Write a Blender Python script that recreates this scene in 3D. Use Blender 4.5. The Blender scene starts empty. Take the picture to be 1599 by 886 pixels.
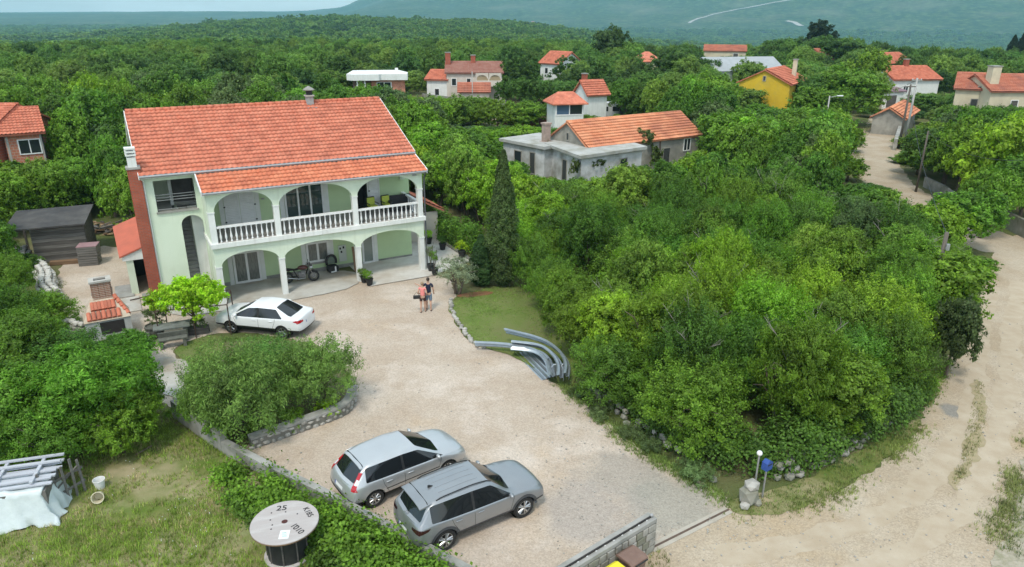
import bpy, bmesh, math, random
import numpy as np
from mathutils import Vector, Matrix
from mathutils.bvhtree import BVHTree

SC = bpy.context.scene
COL = SC.collection
R = math.radians
PI = math.pi
random.seed(7)
RNG = np.random.default_rng(7)

# ------------------------------------------------------------------ camera, sky, sun, exposure
CAM_F, CAM_PITCH, CAM_ROLL, CAM_H = 1109.0, .3602, .0047, 14.3
cam_data = bpy.data.cameras.new('camera')
cam = bpy.data.objects.new('camera', cam_data)
COL.objects.link(cam)
cam_data.sensor_width = 36.0
cam_data.lens = 36.0 * CAM_F / 1599.0
cam_data.clip_start = .2
cam_data.clip_end = 40000
cam.matrix_world = (Matrix.Translation((0, 0, CAM_H)) @ Matrix.Rotation(PI / 2 - CAM_PITCH, 4, 'X')
                    @ Matrix.Rotation(CAM_ROLL, 4, 'Z'))
SC.camera = cam

SUN_EL, SUN_AZ = R(58), R(-163)      # azimuth measured from +Y towards +X (the sun stands behind left of the camera)
world = bpy.data.worlds.new('World')
SC.world = world
world.use_nodes = True
wn = world.node_tree
wn.nodes.clear()
wo = wn.nodes.new('ShaderNodeOutputWorld')
bg = wn.nodes.new('ShaderNodeBackground')
sky = wn.nodes.new('ShaderNodeTexSky')
sky.sky_type = 'NISHITA'
sky.sun_disc = False
sky.sun_elevation = SUN_EL
sky.sun_rotation = SUN_AZ
sky.altitude = 60
sky.dust_density = 1.2
sky.ozone_density = 2.0
# thin layer of cloud over the whole sky
tc = wn.nodes.new('ShaderNodeTexCoord')
mp = wn.nodes.new('ShaderNodeMapping')
mp.inputs['Scale'].default_value = (1.4, 1.4, 9.0)
nz = wn.nodes.new('ShaderNodeTexNoise')
nz.inputs['Scale'].default_value = 2.6
nz.inputs['Detail'].default_value = 7
nz.inputs['Roughness'].default_value = .58
rp = wn.nodes.new('ShaderNodeValToRGB')
rp.color_ramp.elements[0].position = .36
rp.color_ramp.elements[0].color = (.30, .30, .30, 1)
rp.color_ramp.elements[1].position = .68
rp.color_ramp.elements[1].color = (.92, .92, .92, 1)
mx = wn.nodes.new('ShaderNodeMixRGB')
mx.inputs['Color2'].default_value = (6.5, 7.3, 7.5, 1)
wn.links.new(tc.outputs['Generated'], mp.inputs['Vector'])
wn.links.new(mp.outputs['Vector'], nz.inputs['Vector'])
wn.links.new(nz.outputs['Fac'], rp.inputs['Fac'])
wn.links.new(rp.outputs['Color'], mx.inputs['Fac'])
wn.links.new(sky.outputs['Color'], mx.inputs['Color1'])
wn.links.new(mx.outputs['Color'], bg.inputs['Color'])
bg.inputs['Strength'].default_value = .14
wn.links.new(bg.outputs['Background'], wo.inputs['Surface'])

sun_data = bpy.data.lights.new('sun', 'SUN')
sun_data.energy = 1.5
sun_data.angle = R(10)
sun_data.color = (1.0, .93, .80)
sun = bpy.data.objects.new('sun', sun_data)
COL.objects.link(sun)
sun.rotation_euler = Vector((-math.sin(SUN_AZ) * math.cos(SUN_EL), -math.cos(SUN_AZ) * math.cos(SUN_EL),
                             -math.sin(SUN_EL))).to_track_quat('-Z', 'Y').to_euler()
sun.location = (0, 0, 60)

SC.view_settings.view_transform = 'Standard'
SC.view_settings.look = 'None'
SC.view_settings.exposure = 0.74
SC.view_settings.gamma = 1.0
SC.render.engine = 'CYCLES'
SC.cycles.use_denoising = True
SC.cycles.max_bounces = 5
SC.cycles.diffuse_bounces = 3
SC.cycles.glossy_bounces = 3
SC.cycles.transmission_bounces = 3
SC.cycles.transparent_max_bounces = 4
SC.cycles.volume_bounces = 1
SC.cycles.caustics_reflective = False
SC.cycles.caustics_refractive = False
HAZE_DENSITY = .00015

# ------------------------------------------------------------------ survey: a point of the photograph on a level plane of the place
def ray(u, v):
    a, b = u - 799.5, v - 443.0
    cr, sr = math.cos(CAM_ROLL), math.sin(CAM_ROLL)
    a, b = a * cr + b * sr, -a * sr + b * cr
    c, s = math.cos(CAM_PITCH), math.sin(CAM_PITCH)
    return Vector((a, CAM_F * c - b * s, -(CAM_F * s + b * c)))
def G(u, v, z=0.0):
    d = ray(u, v)
    t = (z - CAM_H) / d.z
    return Vector((d.x * t, d.y * t, z))
def PX(p):
    c, s = math.cos(CAM_PITCH), math.sin(CAM_PITCH)
    z = p[2] - CAM_H
    zc = p[1] * c - z * s
    a, b = CAM_F * p[0] / zc, -CAM_F * (p[1] * s + z * c) / zc
    cr, sr = math.cos(CAM_ROLL), math.sin(CAM_ROLL)
    return 799.5 + a * cr - b * sr, 443.0 + a * sr + b * cr

# ------------------------------------------------------------------ materials
def _n(nt, t, **kw):
    n = nt.nodes.new(t)
    for k, v in kw.items():
        if k in n.inputs: n.inputs[k].default_value = v
        else: setattr(n, k, v)
    return n
def rgb(h, k=1.0):
    h = h.lstrip('#')
    c = [int(h[i:i + 2], 16) / 255 for i in (0, 2, 4)]
    return tuple(k * (x / 12.92 if x <= .04045 else ((x + .055) / 1.055) ** 2.4) for x in c)
MATS = {}
def mat(name, col, col2=None, scale=4.0, detail=5, rough=.8, metal=0.0, spec=.3, bump=0.0, bscale=40.0, mix=(.35, .65),
        coat=0.0, coords='Object', stretch=None, col3=None, scale3=.5, bdist=.02, streak=0.0):
    """principled material: two colours mixed by noise, a third by larger noise, fine relief by another"""
    if name in MATS: return MATS[name]
    m = bpy.data.materials.new(name); m.use_nodes = True
    nt = m.node_tree; b = nt.nodes['Principled BSDF']
    b.inputs['Roughness'].default_value = rough
    b.inputs['Metallic'].default_value = metal
    b.inputs['Specular IOR Level'].default_value = spec
    if coat:
        b.inputs['Coat Weight'].default_value = coat
        b.inputs['Coat Roughness'].default_value = .06
    c1 = (*col, 1)
    b.inputs['Base Color'].default_value = c1
    vec = None
    if col2 or bump:
        t = _n(nt, 'ShaderNodeTexCoord')
        vec = _n(nt, 'ShaderNodeNewGeometry').outputs['Position'] if coords == 'World' else t.outputs[coords]
        if stretch:
            q = _n(nt, 'ShaderNodeMapping', Scale=stretch)
            nt.links.new(vec, q.inputs['Vector']); vec = q.outputs['Vector']
    last = None
    if col2:
        z = _n(nt, 'ShaderNodeTexNoise', Scale=scale, Detail=detail, Roughness=.6)
        nt.links.new(vec, z.inputs['Vector'])
        r = _n(nt, 'ShaderNodeValToRGB')
        r.color_ramp.elements[0].position = mix[0]; r.color_ramp.elements[0].color = c1
        r.color_ramp.elements[1].position = mix[1]; r.color_ramp.elements[1].color = (*col2, 1)
        nt.links.new(z.outputs['Fac'], r.inputs['Fac'])
        last = r.outputs['Color']
        if col3:
            z3 = _n(nt, 'ShaderNodeTexNoise', Scale=scale3, Detail=4, Roughness=.6)
            nt.links.new(vec, z3.inputs['Vector'])
            r3 = _n(nt, 'ShaderNodeValToRGB')
            r3.color_ramp.elements[0].position = .45; r3.color_ramp.elements[1].position = .68
            nt.links.new(z3.outputs['Fac'], r3.inputs['Fac'])
            k = _n(nt, 'ShaderNodeMixRGB', Color2=(*col3, 1))
            nt.links.new(r3.outputs['Color'], k.inputs['Fac']); nt.links.new(last, k.inputs['Color1'])
            last = k.outputs['Color']
        if streak:                        # rain streaks and dirt running down a wall
            qs = _n(nt, 'ShaderNodeMapping', Scale=(5.0, 5.0, .35)); nt.links.new(vec, qs.inputs['Vector'])
            zs = _n(nt, 'ShaderNodeTexNoise', Scale=1.0, Detail=6, Roughness=.65); nt.links.new(qs.outputs['Vector'], zs.inputs['Vector'])
            rs = _n(nt, 'ShaderNodeMapRange'); rs.inputs['From Min'].default_value = .52; rs.inputs['From Max'].default_value = .78; rs.inputs['To Max'].default_value = streak
            nt.links.new(zs.outputs['Fac'], rs.inputs['Value'])
            ks = _n(nt, 'ShaderNodeMixRGB', Color2=(col[0] * .55, col[1] * .53, col[2] * .48, 1))
            nt.links.new(rs.outputs['Result'], ks.inputs['Fac']); nt.links.new(last, ks.inputs['Color1']); last = ks.outputs['Color']
        nt.links.new(last, b.inputs['Base Color'])
    if bump:
        zb = _n(nt, 'ShaderNodeTexNoise', Scale=bscale, Detail=4, Roughness=.65)
        nt.links.new(vec, zb.inputs['Vector'])
        bp = _n(nt, 'ShaderNodeBump', Strength=bump, Distance=bdist)
        nt.links.new(zb.outputs['Fac'], bp.inputs['Height'])
        nt.links.new(bp.outputs['Normal'], b.inputs['Normal'])
    MATS[name] = m
    return m
def glass_mat(name, col, rough=.04):
    if name in MATS: return MATS[name]
    m = bpy.data.materials.new(name); m.use_nodes = True
    b = m.node_tree.nodes['Principled BSDF']
    b.inputs['Base Color'].default_value = (*col, 1)
    b.inputs['Roughness'].default_value = rough
    b.inputs['Specular IOR Level'].default_value = .7
    MATS[name] = m
    return m
H0 = {}
def leaf_mat(name, base=None, trans=.45, var=.55, rough=.55, nscale=.9):
    """leaf colour = the object's own tint (or base), varied per plant and per spray of leaves"""
    if name in MATS: return MATS[name]
    m = bpy.data.materials.new(name); m.use_nodes = True
    nt = m.node_tree; b = nt.nodes['Principled BSDF']; out = nt.nodes['Material Output']
    oi = _n(nt, 'ShaderNodeObjectInfo')
    g = _n(nt, 'ShaderNodeNewGeometry')
    z = _n(nt, 'ShaderNodeTexNoise', Scale=nscale, Detail=3, Roughness=.7)
    nt.links.new(g.outputs['Position'], z.inputs['Vector'])
    mr = _n(nt, 'ShaderNodeMapRange')
    mr.inputs['From Min'].default_value = .3; mr.inputs['From Max'].default_value = .7
    mr.inputs['To Min'].default_value = 1.32 * (1 - var * .75); mr.inputs['To Max'].default_value = 1.32 * (1 + var)
    nt.links.new(z.outputs['Fac'], mr.inputs['Value'])
    ri = _n(nt, 'ShaderNodeMapRange')
    ri.inputs['To Min'].default_value = 1 - var * .7; ri.inputs['To Max'].default_value = 1 + var * .7
    nt.links.new(g.outputs['Random Per Island'], ri.inputs['Value'])
    mu = _n(nt, 'ShaderNodeMath', operation='MULTIPLY')
    nt.links.new(mr.outputs['Result'], mu.inputs[0]); nt.links.new(ri.outputs['Result'], mu.inputs[1])
    hs = _n(nt, 'ShaderNodeHueSaturation')
    hr = _n(nt, 'ShaderNodeMapRange')
    hr.inputs['To Min'].default_value = .484; hr.inputs['To Max'].default_value = .506
    nt.links.new(oi.outputs['Random'], hr.inputs['Value'])
    nt.links.new(hr.outputs['Result'], hs.inputs['Hue'])
    nt.links.new(mu.outputs['Value'], hs.inputs['Value'])
    if base: hs.inputs['Color'].default_value = (*base, 1)
    else: nt.links.new(oi.outputs['Color'], hs.inputs['Color'])
    nt.links.new(hs.outputs['Color'], b.inputs['Base Color'])
    b.inputs['Roughness'].default_value = rough
    b.inputs['Specular IOR Level'].default_value = .35
    tr = _n(nt, 'ShaderNodeBsdfTranslucent')
    nt.links.new(hs.outputs['Color'], tr.inputs['Color'])
    ms = _n(nt, 'ShaderNodeMixShader'); ms.inputs['Fac'].default_value = trans
    nt.links.new(b.outputs['BSDF'], ms.inputs[1]); nt.links.new(tr.outputs['BSDF'], ms.inputs[2])
    nt.links.new(ms.outputs['Shader'], out.inputs['Surface'])
    MATS[name] = m
    return m

# ------------------------------------------------------------------ mesh building
class MB:
    """collects simple solids; build() links them as ONE mesh object"""
    def __init__(s): s.v = []; s.f = []; s.mi = []; s.M = Matrix.Identity(4); s.cur = 0
    def at(s, loc=(0, 0, 0), rot=(0, 0, 0), sc=(1, 1, 1)):
        from mathutils import Euler
        s.M = Matrix.Translation(loc) @ Euler(rot).to_matrix().to_4x4() @ Matrix.Diagonal((*sc, 1)); return s
    def add(s, verts, faces):
        n = len(s.v)
        s.v += [tuple(s.M @ Vector(p)) for p in verts]
        s.f += [tuple(i + n for i in f) for f in faces]
        s.mi += [s.cur] * len(faces)
        return s
    def box(s, x0, x1, y0, y1, z0, z1):
        return s.add([(x0, y0, z0), (x1, y0, z0), (x1, y1, z0), (x0, y1, z0), (x0, y0, z1), (x1, y0, z1), (x1, y1, z1), (x0, y1, z1)],
                     [(3, 2, 1, 0), (4, 5, 6, 7), (0, 1, 5, 4), (1, 2, 6, 5), (2, 3, 7, 6), (3, 0, 4, 7)])
    def cbox(s, c, d):
        return s.box(c[0] - d[0] / 2, c[0] + d[0] / 2, c[1] - d[1] / 2, c[1] + d[1] / 2, c[2] - d[2] / 2, c[2] + d[2] / 2)
    def prism(s, pts, h, axis='z', o=0.0):
        """polygon of 2-D points extruded by h along an axis from o"""
        n = len(pts)
        def p3(p, q):
            return {'z': (p[0], p[1], q), 'y': (p[0], q, p[1]), 'x': (q, p[0], p[1])}[axis]
        V = [p3(p, o) for p in pts] + [p3(p, o + h) for p in pts]
        F = [tuple(range(n))[::-1], tuple(range(n, 2 * n))] + [(i, (i + 1) % n, n + (i + 1) % n, n + i) for i in range(n)]
        return s.add(V, F)
    def lathe(s, prof, n=16, axis='z', cap=True):
        """profile of (radius, height) turned round an axis"""
        V = []; F = []
        for r, h in prof:
            for k in range(n):
                a = 2 * PI * k / n
                x, y = r * math.cos(a), r * math.sin(a)
                V.append({'z': (x, y, h), 'y': (x, h, y), 'x': (h, x, y)}[axis])
        for j in range(len(prof) - 1):
            for k in range(n):
                F.append((j * n + k, j * n + (k + 1) % n, (j + 1) * n + (k + 1) % n, (j + 1) * n + k))
        if cap:
            F.append(tuple(range(n))[::-1]); F.append(tuple((len(prof) - 1) * n + k for k in range(n)))
        return s.add(V, F)
    def cyl(s, r, h, n=14, o=0.0, axis='z', r2=None):
        return s.lathe([(r, o), (r if r2 is None else r2, o + h)], n, axis)
    def tube(s, pts, r, n=6, closed=False):
        """round bar along a polyline; r a number or one per point"""
        P = [Vector(p) for p in pts]
        rs = r if isinstance(r, (list, tuple)) else [r] * len(P)
        V = []; F = []
        up = Vector((0, 0, 1))
        prev = None
        for i, p in enumerate(P):
            a = P[i - 1] if i > 0 or closed else p
            b = P[(i + 1) % len(P)] if i < len(P) - 1 or closed else p
            t = (b - a).normalized() if (b - a).length > 1e-9 else Vector((0, 0, 1))
            ref = prev if prev is not None else (up if abs(t.z) < .95 else Vector((1, 0, 0)))
            x = ref - t * ref.dot(t)
            if x.length < 1e-6: x = Vector((1, 0, 0)) - t * t.x
            x.normalize(); y = t.cross(x); prev = x
            for k in range(n):
                q = 2 * PI * k / n
                V.append(p + (x * math.cos(q) + y * math.sin(q)) * rs[i])
        m = len(P)
        for i in range(m if closed else m - 1):
            j = (i + 1) % m
            for k in range(n):
                F.append((i * n + k, i * n + (k + 1) % n, j * n + (k + 1) % n, j * n + k))
        if not closed:
            F.append(tuple(range(n))[::-1]); F.append(tuple((m - 1) * n + k for k in range(n)))
        return s.add(V, F)
    def sweep(s, pts, prof):
        """vertical-sided profile (offset to the left, height) swept along a plan polyline of 3-D points"""
        P = [Vector(p) for p in pts]; V = []; F = []; n = len(prof)
        for i, p in enumerate(P):
            t = (P[min(i + 1, len(P) - 1)] - P[max(i - 1, 0)]); t.z = 0; t.normalize()
            l = Vector((-t.y, t.x, 0))
            V += [p + l * o + Vector((0, 0, h)) for o, h in prof]
        for i in range(len(P) - 1):
            for k in range(n):
                F.append((i * n + k, i * n + (k + 1) % n, (i + 1) * n + (k + 1) % n, (i + 1) * n + k)[::-1])
        F.append(tuple(range(n))); F.append(tuple((len(P) - 1) * n + k for k in range(n))[::-1])
        return s.add(V, F)
    def ball(s, c, r, n=10, m=7, sc=(1, 1, 1)):
        V = [(c[0], c[1], c[2] - r * sc[2])]; F = []
        for j in range(1, m):
            a = PI * j / m
            for k in range(n):
                b = 2 * PI * k / n
                V.append((c[0] + r * sc[0] * math.sin(a) * math.cos(b), c[1] + r * sc[1] * math.sin(a) * math.sin(b), c[2] - r * sc[2] * math.cos(a)))
        V.append((c[0], c[1], c[2] + r * sc[2]))
        for k in range(n):
            F.append((0, 1 + (k + 1) % n, 1 + k))
            F.append((len(V) - 1, 1 + (m - 2) * n + k, 1 + (m - 2) * n + (k + 1) % n))
        for j in range(m - 2):
            for k in range(n):
                F.append((1 + j * n + k, 1 + j * n + (k + 1) % n, 1 + (j + 1) * n + (k + 1) % n, 1 + (j + 1) * n + k))
        return s.add(V, F)
    def mesh(s, name, mats, smooth=False, angle=None):
        me = bpy.data.meshes.new(name)
        me.from_pydata(s.v, [], s.f)
        for m in (mats if isinstance(mats, (list, tuple)) else [mats]): me.materials.append(m)
        if any(s.mi): me.polygons.foreach_set('material_index', s.mi)
        if smooth:
            me.polygons.foreach_set('use_smooth', [True] * len(me.polygons))
            if angle: me.set_sharp_from_angle(angle=R(angle))
        me.update()
        return me
    def build(s, name, mats, parent=None, smooth=False, angle=None, loc=None, rot=None):
        return link(name, s.mesh(name, mats, smooth, angle), parent, loc, rot)
def link(name, me, parent=None, loc=None, rot=None, sc=None):
    o = bpy.data.objects.new(name, me); COL.objects.link(o)
    if parent: o.parent = parent
    if loc is not None: o.location = loc
    if rot is not None: o.rotation_euler = rot
    if sc is not None: o.scale = sc if hasattr(sc, '__len__') else (sc, sc, sc)
    return o
def bevel_mesh(me, w, seg=1, angle=35):
    b = bmesh.new(); b.from_mesh(me)
    es = [e for e in b.edges if len(e.link_faces) == 2 and e.calc_face_angle(0) > R(angle)]
    bmesh.ops.bevel(b, geom=es, offset=w, segments=seg, profile=.6, affect='EDGES', clamp_overlap=True)
    b.to_mesh(me); b.free(); return me
def tag(o, label=None, cat=None, group=None, kind=None):
    if label: o['label'] = label
    if cat: o['category'] = cat
    if group: o['group'] = group
    if kind: o['kind'] = kind
    return o
def thing(name, label, cat, loc=(0, 0, 0), rz=0.0, group=None):
    o = bpy.data.objects.new(name, None); COL.objects.link(o)
    o.empty_display_size = .3
    o.location = loc; o.rotation_euler = (0, 0, rz)
    return tag(o, label, cat, group)
def dup(root, loc=None, rz=None, label=None, group=None, sc=None):
    """a copy of a thing with copies of its parts and sub-parts (mesh data shared)"""
    def cp(o, par):
        c = o.copy(); COL.objects.link(c)
        if par: c.parent = par
        for ch in list(KIDS.get(o.name, [])): cp(bpy.data.objects[ch], c)
        return c
    KIDS = {}
    def walk(o):
        KIDS[o.name] = [c.name for c in o.children]
        for c in o.children: walk(c)
    walk(root)
    r = cp(root, None)
    if loc is not None: r.location = loc
    if rz is not None: r.rotation_euler = (0, 0, rz)
    if sc is not None: r.scale = sc if hasattr(sc, '__len__') else (sc, sc, sc)
    if label: r['label'] = label
    if group: r['group'] = group
    return r
def np_mesh(name, V, F, material, smooth=False):
    """V (n,3) array, F (m,4) or (m,3) array"""
    me = bpy.data.meshes.new(name)
    V = np.ascontiguousarray(V, np.float32); F = np.ascontiguousarray(F, np.int32)
    k = F.shape[1]
    me.vertices.add(len(V)); me.vertices.foreach_set('co', V.ravel())
    me.loops.add(F.size); me.loops.foreach_set('vertex_index', F.ravel())
    me.polygons.add(len(F))
    me.polygons.foreach_set('loop_start', np.arange(0, F.size, k, dtype=np.int32))
    me.polygons.foreach_set('loop_total', np.full(len(F), k, np.int32))
    if smooth: me.polygons.foreach_set('use_smooth', np.ones(len(F), bool))
    me.materials.append(material)
    me.update(calc_edges=True)
    me.validate()
    return me
def inpoly(p, poly):
    x, y = p[0], p[1]; c = False; n = len(poly)
    for i in range(n):
        x1, y1 = poly[i][0], poly[i][1]; x2, y2 = poly[i - 1][0], poly[i - 1][1]
        if (y1 > y) != (y2 > y) and x < (x2 - x1) * (y - y1) / (y2 - y1) + x1: c = not c
    return c
def vnoise(x, y, seed=0):
    """smooth value noise in numpy, about -1..1"""
    x = np.asarray(x, float); y = np.asarray(y, float)
    xi = np.floor(x).astype(np.int64); yi = np.floor(y).astype(np.int64)
    fx = x - xi; fy = y - yi
    fx = fx * fx * (3 - 2 * fx); fy = fy * fy * (3 - 2 * fy)
    def h(a, b):
        n = (a * 374761393 + b * 668265263 + seed * 1442695041) & 0x7fffffff
        n = ((n ^ (n >> 13)) * 1274126177) & 0x7fffffff
        return ((n ^ (n >> 16)) & 0xffff) / 32767.5 - 1
    return (h(xi, yi) * (1 - fx) * (1 - fy) + h(xi + 1, yi) * fx * (1 - fy) + h(xi, yi + 1) * (1 - fx) * fy + h(xi + 1, yi + 1) * fx * fy)
# ------------------------------------------------------------------ terrain
def sstep(a, b, x):
    t = np.clip((x - a) / (b - a), 0, 1); return t * t * (3 - 2 * t)
def hgt(x, y):
    x = np.asarray(x, float); y = np.asarray(y, float)
    D = np.sqrt(x * x + y * y)
    px = 799.5 + 1109 * x / np.maximum(y, 60) / .94          # bearing
    fwd = sstep(40, 200, y)
    # near plain dips a little, then rises to the wooded ridge one kilometre out
    crest = np.interp(px, [-600, 0, 100, 330, 500, 700, 820, 900, 1000, 1150, 1700], [-30, -30, -27, -5, 3, 1, -5, -16, -32, -48, -56])
    dip = np.interp(px, [0, 500, 900, 1000, 1100, 1600], [-14, -10, -12, -22, -26, -18])
    z = dip * sstep(170, 600, D) + (crest - dip) * sstep(620, 1080, D)
    # behind the ridge a valley, then the far ridge on the left and the mountain on the right
    vall = np.interp(px, [0, 400, 900, 1200, 1700], [-40, -40, -60, -72, -76])
    z = z + (vall - crest) * sstep(1120, 2200, D)
    far = np.interp(px, [-900, 0, 130, 250, 330, 420, 480, 500, 540, 583, 640, 720, 900, 1200, 1500, 2400],
                    [24, 16, 24, 32, 36, 38, 42, 52, 74, 150, 205, 270, 400, 560, 640, 700])
    z = z + (far - vall) * sstep(3000, 7200, D) ** .85
    z = z + sstep(300, 1500, D) * (4 * vnoise(x / 140, y / 140, 1) + 2 * vnoise(x / 55, y / 55, 5)) * np.where(far > 60, 1, .5)
    z = z + sstep(3200, 4800, D) * (far > 0) * np.clip(far / 100, .3, 1) * (34 * vnoise(x / 620, y / 620, 2) + 12 * vnoise(x / 240, y / 240, 3))
    # slightly higher ground behind the village on the right
    z = z + 3.0 * np.exp(-((px - 1270) / 110) ** 2) * sstep(150, 235, D) * (1 - sstep(330, 520, D))
    return np.where(y > 40, z * fwd, 0.0)
def terrain():
    n, m = 241, 301
    a = np.linspace(-1, 1, n); X1 = np.sinh(a * 5.4) / np.sinh(5.4) * 8500
    b = np.linspace(0, 1, m); Y1 = -60 + np.sinh(b * 5.2) / np.sinh(5.2) * 8500
    X, Y = np.meshgrid(X1, Y1)
    Z = hgt(X, Y)
    V = np.stack([X.ravel(), Y.ravel(), Z.ravel()], 1)
    i = np.arange(n - 1)[None, :] + n * np.arange(m - 1)[:, None]
    i = i.ravel()
    F = np.stack([i, i + 1, i + n + 1, i + n], 1)
    return np_mesh('ground', V, F, MATS['ground'], smooth=True)

# ground of the wood: earth, grass and low weeds near, tree-covered land far off
def ground_material():
    m = mat('ground', (.100, .130, .040), (.190, .165, .090), scale=.35, detail=6, rough=.95, spec=.1, coords='World',
            col3=(.080, .110, .032), scale3=.06, bump=.6, bscale=5.0, bdist=.15)
    nt = m.node_tree; b = nt.nodes['Principled BSDF']
    src = b.inputs['Base Color'].links[0].from_socket
    g = _n(nt, 'ShaderNodeNewGeometry')
    ln = _n(nt, 'ShaderNodeVectorMath', operation='LENGTH'); nt.links.new(g.outputs['Position'], ln.inputs[0])
    mr = _n(nt, 'ShaderNodeMapRange'); mr.inputs['From Min'].default_value = 400; mr.inputs['From Max'].default_value = 1300
    nt.links.new(ln.outputs['Value'], mr.inputs['Value'])
    z1 = _n(nt, 'ShaderNodeTexNoise', Scale=.035, Detail=9, Roughness=.74); nt.links.new(g.outputs['Position'], z1.inputs['Vector'])
    r1 = _n(nt, 'ShaderNodeValToRGB')
    e = r1.color_ramp.elements
    e[0].position = .38; e[0].color = (.010, .030, .008, 1); e[1].position = .62; e[1].color = (.110, .160, .045, 1)
    e2 = r1.color_ramp.elements.new(.52); e2.color = (.040, .075, .018, 1)
    nt.links.new(z1.outputs['Fac'], r1.inputs['Fac'])
    # bare rocky scrub shows through in places on the mountain
    z2 = _n(nt, 'ShaderNodeTexNoise', Scale=.0035, Detail=8, Roughness=.62); nt.links.new(g.outputs['Position'], z2.inputs['Vector'])
    r2 = _n(nt, 'ShaderNodeValToRGB'); r2.color_ramp.elements[0].position = .50; r2.color_ramp.elements[1].position = .72
    r2.color_ramp.elements[1].color = (.55, .55, .55, 1)
    nt.links.new(z2.outputs['Fac'], r2.inputs['Fac'])
    k = _n(nt, 'ShaderNodeMixRGB', Color2=(.20, .19, .12, 1))
    nt.links.new(r2.outputs['Color'], k.inputs['Fac']); nt.links.new(r1.outputs['Color'], k.inputs['Color1'])
    k2 = _n(nt, 'ShaderNodeMixRGB')
    nt.links.new(mr.outputs['Result'], k2.inputs['Fac']); nt.links.new(src, k2.inputs['Color1']); nt.links.new(k.outputs['Color'], k2.inputs['Color2'])
    nt.links.new(k2.outputs['Color'], b.inputs['Base Color'])
ground_material()
tag(link('ground', terrain()), kind='structure')

# ------------------------------------------------------------------ sheets of gravel, concrete and grass laid on it
def edge_noise(poly, step=.12, amp=.16, seed=0, smooth=True):
    """plan polygon resampled with an uneven edge; rounded by corner cutting first"""
    P = [Vector((p[0], p[1])) for p in poly]
    if smooth:
        for _ in range(2):
            Q = []
            for i, p in enumerate(P):
                q = P[(i + 1) % len(P)]
                Q += [p * .75 + q * .25, p * .25 + q * .75]
            P = Q
    out = []
    for i, p in enumerate(P):
        q = P[(i + 1) % len(P)]; L = (q - p).length
        n = max(1, int(L / step))
        for k in range(n):
            w = p.lerp(q, k / n)
            dx = amp * (float(vnoise(w.x * 1.3, w.y * 1.3, seed)) + .45 * float(vnoise(w.x * 3.1, w.y * 3.1, seed + 1)) + .16 * float(vnoise(w.x * 8, w.y * 8, seed + 5)))
            dy = amp * (float(vnoise(w.x * 1.3, w.y * 1.3, seed + 2)) + .45 * float(vnoise(w.x * 3.1, w.y * 3.1, seed + 3)) + .16 * float(vnoise(w.x * 8, w.y * 8, seed + 6)))
            out.append((w.x + dx, w.y + dy))
    return out
def sheet(name, poly, z, material, step=.12, amp=.16, seed=0, smooth=True, kind='structure'):
    P = edge_noise(poly, step, amp, seed, smooth) if amp else [(p[0], p[1]) for p in poly]
    from mathutils.geometry import delaunay_2d_cdt
    V2, _, F2, _, _, _ = delaunay_2d_cdt([Vector(p) for p in P], [], [list(range(len(P)))], 1, 1e-5)
    me = bpy.data.meshes.new(name)
    me.from_pydata([(v.x, v.y, z) for v in V2], [], [f if (V2[f[1]] - V2[f[0]]).cross(V2[f[2]] - V2[f[0]]) > 0 else f[::-1] for f in F2]); me.update()
    me.materials.append(material)
    return tag(link(name, me), kind=kind)
def gpoly(pts): return [G(*p) for p in pts]

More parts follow.
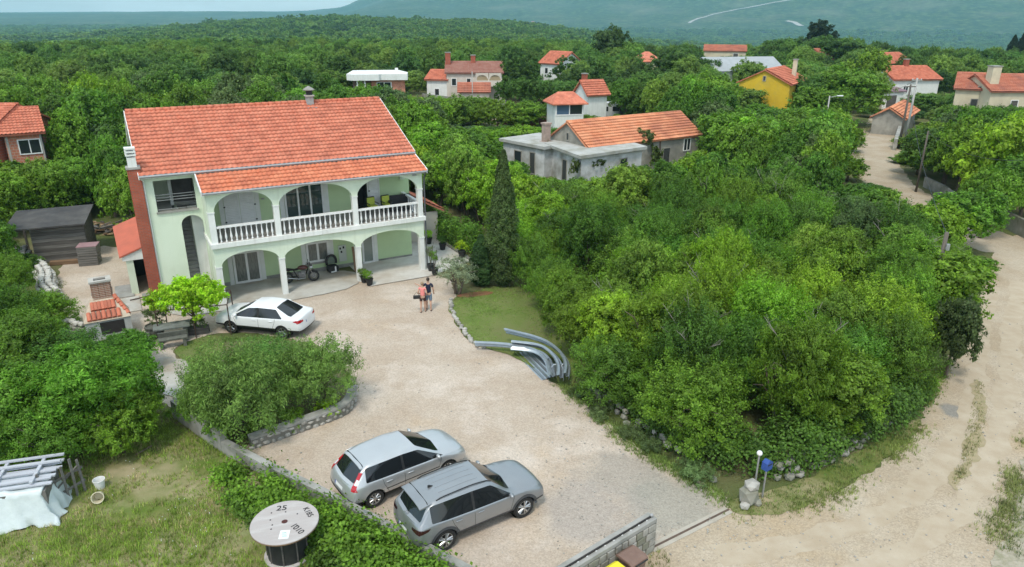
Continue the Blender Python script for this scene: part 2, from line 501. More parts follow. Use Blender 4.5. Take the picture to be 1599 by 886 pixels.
def gravel_material(name, base, dark, pale, greys, tan):
    """crushed limestone: fine stones, worn paler tracks, greyer patches where the stone is newer"""
    m = mat(name, base, dark, scale=.45, detail=6, rough=.95, spec=.12, coords='World', mix=(.36, .66), bump=.6, bscale=30, bdist=.02)
    nt = m.node_tree; b = nt.nodes['Principled BSDF']
    src = b.inputs['Base Color'].links[0].from_socket
    g = _n(nt, 'ShaderNodeNewGeometry')
    def mask(scale, lo, hi, seed, det=6):
        q = _n(nt, 'ShaderNodeMapping', Location=(seed * 3.1, seed * 1.7, 0)); nt.links.new(g.outputs['Position'], q.inputs['Vector'])
        z = _n(nt, 'ShaderNodeTexNoise', Scale=scale, Detail=det, Roughness=.62); nt.links.new(q.outputs['Vector'], z.inputs['Vector'])
        r = _n(nt, 'ShaderNodeValToRGB'); r.color_ramp.elements[0].position = lo; r.color_ramp.elements[1].position = hi
        nt.links.new(z.outputs['Fac'], r.inputs['Fac']); return r.outputs['Color']
    def over(src, fac, col):
        k = _n(nt, 'ShaderNodeMixRGB', Color2=(*col, 1)); nt.links.new(fac, k.inputs['Fac']); nt.links.new(src, k.inputs['Color1'])
        return k.outputs['Color']
    src = over(src, mask(.28, .50, .72, 3), pale)
    src = over(src, mask(.20, .55, .75, 9), tan)
    for (cx, cy, rad, col) in greys:
        v = _n(nt, 'ShaderNodeVectorMath', operation='DISTANCE'); v.inputs[1].default_value = (cx, cy, 0)
        nt.links.new(g.outputs['Position'], v.inputs[0])
        z = _n(nt, 'ShaderNodeTexNoise', Scale=.8, Detail=6, Roughness=.6); nt.links.new(g.outputs['Position'], z.inputs['Vector'])
        a = _n(nt, 'ShaderNodeMath', operation='MULTIPLY_ADD'); a.inputs[1].default_value = rad * 1.6; nt.links.new(z.outputs['Fac'], a.inputs[0]); nt.links.new(v.outputs['Value'], a.inputs[2])
        mr = _n(nt, 'ShaderNodeMapRange'); mr.inputs['From Min'].default_value = rad * 1.9; mr.inputs['From Max'].default_value = rad * 1.45
        mr.inputs['To Max'].default_value = .8
        nt.links.new(a.outputs['Value'], mr.inputs['Value'])
        src = over(src, mr.outputs['Result'], col)
    # single stones
    vo = _n(nt, 'ShaderNodeTexVoronoi', Scale=24.0); nt.links.new(g.outputs['Position'], vo.inputs['Vector'])
    sep = _n(nt, 'ShaderNodeSeparateColor'); nt.links.new(vo.outputs['Color'], sep.inputs['Color'])
    mr = _n(nt, 'ShaderNodeMapRange'); mr.inputs['To Min'].default_value = .84; mr.inputs['To Max'].default_value = 1.12
    nt.links.new(sep.outputs['Red'], mr.inputs['Value'])
    hs = _n(nt, 'ShaderNodeHueSaturation'); nt.links.new(src, hs.inputs['Color']); nt.links.new(mr.outputs['Result'], hs.inputs['Value'])
    nt.links.new(hs.outputs['Color'], b.inputs['Base Color'])
    return m
p1, p2, p3 = G(975, 745), G(1060, 790), G(920, 800)
gravel = gravel_material('driveway_gravel', (.425, .340, .262), (.495, .418, .342), (.600, .522, .452),
                         [(p1.x, p1.y, 1.5, (.345, .305, .26)), (p2.x, p2.y, 1.7, (.315, .295, .25)), (p3.x, p3.y, 1.6, (.365, .32, .28))], (.46, .34, .225))
q1 = G(1490, 642)
road_gravel = gravel_material('road_gravel', (.385, .305, .215), (.450, .375, .285), (.50, .43, .34),
                              [(q1.x, q1.y, .55, (.22, .215, .20))], (.40, .30, .19))
dirt = mat('yard_dirt', (.345, .245, .150), (.440, .350, .250), scale=.8, detail=8, rough=.95, spec=.1, coords='World',
           col3=(.26, .18, .105), scale3=.5, bump=.8, bscale=14, bdist=.04)
grass_soil = mat('grass_soil', (.110, .165, .030), (.190, .185, .070), scale=.9, detail=7, rough=.95, spec=.1, coords='World',
                 col3=(.40, .33, .21), scale3=.33, bump=.8, bscale=12, bdist=.05)
lawn_soil = mat('lawn_soil', (.120, .170, .040), (.165, .190, .065), scale=.9, detail=7, rough=.95, spec=.1, coords='World',
                col3=(.155, .165, .065), scale3=.25, bump=.6, bscale=14, bdist=.04)
bed_soil = mat('bed_soil', (.105, .115, .045), (.16, .14, .075), scale=1.5, detail=6, rough=.95, coords='World', bump=.8, bscale=9, bdist=.06)
concrete = mat('concrete', (.40, .385, .345), (.50, .485, .445), scale=1.1, detail=8, rough=.9, spec=.2, coords='World',
               col3=(.33, .28, .22), scale3=.45, bump=.25, bscale=30)
concrete_grey = mat('concrete_grey', (.27, .265, .245), (.37, .36, .335), scale=1.6, detail=8, rough=.92, spec=.2, coords='World',
                    col3=(.20, .20, .17), scale3=.9, bump=.35, bscale=24)

DRIVE = [(80, 440), (112, 392), (190, 380), (330, 440), (700, 425), (712, 455), (700, 480), (712, 505), (738, 540), (800, 552),
         (850, 590), (895, 612), (955, 668), (1040, 730), (1090, 758), (1142, 784), (1130, 800), (1008, 862), (880, 1010), (750, 985),
         (628, 862), (486, 780), (388, 716), (376, 696), (545, 648), (556, 610), (520, 545), (430, 522), (330, 518), (262, 545),
         (300, 590), (318, 640), (250, 640), (225, 585), (212, 560), (150, 560), (108, 500)]
ROAD = [(985, 868), (1128, 788), (1150, 796), (1200, 806), (1300, 770), (1385, 720), (1432, 668), (1450, 610), (1490, 540), (1510, 470), (1540, 415),
        (1568, 372), (1640, 352), (1760, 380), (1700, 470), (1660, 560), (1640, 700), (1612, 800), (1590, 900), (1540, 1100), (1100, 1250), (920, 1080)]
sheet('driveway', gpoly(DRIVE), .012, gravel, amp=.16, seed=3)
sheet('gravel_road', gpoly(ROAD), .008, road_gravel, amp=.15, seed=5)
def smooth_pts(P):
    P = [Vector(p) for p in P]
    for _ in range(2):
        Q = [P[0]]
        for a, b in zip(P[:-1], P[1:]): Q += [a * .75 + b * .25, a * .25 + b * .75]
        P = Q + [P[-1]]
    return P
# two paler wheel tracks worn into the road and into the drive
def strip_poly(pts, w):
    P = [Vector((p[0], p[1])) for p in pts]; l = []; r = []
    for i, p in enumerate(P):
        t = (P[min(i + 1, len(P) - 1)] - P[max(i - 1, 0)]).normalized(); n = Vector((-t.y, t.x))
        ww = w[i] if isinstance(w, list) else w
        l.append(p + n * ww / 2); r.append(p - n * ww / 2)
    return l + r[::-1]
LANE = strip_poly(gpoly([(1600, 396), (1530, 372), (1450, 330), (1392, 292), (1366, 262), (1366, 235), (1380, 205), (1384, 186), (1386, 168), (1380, 152)]),
                  [5.0, 4.6, 4.4, 4.4, 4.6, 4.8, 4.8, 4.6, 4.2, 4.0])
sheet('village_lane', LANE, .004, road_gravel, amp=.25, seed=8)
track_m = mat('worn_track', (.405, .325, .233), (.475, .400, .305), scale=1.4, detail=9, rough=.95, spec=.1, coords='World', mix=(.34, .68), bump=.6, bscale=30, bdist=.02)
track_d = mat('worn_drive_track', (.440, .365, .275), (.515, .445, .360), scale=1.4, detail=9, rough=.95, spec=.1, coords='World', mix=(.34, .68), bump=.6, bscale=30, bdist=.02)
for k, (pl, w_, zz_, mm_) in enumerate((([(1120, 868), (1230, 856), (1340, 822), (1430, 770), (1494, 706), (1518, 640), (1526, 580), (1532, 510), (1550, 450)], .75, .0125, track_m), ([(1240, 930), (1340, 900), (1440, 850), (1520, 780), (1556, 700), (1570, 630), (1576, 560), (1580, 500), (1592, 440)], .75, .0125, track_m))):
    sheet('wheel_track', strip_poly(smooth_pts(gpoly(pl)), w_), zz_, mm_, amp=.16, seed=40 + k, smooth=False)
FARYARD = gpoly([(655, 148), (700, 165), (760, 195), (800, 205), (860, 200), (880, 192), (830, 178), (770, 165), (720, 150), (680, 145)])
sheet('track', FARYARD, .004, dirt, amp=.5, seed=9)
LAWN = [(702, 470), (760, 450), (850, 446), (905, 500), (905, 560), (900, 604), (868, 600), (800, 556), (742, 542), (714, 505), (701, 484)]
sheet('lawn', gpoly(LAWN), .045, lawn_soil, amp=.12, seed=11)
MEADOW = [(-420, 740), (-60, 640), (120, 640), (262, 646), (318, 694), (405, 750), (505, 806), (605, 864), (680, 915), (640, 1120), (100, 1200), (-500, 1000)]
sheet('meadow', gpoly(MEADOW), .006, grass_soil, amp=.2, seed=12)
BED = [(290, 640), (330, 560), (318, 540), (420, 530), (520, 548), (556, 612), (543, 645), (460, 676), (390, 700), (330, 676)]
sheet('shrub_bed', gpoly(BED), .034, bed_soil, amp=.12, seed=14)
VERGE = [(1140, 800), (1128, 778), (1180, 775), (1240, 755), (1300, 728), (1370, 690), (1425, 640), (1440, 668), (1400, 716), (1310, 768), (1210, 810)]
sheet('grass_verge', gpoly(VERGE), .022, grass_soil, amp=.14, seed=15)
GREENSIDE = [(264, 546), (330, 521), (352, 532), (342, 570), (326, 602), (298, 596), (290, 566)]
sheet('grass_patch', gpoly(GREENSIDE), .040, lawn_soil, amp=.05, seed=16)
# pale sett path to the barbecue, and stone chips along the far side of the road
sheet('paved_path', gpoly([(236, 566), (262, 556), (298, 566), (300, 588), (318, 625), (262, 625), (240, 592)]), .046, concrete, amp=.1, seed=17)
sheet('road_shoulder', gpoly([(1606, 690), (1590, 770), (1566, 835), (1548, 905), (1640, 915), (1650, 700)]), .03,
      mat('chippings', (.42, .37, .29), (.28, .265, .17), scale=2.5, detail=8, rough=.95, coords='World', mix=(.42, .62), bump=1, bscale=9, bdist=.08), amp=.22, seed=19)
# ------------------------------------------------------------------ foliage
LEAF = leaf_mat('leaf')
LEAF_FAR = leaf_mat('leaf_far', nscale=.12, var=.45)
BARK = mat('bark', (.10, .075, .055), (.17, .14, .11), scale=6, rough=.95, bump=.6, bscale=18, stretch=(1, 1, .25))
def leaves(C, N, size, asp=.55, rng=RNG, droop=0.0, curl=True):
    """rhombic leaves at C with outward directions N; returns verts, quads"""
    n = len(C)
    d = N + rng.normal(0, .55, (n, 3)); d[:, 2] += .25 - droop
    d /= np.linalg.norm(d, axis=1)[:, None] + 1e-9
    a = rng.normal(0, 1, (n, 3)); a[:, 2] -= droop * 2
    a -= d * (a * d).sum(1)[:, None]; a /= np.linalg.norm(a, axis=1)[:, None] + 1e-9
    b = np.cross(d, a)
    s = (size * rng.uniform(.65, 1.35, n))[:, None]
    V = np.empty((n, 4, 3))
    V[:, 0] = C - a * s * .5; V[:, 2] = C + a * s * .5
    V[:, 1] = C + b * s * asp * .5 + d * s * .10; V[:, 3] = C - b * s * asp * .5 + d * s * .10
    F = np.arange(n * 4).reshape(n, 4)
    return V.reshape(-1, 3), F
def crown_points(rng, rx, ry, z0, z1, lobes, clumps, per, spread, low=.15, taper=0.0, upright=False):
    """leaf positions and outward directions of a crown made of lobes, each lobe of sprays"""
    C = []; N = []
    zc = (z0 + z1) / 2; hz = (z1 - z0) / 2
    L = []
    for k in range(lobes):
        a = rng.uniform(0, 2 * PI); h = rng.uniform(-.75, .8); q = math.sqrt(max(0, 1 - h * h)) * rng.uniform(.45, .72)
        t = 1 - taper * (h + 1) / 2
        lr = rng.uniform(.30, .50)
        L.append((np.array([rx * q * t * math.cos(a), ry * q * t * math.sin(a), zc + hz * h * .72]), np.array([rx * lr * t, ry * lr * t, hz * lr * rng.uniform(.7, 1.0)])))
    L.append((np.array([0, 0, zc]), np.array([rx * .62, ry * .62, hz * .72])))
    w = np.array([l[1][0] * l[1][1] for l in L]); w = w / w.sum()
    for (c, r), q in zip(L, w):
        m = max(3, int(clumps * q))
        u = rng.normal(0, 1, (m, 3)); u /= np.linalg.norm(u, axis=1)[:, None]
        u[:, 2] = np.where(u[:, 2] < -.55, -u[:, 2], u[:, 2])
        p = c + u * r * rng.uniform(.72, 1.10, (m, 1))
        for k in range(m):
            s = spread * rng.uniform(.6, 1.4)
            if p[k, 2] < z0 + low: continue
            tip = u[k] * np.array([1, 1, .8]) + np.array([0, 0, .35 if upright else .15])
            f = rng.uniform(0, 1, (per, 1)) ** .7
            C.append(p[k] + rng.normal(0, .33, (per, 3)) * s * (1.1 - .6 * f) + tip * s * f * (1.6 if upright else .9)); N.append(np.repeat(u[k][None], per, 0))
    C = np.concatenate(C); N = np.concatenate(N)
    keep = C[:, 2] > max(.03, z0 - .1)
    return C[keep], N[keep]
def crown_mesh(name, seed, rx, ry, z0, z1, lobes=9, clumps=260, per=40, spread=.34, size=.15, asp=.55, mt=None, **kw):
    rng = np.random.default_rng(seed)
    dr = kw.pop('droop', 0.0)
    C, N = crown_points(rng, rx, ry, z0, z1, lobes, clumps, per, spread, **kw)
    V, F = leaves(C, N, size, asp, rng, dr)
    me = np_mesh(name, V, F, mt or LEAF)
    H0[me.name] = (float(np.percentile(V[:, 2], 99.3)), float(np.percentile(np.hypot(V[:, 0], V[:, 1]), 97)))
    return me
def cypress_mesh(name, seed, h, r, n, size, mt=None):
    rng = np.random.default_rng(seed); z = rng.uniform(0.001, .999, n) ** .9
    a = rng.uniform(0, 2 * PI, n)
    prof = np.minimum(1, (z / .10) ** .6) * np.where(z < .35, 1, 1 - ((z - .35) / .65) ** 1.7 * .93)
    lump = 1 + .30 * vnoise(a * 1.6 + 3, z * 9, seed) + .24 * vnoise(a * 3.2, z * 24, seed + 1)
    q = r * prof * lump * rng.uniform(.35, 1.05, n) ** .5
    C = np.stack([q * np.cos(a), q * np.sin(a), .05 + z * h], 1); N = np.stack([np.cos(a), np.sin(a), np.full(n, .8)], 1)
    V, F = leaves(C, N, size, .3, rng); me = np_mesh(name, V, F, mt or LEAF)
    H0[me.name] = (float(V[:, 2].max()), r * 1.05); return me
def trunk_mesh(name, seed, h, r, reach, stems=1, zb=None):
    rng = random.Random(seed); m = MB()
    for s in range(stems):
        a0 = rng.uniform(0, 6.28); off = .12 * (stems > 1)
        base = Vector((off * math.cos(a0), off * math.sin(a0), -.1))
        lean = Vector((rng.uniform(-.12, .12), rng.uniform(-.12, .12), 1)) + (Vector((math.cos(a0), math.sin(a0), 0)) * .35 if stems > 1 else Vector())
        top = base + lean * h * .75
        mid = base.lerp(top, .5) + Vector((rng.uniform(-.1, .1), rng.uniform(-.1, .1), 0)) * h * .15
        m.tube([base, base.lerp(mid, .5), mid, top], [r * 1.25, r, r * .75, r * .3], 7)
        for k in range(6):
            st = mid.lerp(top, k / 6); a = rng.uniform(0, 6.28) + k * 2.2
            en = st + Vector((math.cos(a) * reach, math.sin(a) * reach, h * rng.uniform(.1, .28)))
            m.tube([st, st.lerp(en, .5) + Vector((0, 0, .06 * h)), en], [r * .45, r * .3, r * .1], 5)
    return m.mesh(name, BARK, True)
# near kinds (fine leaves), middle kinds, far kinds
BUSHY = [crown_mesh('crown', 10, 2.3, 2.1, .08, 4.6, lobes=13, clumps=620, per=52, spread=.34, size=.135, asp=.55),
         crown_mesh('crown', 11, 2.2, 2.2, .08, 4.7, lobes=15, clumps=640, per=52, spread=.46, size=.125, asp=.45, upright=True),
         crown_mesh('crown', 12, 2.3, 2.0, .08, 4.4, lobes=12, clumps=600, per=56, spread=.42, size=.155, asp=.32, droop=.2),
         crown_mesh('crown', 13, 2.1, 2.3, .08, 4.8, lobes=17, clumps=700, per=50, spread=.40, size=.115, asp=.6, upright=True)]
OLIVE = [crown_mesh('crown', 30 + k, 2.1, 1.9, .08, 3.1, lobes=12, clumps=420, per=50, spread=.44, size=.15, asp=.27, upright=True) for k in range(2)]
MIDC = [crown_mesh('crown', 50 + k, 2.6, 2.4, .5, 5.6, lobes=13, clumps=420, per=36, spread=.46, size=.225, asp=.6) for k in range(4)]
ROUND = [crown_mesh('crown', 60 + k, 3.0, 2.9, 1.2, 6.6, lobes=14, clumps=330, per=26, spread=.36, size=.30, asp=.6) for k in range(2)]
PARASOL = [crown_mesh('crown', 66 + k, 3.0, 2.8, 3.2, 6.4, lobes=14, clumps=330, per=26, spread=.36, size=.28, asp=.6) for k in range(2)]
FARC = [crown_mesh('crown', 70 + k, 3.0, 2.8, .2, 5.6, lobes=8, clumps=64, per=15, spread=.62, size=.80, asp=.7, mt=LEAF_FAR) for k in range(3)]
CYP = [cypress_mesh('crown', 80 + k, 7.4, .85, 26000, .15) for k in range(2)]
FIR = [crown_mesh('crown', 85, 2.4, 2.4, 1.0, 10, lobes=26, clumps=160, per=20, spread=.5, size=.5, asp=.3, taper=.92)]
SHRUB = [crown_mesh('foliage', 90 + k, .8, .75, .02, 1.05, lobes=6, clumps=110, per=26, spread=.17, size=.085, asp=.45) for k in range(3)]
AIRY = [crown_mesh('crown', 95, 1.5, 1.4, .9, 3.0, lobes=9, clumps=150, per=24, spread=.34, size=.16, asp=.22, droop=.25)]
TR_BUSH = [trunk_mesh('trunk', k, 3.6, .10, 1.0, stems=2) for k in range(3)]
TR_MID = [trunk_mesh('trunk', 5 + k, 4.4, .15, 1.2) for k in range(2)]
TR_ROUND = [trunk_mesh('trunk', 8, 5.2, .2, 1.5)]
TR_FAR = [trunk_mesh('trunk', 9, 4.2, .16, 1.0)]
TR_CYP = [trunk_mesh('trunk', 12, 7.0, .10, .2)]
TR_OLIVE = [trunk_mesh('trunk', 14 + k, 2.4, .09, .9, stems=3) for k in range(2)]
BRIGHT, MIDG, DARK, YELLOW, GREYG = (.165, .300, .020), (.115, .225, .020), (.065, .140, .016), (.290, .450, .018), (.135, .195, .060)
def tint(c, j=.12):
    k = random.uniform(1 - j, 1 + j)
    return (c[0] * k * random.uniform(.92, 1.08), c[1] * k, c[2] * k, 1)
GK = 1.3
def tree(name, label, cat, p, crown, trunk, col, sc=1.0, group=None, rz=None, z=None, scz=None):
    t = thing(name, label, cat, (p[0], p[1], float(hgt(p[0], p[1])) if z is None else z), random.uniform(0, 6.28) if rz is None else rz, group)
    t.scale = (sc, sc, scz or sc)
    c = link('crown', crown, t); c.color = tint(col)
    if trunk: link('trunk', trunk, t)
    return t
# ------------------------------------------------------------------ materials of the buildings
green_w = mat('pale_green_plaster', (.665, .74, .60), (.63, .71, .56), scale=.7, detail=7, rough=.9, spec=.15, col3=(.55, .62, .49), scale3=.35, bump=.12, bscale=60, streak=.35)
green_in = mat('green_plaster', (.54, .68, .40), (.49, .62, .36), scale=.8, detail=7, rough=.9, spec=.15, bump=.12, bscale=60)
white_w = mat('white_plaster', (.76, .77, .74), (.68, .69, .65), scale=1.5, detail=7, rough=.85, spec=.2, bump=.1, bscale=50, streak=.45)
cream_w = mat('cream_plaster', (.66, .58, .42), (.58, .50, .36), scale=.7, detail=7, rough=.9, col3=(.48, .41, .30), scale3=.4)
beige_w = mat('beige_plaster', (.62, .57, .49), (.54, .49, .42), scale=.7, detail=7, rough=.9, col3=(.48, .43, .37), scale3=.4)
yellow_w = mat('yellow_plaster', (.66, .44, .035), (.58, .38, .03), scale=.6, detail=7, rough=.9, col3=(.5, .36, .06), scale3=.5)
grey_w = mat('old_render', (.30, .285, .25), (.20, .19, .165), scale=.9, detail=9, rough=.95, col3=(.38, .36, .31), scale3=.5, bump=.4, bscale=18)
oldwhite_w = mat('weathered_whitewash', (.66, .67, .68), (.48, .48, .47), scale=.8, detail=9, rough=.95, col3=(.28, .27, .24), scale3=.45, bump=.3, bscale=20)
white_p = mat('white_paint', (.78, .78, .77), (.72, .72, .70), scale=3, rough=.5, spec=.4)
tile_red = mat('terracotta_tile', (.53, .155, .092), (.62, .225, .142), scale=2.2, detail=8, rough=.82, spec=.2, col3=(.42, .135, .085), scale3=1.4, coords='Object', bump=.15, bscale=40)
tile_new = mat('newer_tile', (.57, .165, .085), (.66, .24, .135), scale=2.2, detail=8, rough=.82, spec=.2, col3=(.46, .14, .08), scale3=1.4, bump=.15, bscale=40)
tile_old = mat('faded_tile', (.60, .215, .110), (.70, .32, .18), scale=1.2, detail=8, rough=.88, spec=.15, col3=(.42, .16, .10), scale3=.35)
tile_dull = mat('weathered_tile', (.42, .135, .085), (.50, .20, .13), scale=1.0, detail=7, rough=.9, spec=.15, col3=(.30, .12, .09), scale3=.4)
tile_brown = mat('brown_tile', (.30, .13, .10), (.36, .19, .15), scale=1.0, detail=7, rough=.9, spec=.15)
dark_gl = glass_mat('window_glass', (.025, .032, .034))
green_gl = glass_mat('tinted_glass', (.030, .055, .050))
curtain_gl = mat('curtained_glass', (.20, .21, .19), (.10, .11, .10), scale=5, rough=.12, spec=.6, stretch=(4, 1, .6))
gut = mat('zinc_gutter', (.42, .42, .42), (.34, .34, .34), scale=3, rough=.45, metal=.5)
steel = mat('galvanised_steel', (.42, .46, .49), (.33, .37, .40), scale=3.5, detail=7, rough=.42, metal=.75, spec=.5, bump=.05, bscale=30)
black_p = mat('black_plastic', (.018, .018, .019), (.028, .028, .028), scale=6, rough=.55, spec=.35)
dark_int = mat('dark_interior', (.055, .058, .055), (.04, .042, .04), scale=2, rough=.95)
stair_m = mat('stair_concrete', (.34, .33, .315), (.26, .25, .24), scale=2, detail=7, rough=.95)

def brick_material(name, c1, c2, mortar, bw=.25, bh=.08, coords='Object', axis='xz'):
    if name in MATS: return MATS[name]
    m = mat(name, c1, rough=.92, spec=.12); nt = m.node_tree; b = nt.nodes['Principled BSDF']
    t = _n(nt, 'ShaderNodeTexCoord'); sp = _n(nt, 'ShaderNodeSeparateXYZ'); cb = _n(nt, 'ShaderNodeCombineXYZ')
    nt.links.new(t.outputs[coords], sp.inputs[0])
    ad = _n(nt, 'ShaderNodeMath', operation='ADD'); nt.links.new(sp.outputs['X'], ad.inputs[0]); nt.links.new(sp.outputs['Y'], ad.inputs[1])
    nt.links.new(ad.outputs[0], cb.inputs['X']); nt.links.new(sp.outputs['Z'], cb.inputs['Y'])
    br = _n(nt, 'ShaderNodeTexBrick'); br.inputs['Scale'].default_value = 1.0
    br.inputs['Brick Width'].default_value = bw; br.inputs['Row Height'].default_value = bh; br.inputs['Mortar Size'].default_value = .012
    br.inputs['Color1'].default_value = (*c1, 1); br.inputs['Color2'].default_value = (*c2, 1); br.inputs['Mortar'].default_value = (*mortar, 1)
    nt.links.new(cb.outputs[0], br.inputs['Vector'])
    z = _n(nt, 'ShaderNodeTexNoise', Scale=1.3, Detail=6); nt.links.new(t.outputs[coords], z.inputs['Vector'])
    mr = _n(nt, 'ShaderNodeMapRange'); mr.inputs['To Min'].default_value = .6; mr.inputs['To Max'].default_value = 1.35
    nt.links.new(z.outputs['Fac'], mr.inputs['Value'])
    hs = _n(nt, 'ShaderNodeHueSaturation'); nt.links.new(br.outputs['Color'], hs.inputs['Color']); nt.links.new(mr.outputs['Result'], hs.inputs['Value'])
    nt.links.new(hs.outputs['Color'], b.inputs['Base Color'])
    bp = _n(nt, 'ShaderNodeBump', Strength=.5, Distance=.01, invert=True); nt.links.new(br.outputs['Fac'], bp.inputs['Height'])
    nt.links.new(bp.outputs['Normal'], b.inputs['Normal'])
    return m
brick_red = brick_material('chimney_brick', (.42, .095, .050), (.32, .075, .042), (.26, .14, .11))
brick_hollow = brick_material('hollow_brick', (.60, .235, .14), (.50, .18, .11), (.48, .42, .36), .30, .22)
brick_bbq = brick_material('barbecue_brick', (.40, .21, .14), (.30, .15, .10), (.40, .36, .30), .25, .085)

def tiles(name, A, B, Ct, D, parent, material, tw=.24, course=.36, rise=.042, step=.034, stuff=True):
    """pantiles on the slope A-B (eave) to D-Ct (ridge): every tile a rolled, lapped ridge of real relief, in one mesh"""
    A, B, Ct, D = [np.array(p, float) for p in (A, B, Ct, D)]
    Lu = np.linalg.norm(B - A); Ls = np.linalg.norm(D - A)
    nrm = np.cross(B - A, D - A); nrm /= np.linalg.norm(nrm)
    if nrm[2] < 0: nrm = -nrm
    nt = max(2, round(Lu / tw)); nc = max(2, round(Ls / course))
    us = np.linspace(0, 1, nt * 6 + 1)
    prof = (.5 + .5 * np.cos(us * nt * 2 * PI)) ** .8 * rise
    V = []
    rng = np.random.default_rng(int(Lu * 100))
    lift = rng.normal(0, .006, (nc, nt + 1))
    for c in range(nc):
        ti = np.clip((us * nt).astype(int), 0, nt)
        for fr, h in ((0.0, step), (.5, step * .62), (.985, .004)):
            s = (c + fr - (.10 if fr == 0 else 0)) / nc
            base = (A + (D - A) * s)[None] * (1 - us[:, None]) + (B + (Ct - B) * s)[None] * us[:, None]
            off = rng.normal(0, .004, len(us))
            V.append(base + nrm * (prof + h + lift[c][ti] + off)[:, None])
    V = np.concatenate(V); n = len(us); m = nc * 3
    i = (np.arange(n - 1)[None, :] + n * np.arange(m - 1)[:, None]).ravel()
    F = np.stack([i, i + 1, i + n + 1, i + n], 1)
    o = link(name, np_mesh(name, V, F, material), parent)
    if stuff: o['kind'] = 'stuff'
    return o
def arch_pts(u0, u1, zs, zc, n=14):
    """from (u1,zs) over the crown to (u0,zs)"""
    c = (u0 + u1) / 2; a = (u1 - u0) / 2
    return [(c + a * math.cos(PI * k / n), zs + (zc - zs) * math.sin(PI * k / n)) for k in range(n + 1)]
def spandrel(m, u0, u1, a0, a1, zs, zc, zt, y0, y1, axis='y'):
    """wall over an arch, split at the crown into two clean polygons"""
    P = arch_pts(a0, a1, zs, zc, 16); mid = (a0 + a1) / 2
    rp = [p for p in P if p[0] >= mid - 1e-6]; lp = [p for p in P if p[0] <= mid + 1e-6]
    right = [(mid, zt)] + rp[::-1] + ([(u1, zs)] if u1 > a1 else []) + [(u1, zt)]
    left = [(u0, zt)] + ([(u0, zs)] if u0 < a0 else []) + lp[::-1] + [(mid, zt)]
    m.prism(right, y1 - y0, axis, y0); m.prism(left, y1 - y0, axis, y0)
def framed(name, parent, u0, u1, z0, z1, d, leaves_n, frame_m, pane_m, fw=.07, depth=.08, lab=None, bars=0, panes='pane'):
    """a window or glazed door facing -y: frame with one pane per leaf as its sub-parts"""
    m = MB()
    m.box(u0, u1, d - depth, d + .02, z0, z0 + fw); m.box(u0, u1, d - depth, d + .02, z1 - fw, z1)
    w = (u1 - u0 - fw) / leaves_n
    for k in range(leaves_n + 1):
        m.box(u0 + k * w, u0 + k * w + fw, d - depth + .001, d + .02, z0 + fw, z1 - fw)
    f = m.build(name, frame_m, parent)
    if lab: f['label'] = lab
    for k in range(leaves_n):
        p = MB(); p.box(u0 + k * w + fw, u0 + (k + 1) * w, d - depth * .5, d - depth * .3, z0 + fw, z1 - fw)
        if bars:
            p.cur = 1
            for j in range(1, bars + 1):
                zz = z0 + fw + (z1 - z0 - 2 * fw) * j / (bars + 1); p.box(u0 + k * w + fw, u0 + (k + 1) * w, d - depth * .75, d - depth * .5, zz - .02, zz + .02)
        p.build(panes, [pane_m, frame_m], f)
    return f

# ------------------------------------------------------------------ the pale green house
HX, HY, HPSI = -15.17, 34.63, .5122
house = thing('house', 'two storey pale green house with arched porch, white balcony and red tiled roof', 'house', (HX, HY, 0), HPSI)
def HW(u, d, z=0.0):
    return Vector((HX + u * math.cos(HPSI) - d * math.sin(HPSI), HY + u * math.sin(HPSI) + d * math.cos(HPSI), z))
cols = [0.0, 3.18, 7.39, 11.23]
# walls
m = MB()
m.box(0, 8.2, 2.79, 3.05, 0, 6.9); m.box(8.2, 9.05, 2.79, 3.05, 5.62, 6.9); m.box(8.2, 9.05, 2.79, 3.05, 0, 3.38); m.box(9.05, 11.7, 2.79, 3.05, 0, 6.9)
m.build('porch_wall', green_in, house)
m = MB()
m.box(-2.75, -2.5, 2.1, 12.4, 0, 6.6); m.box(11.45, 11.7, 3.05, 12.4, 0, 6.6); m.box(-2.5, 11.45, 12.15, 12.4, 0, 6.6)
for u in (-2.749, 11.451):
    m.prism([(2.2, 6.6), (12.3, 6.6), (7.19, 8.95)], .25, 'x', u)
m.build('wall', green_w, house)
m = MB()                                                      # stair bay with the arched way and the open landing
d0, d1 = 1.9, 2.1
m.box(-2.75, -2.28, d0, d1, 0, 6.75); m.box(-2.28, -1.28, d0, d1, 0, 4.83); m.box(-.22, -.15, d0, d1, 0, 6.75)
m.box(-.4, -.22, d0, d1, 4.83, 6.75); m.box(-2.28, -.4, d0, d1, 6.45, 6.75)
spandrel(m, -1.28, -.22, -1.28, -.22, 4.02, 4.5, 4.83, d0, d1)
m.build('stair_bay_wall', green_w, house)
m = MB(); m.box(-2.5, 0, 4.9, 5.0, 0, 6.7); m.box(-2.5, -2.4, 2.1, 4.9, 4.83, 6.7); m.box(-.15, 0.0, 2.1, 4.9, 0, 6.7); m.box(-1.4, -1.28, 2.1, 4.9, 0, 4.7)
m.build('stairwell_wall', green_w, house)
m = MB(); m.prism([(2.5, 0), (4.88, 0), (4.88, 4.55), (2.75, 4.55)], .54, 'x', -.70); m.build('stair_side_wall', white_w, house)
m = MB(); m.box(-2.4, -1.55, 2.1, 4.9, 4.6, 4.82); m.box(-1.55, -.15, 3.9, 4.9, 4.6, 4.82)
m.build('landing', stair_m, house)
for k in range(25):
    s = MB(); z = .19 + k * .185; s.box(-1.28, -.70, 2.12 + k * .108, 2.12 + (k + 1) * .108 + .02, max(0, z - .3), z)
    s.build('step', stair_m, house)
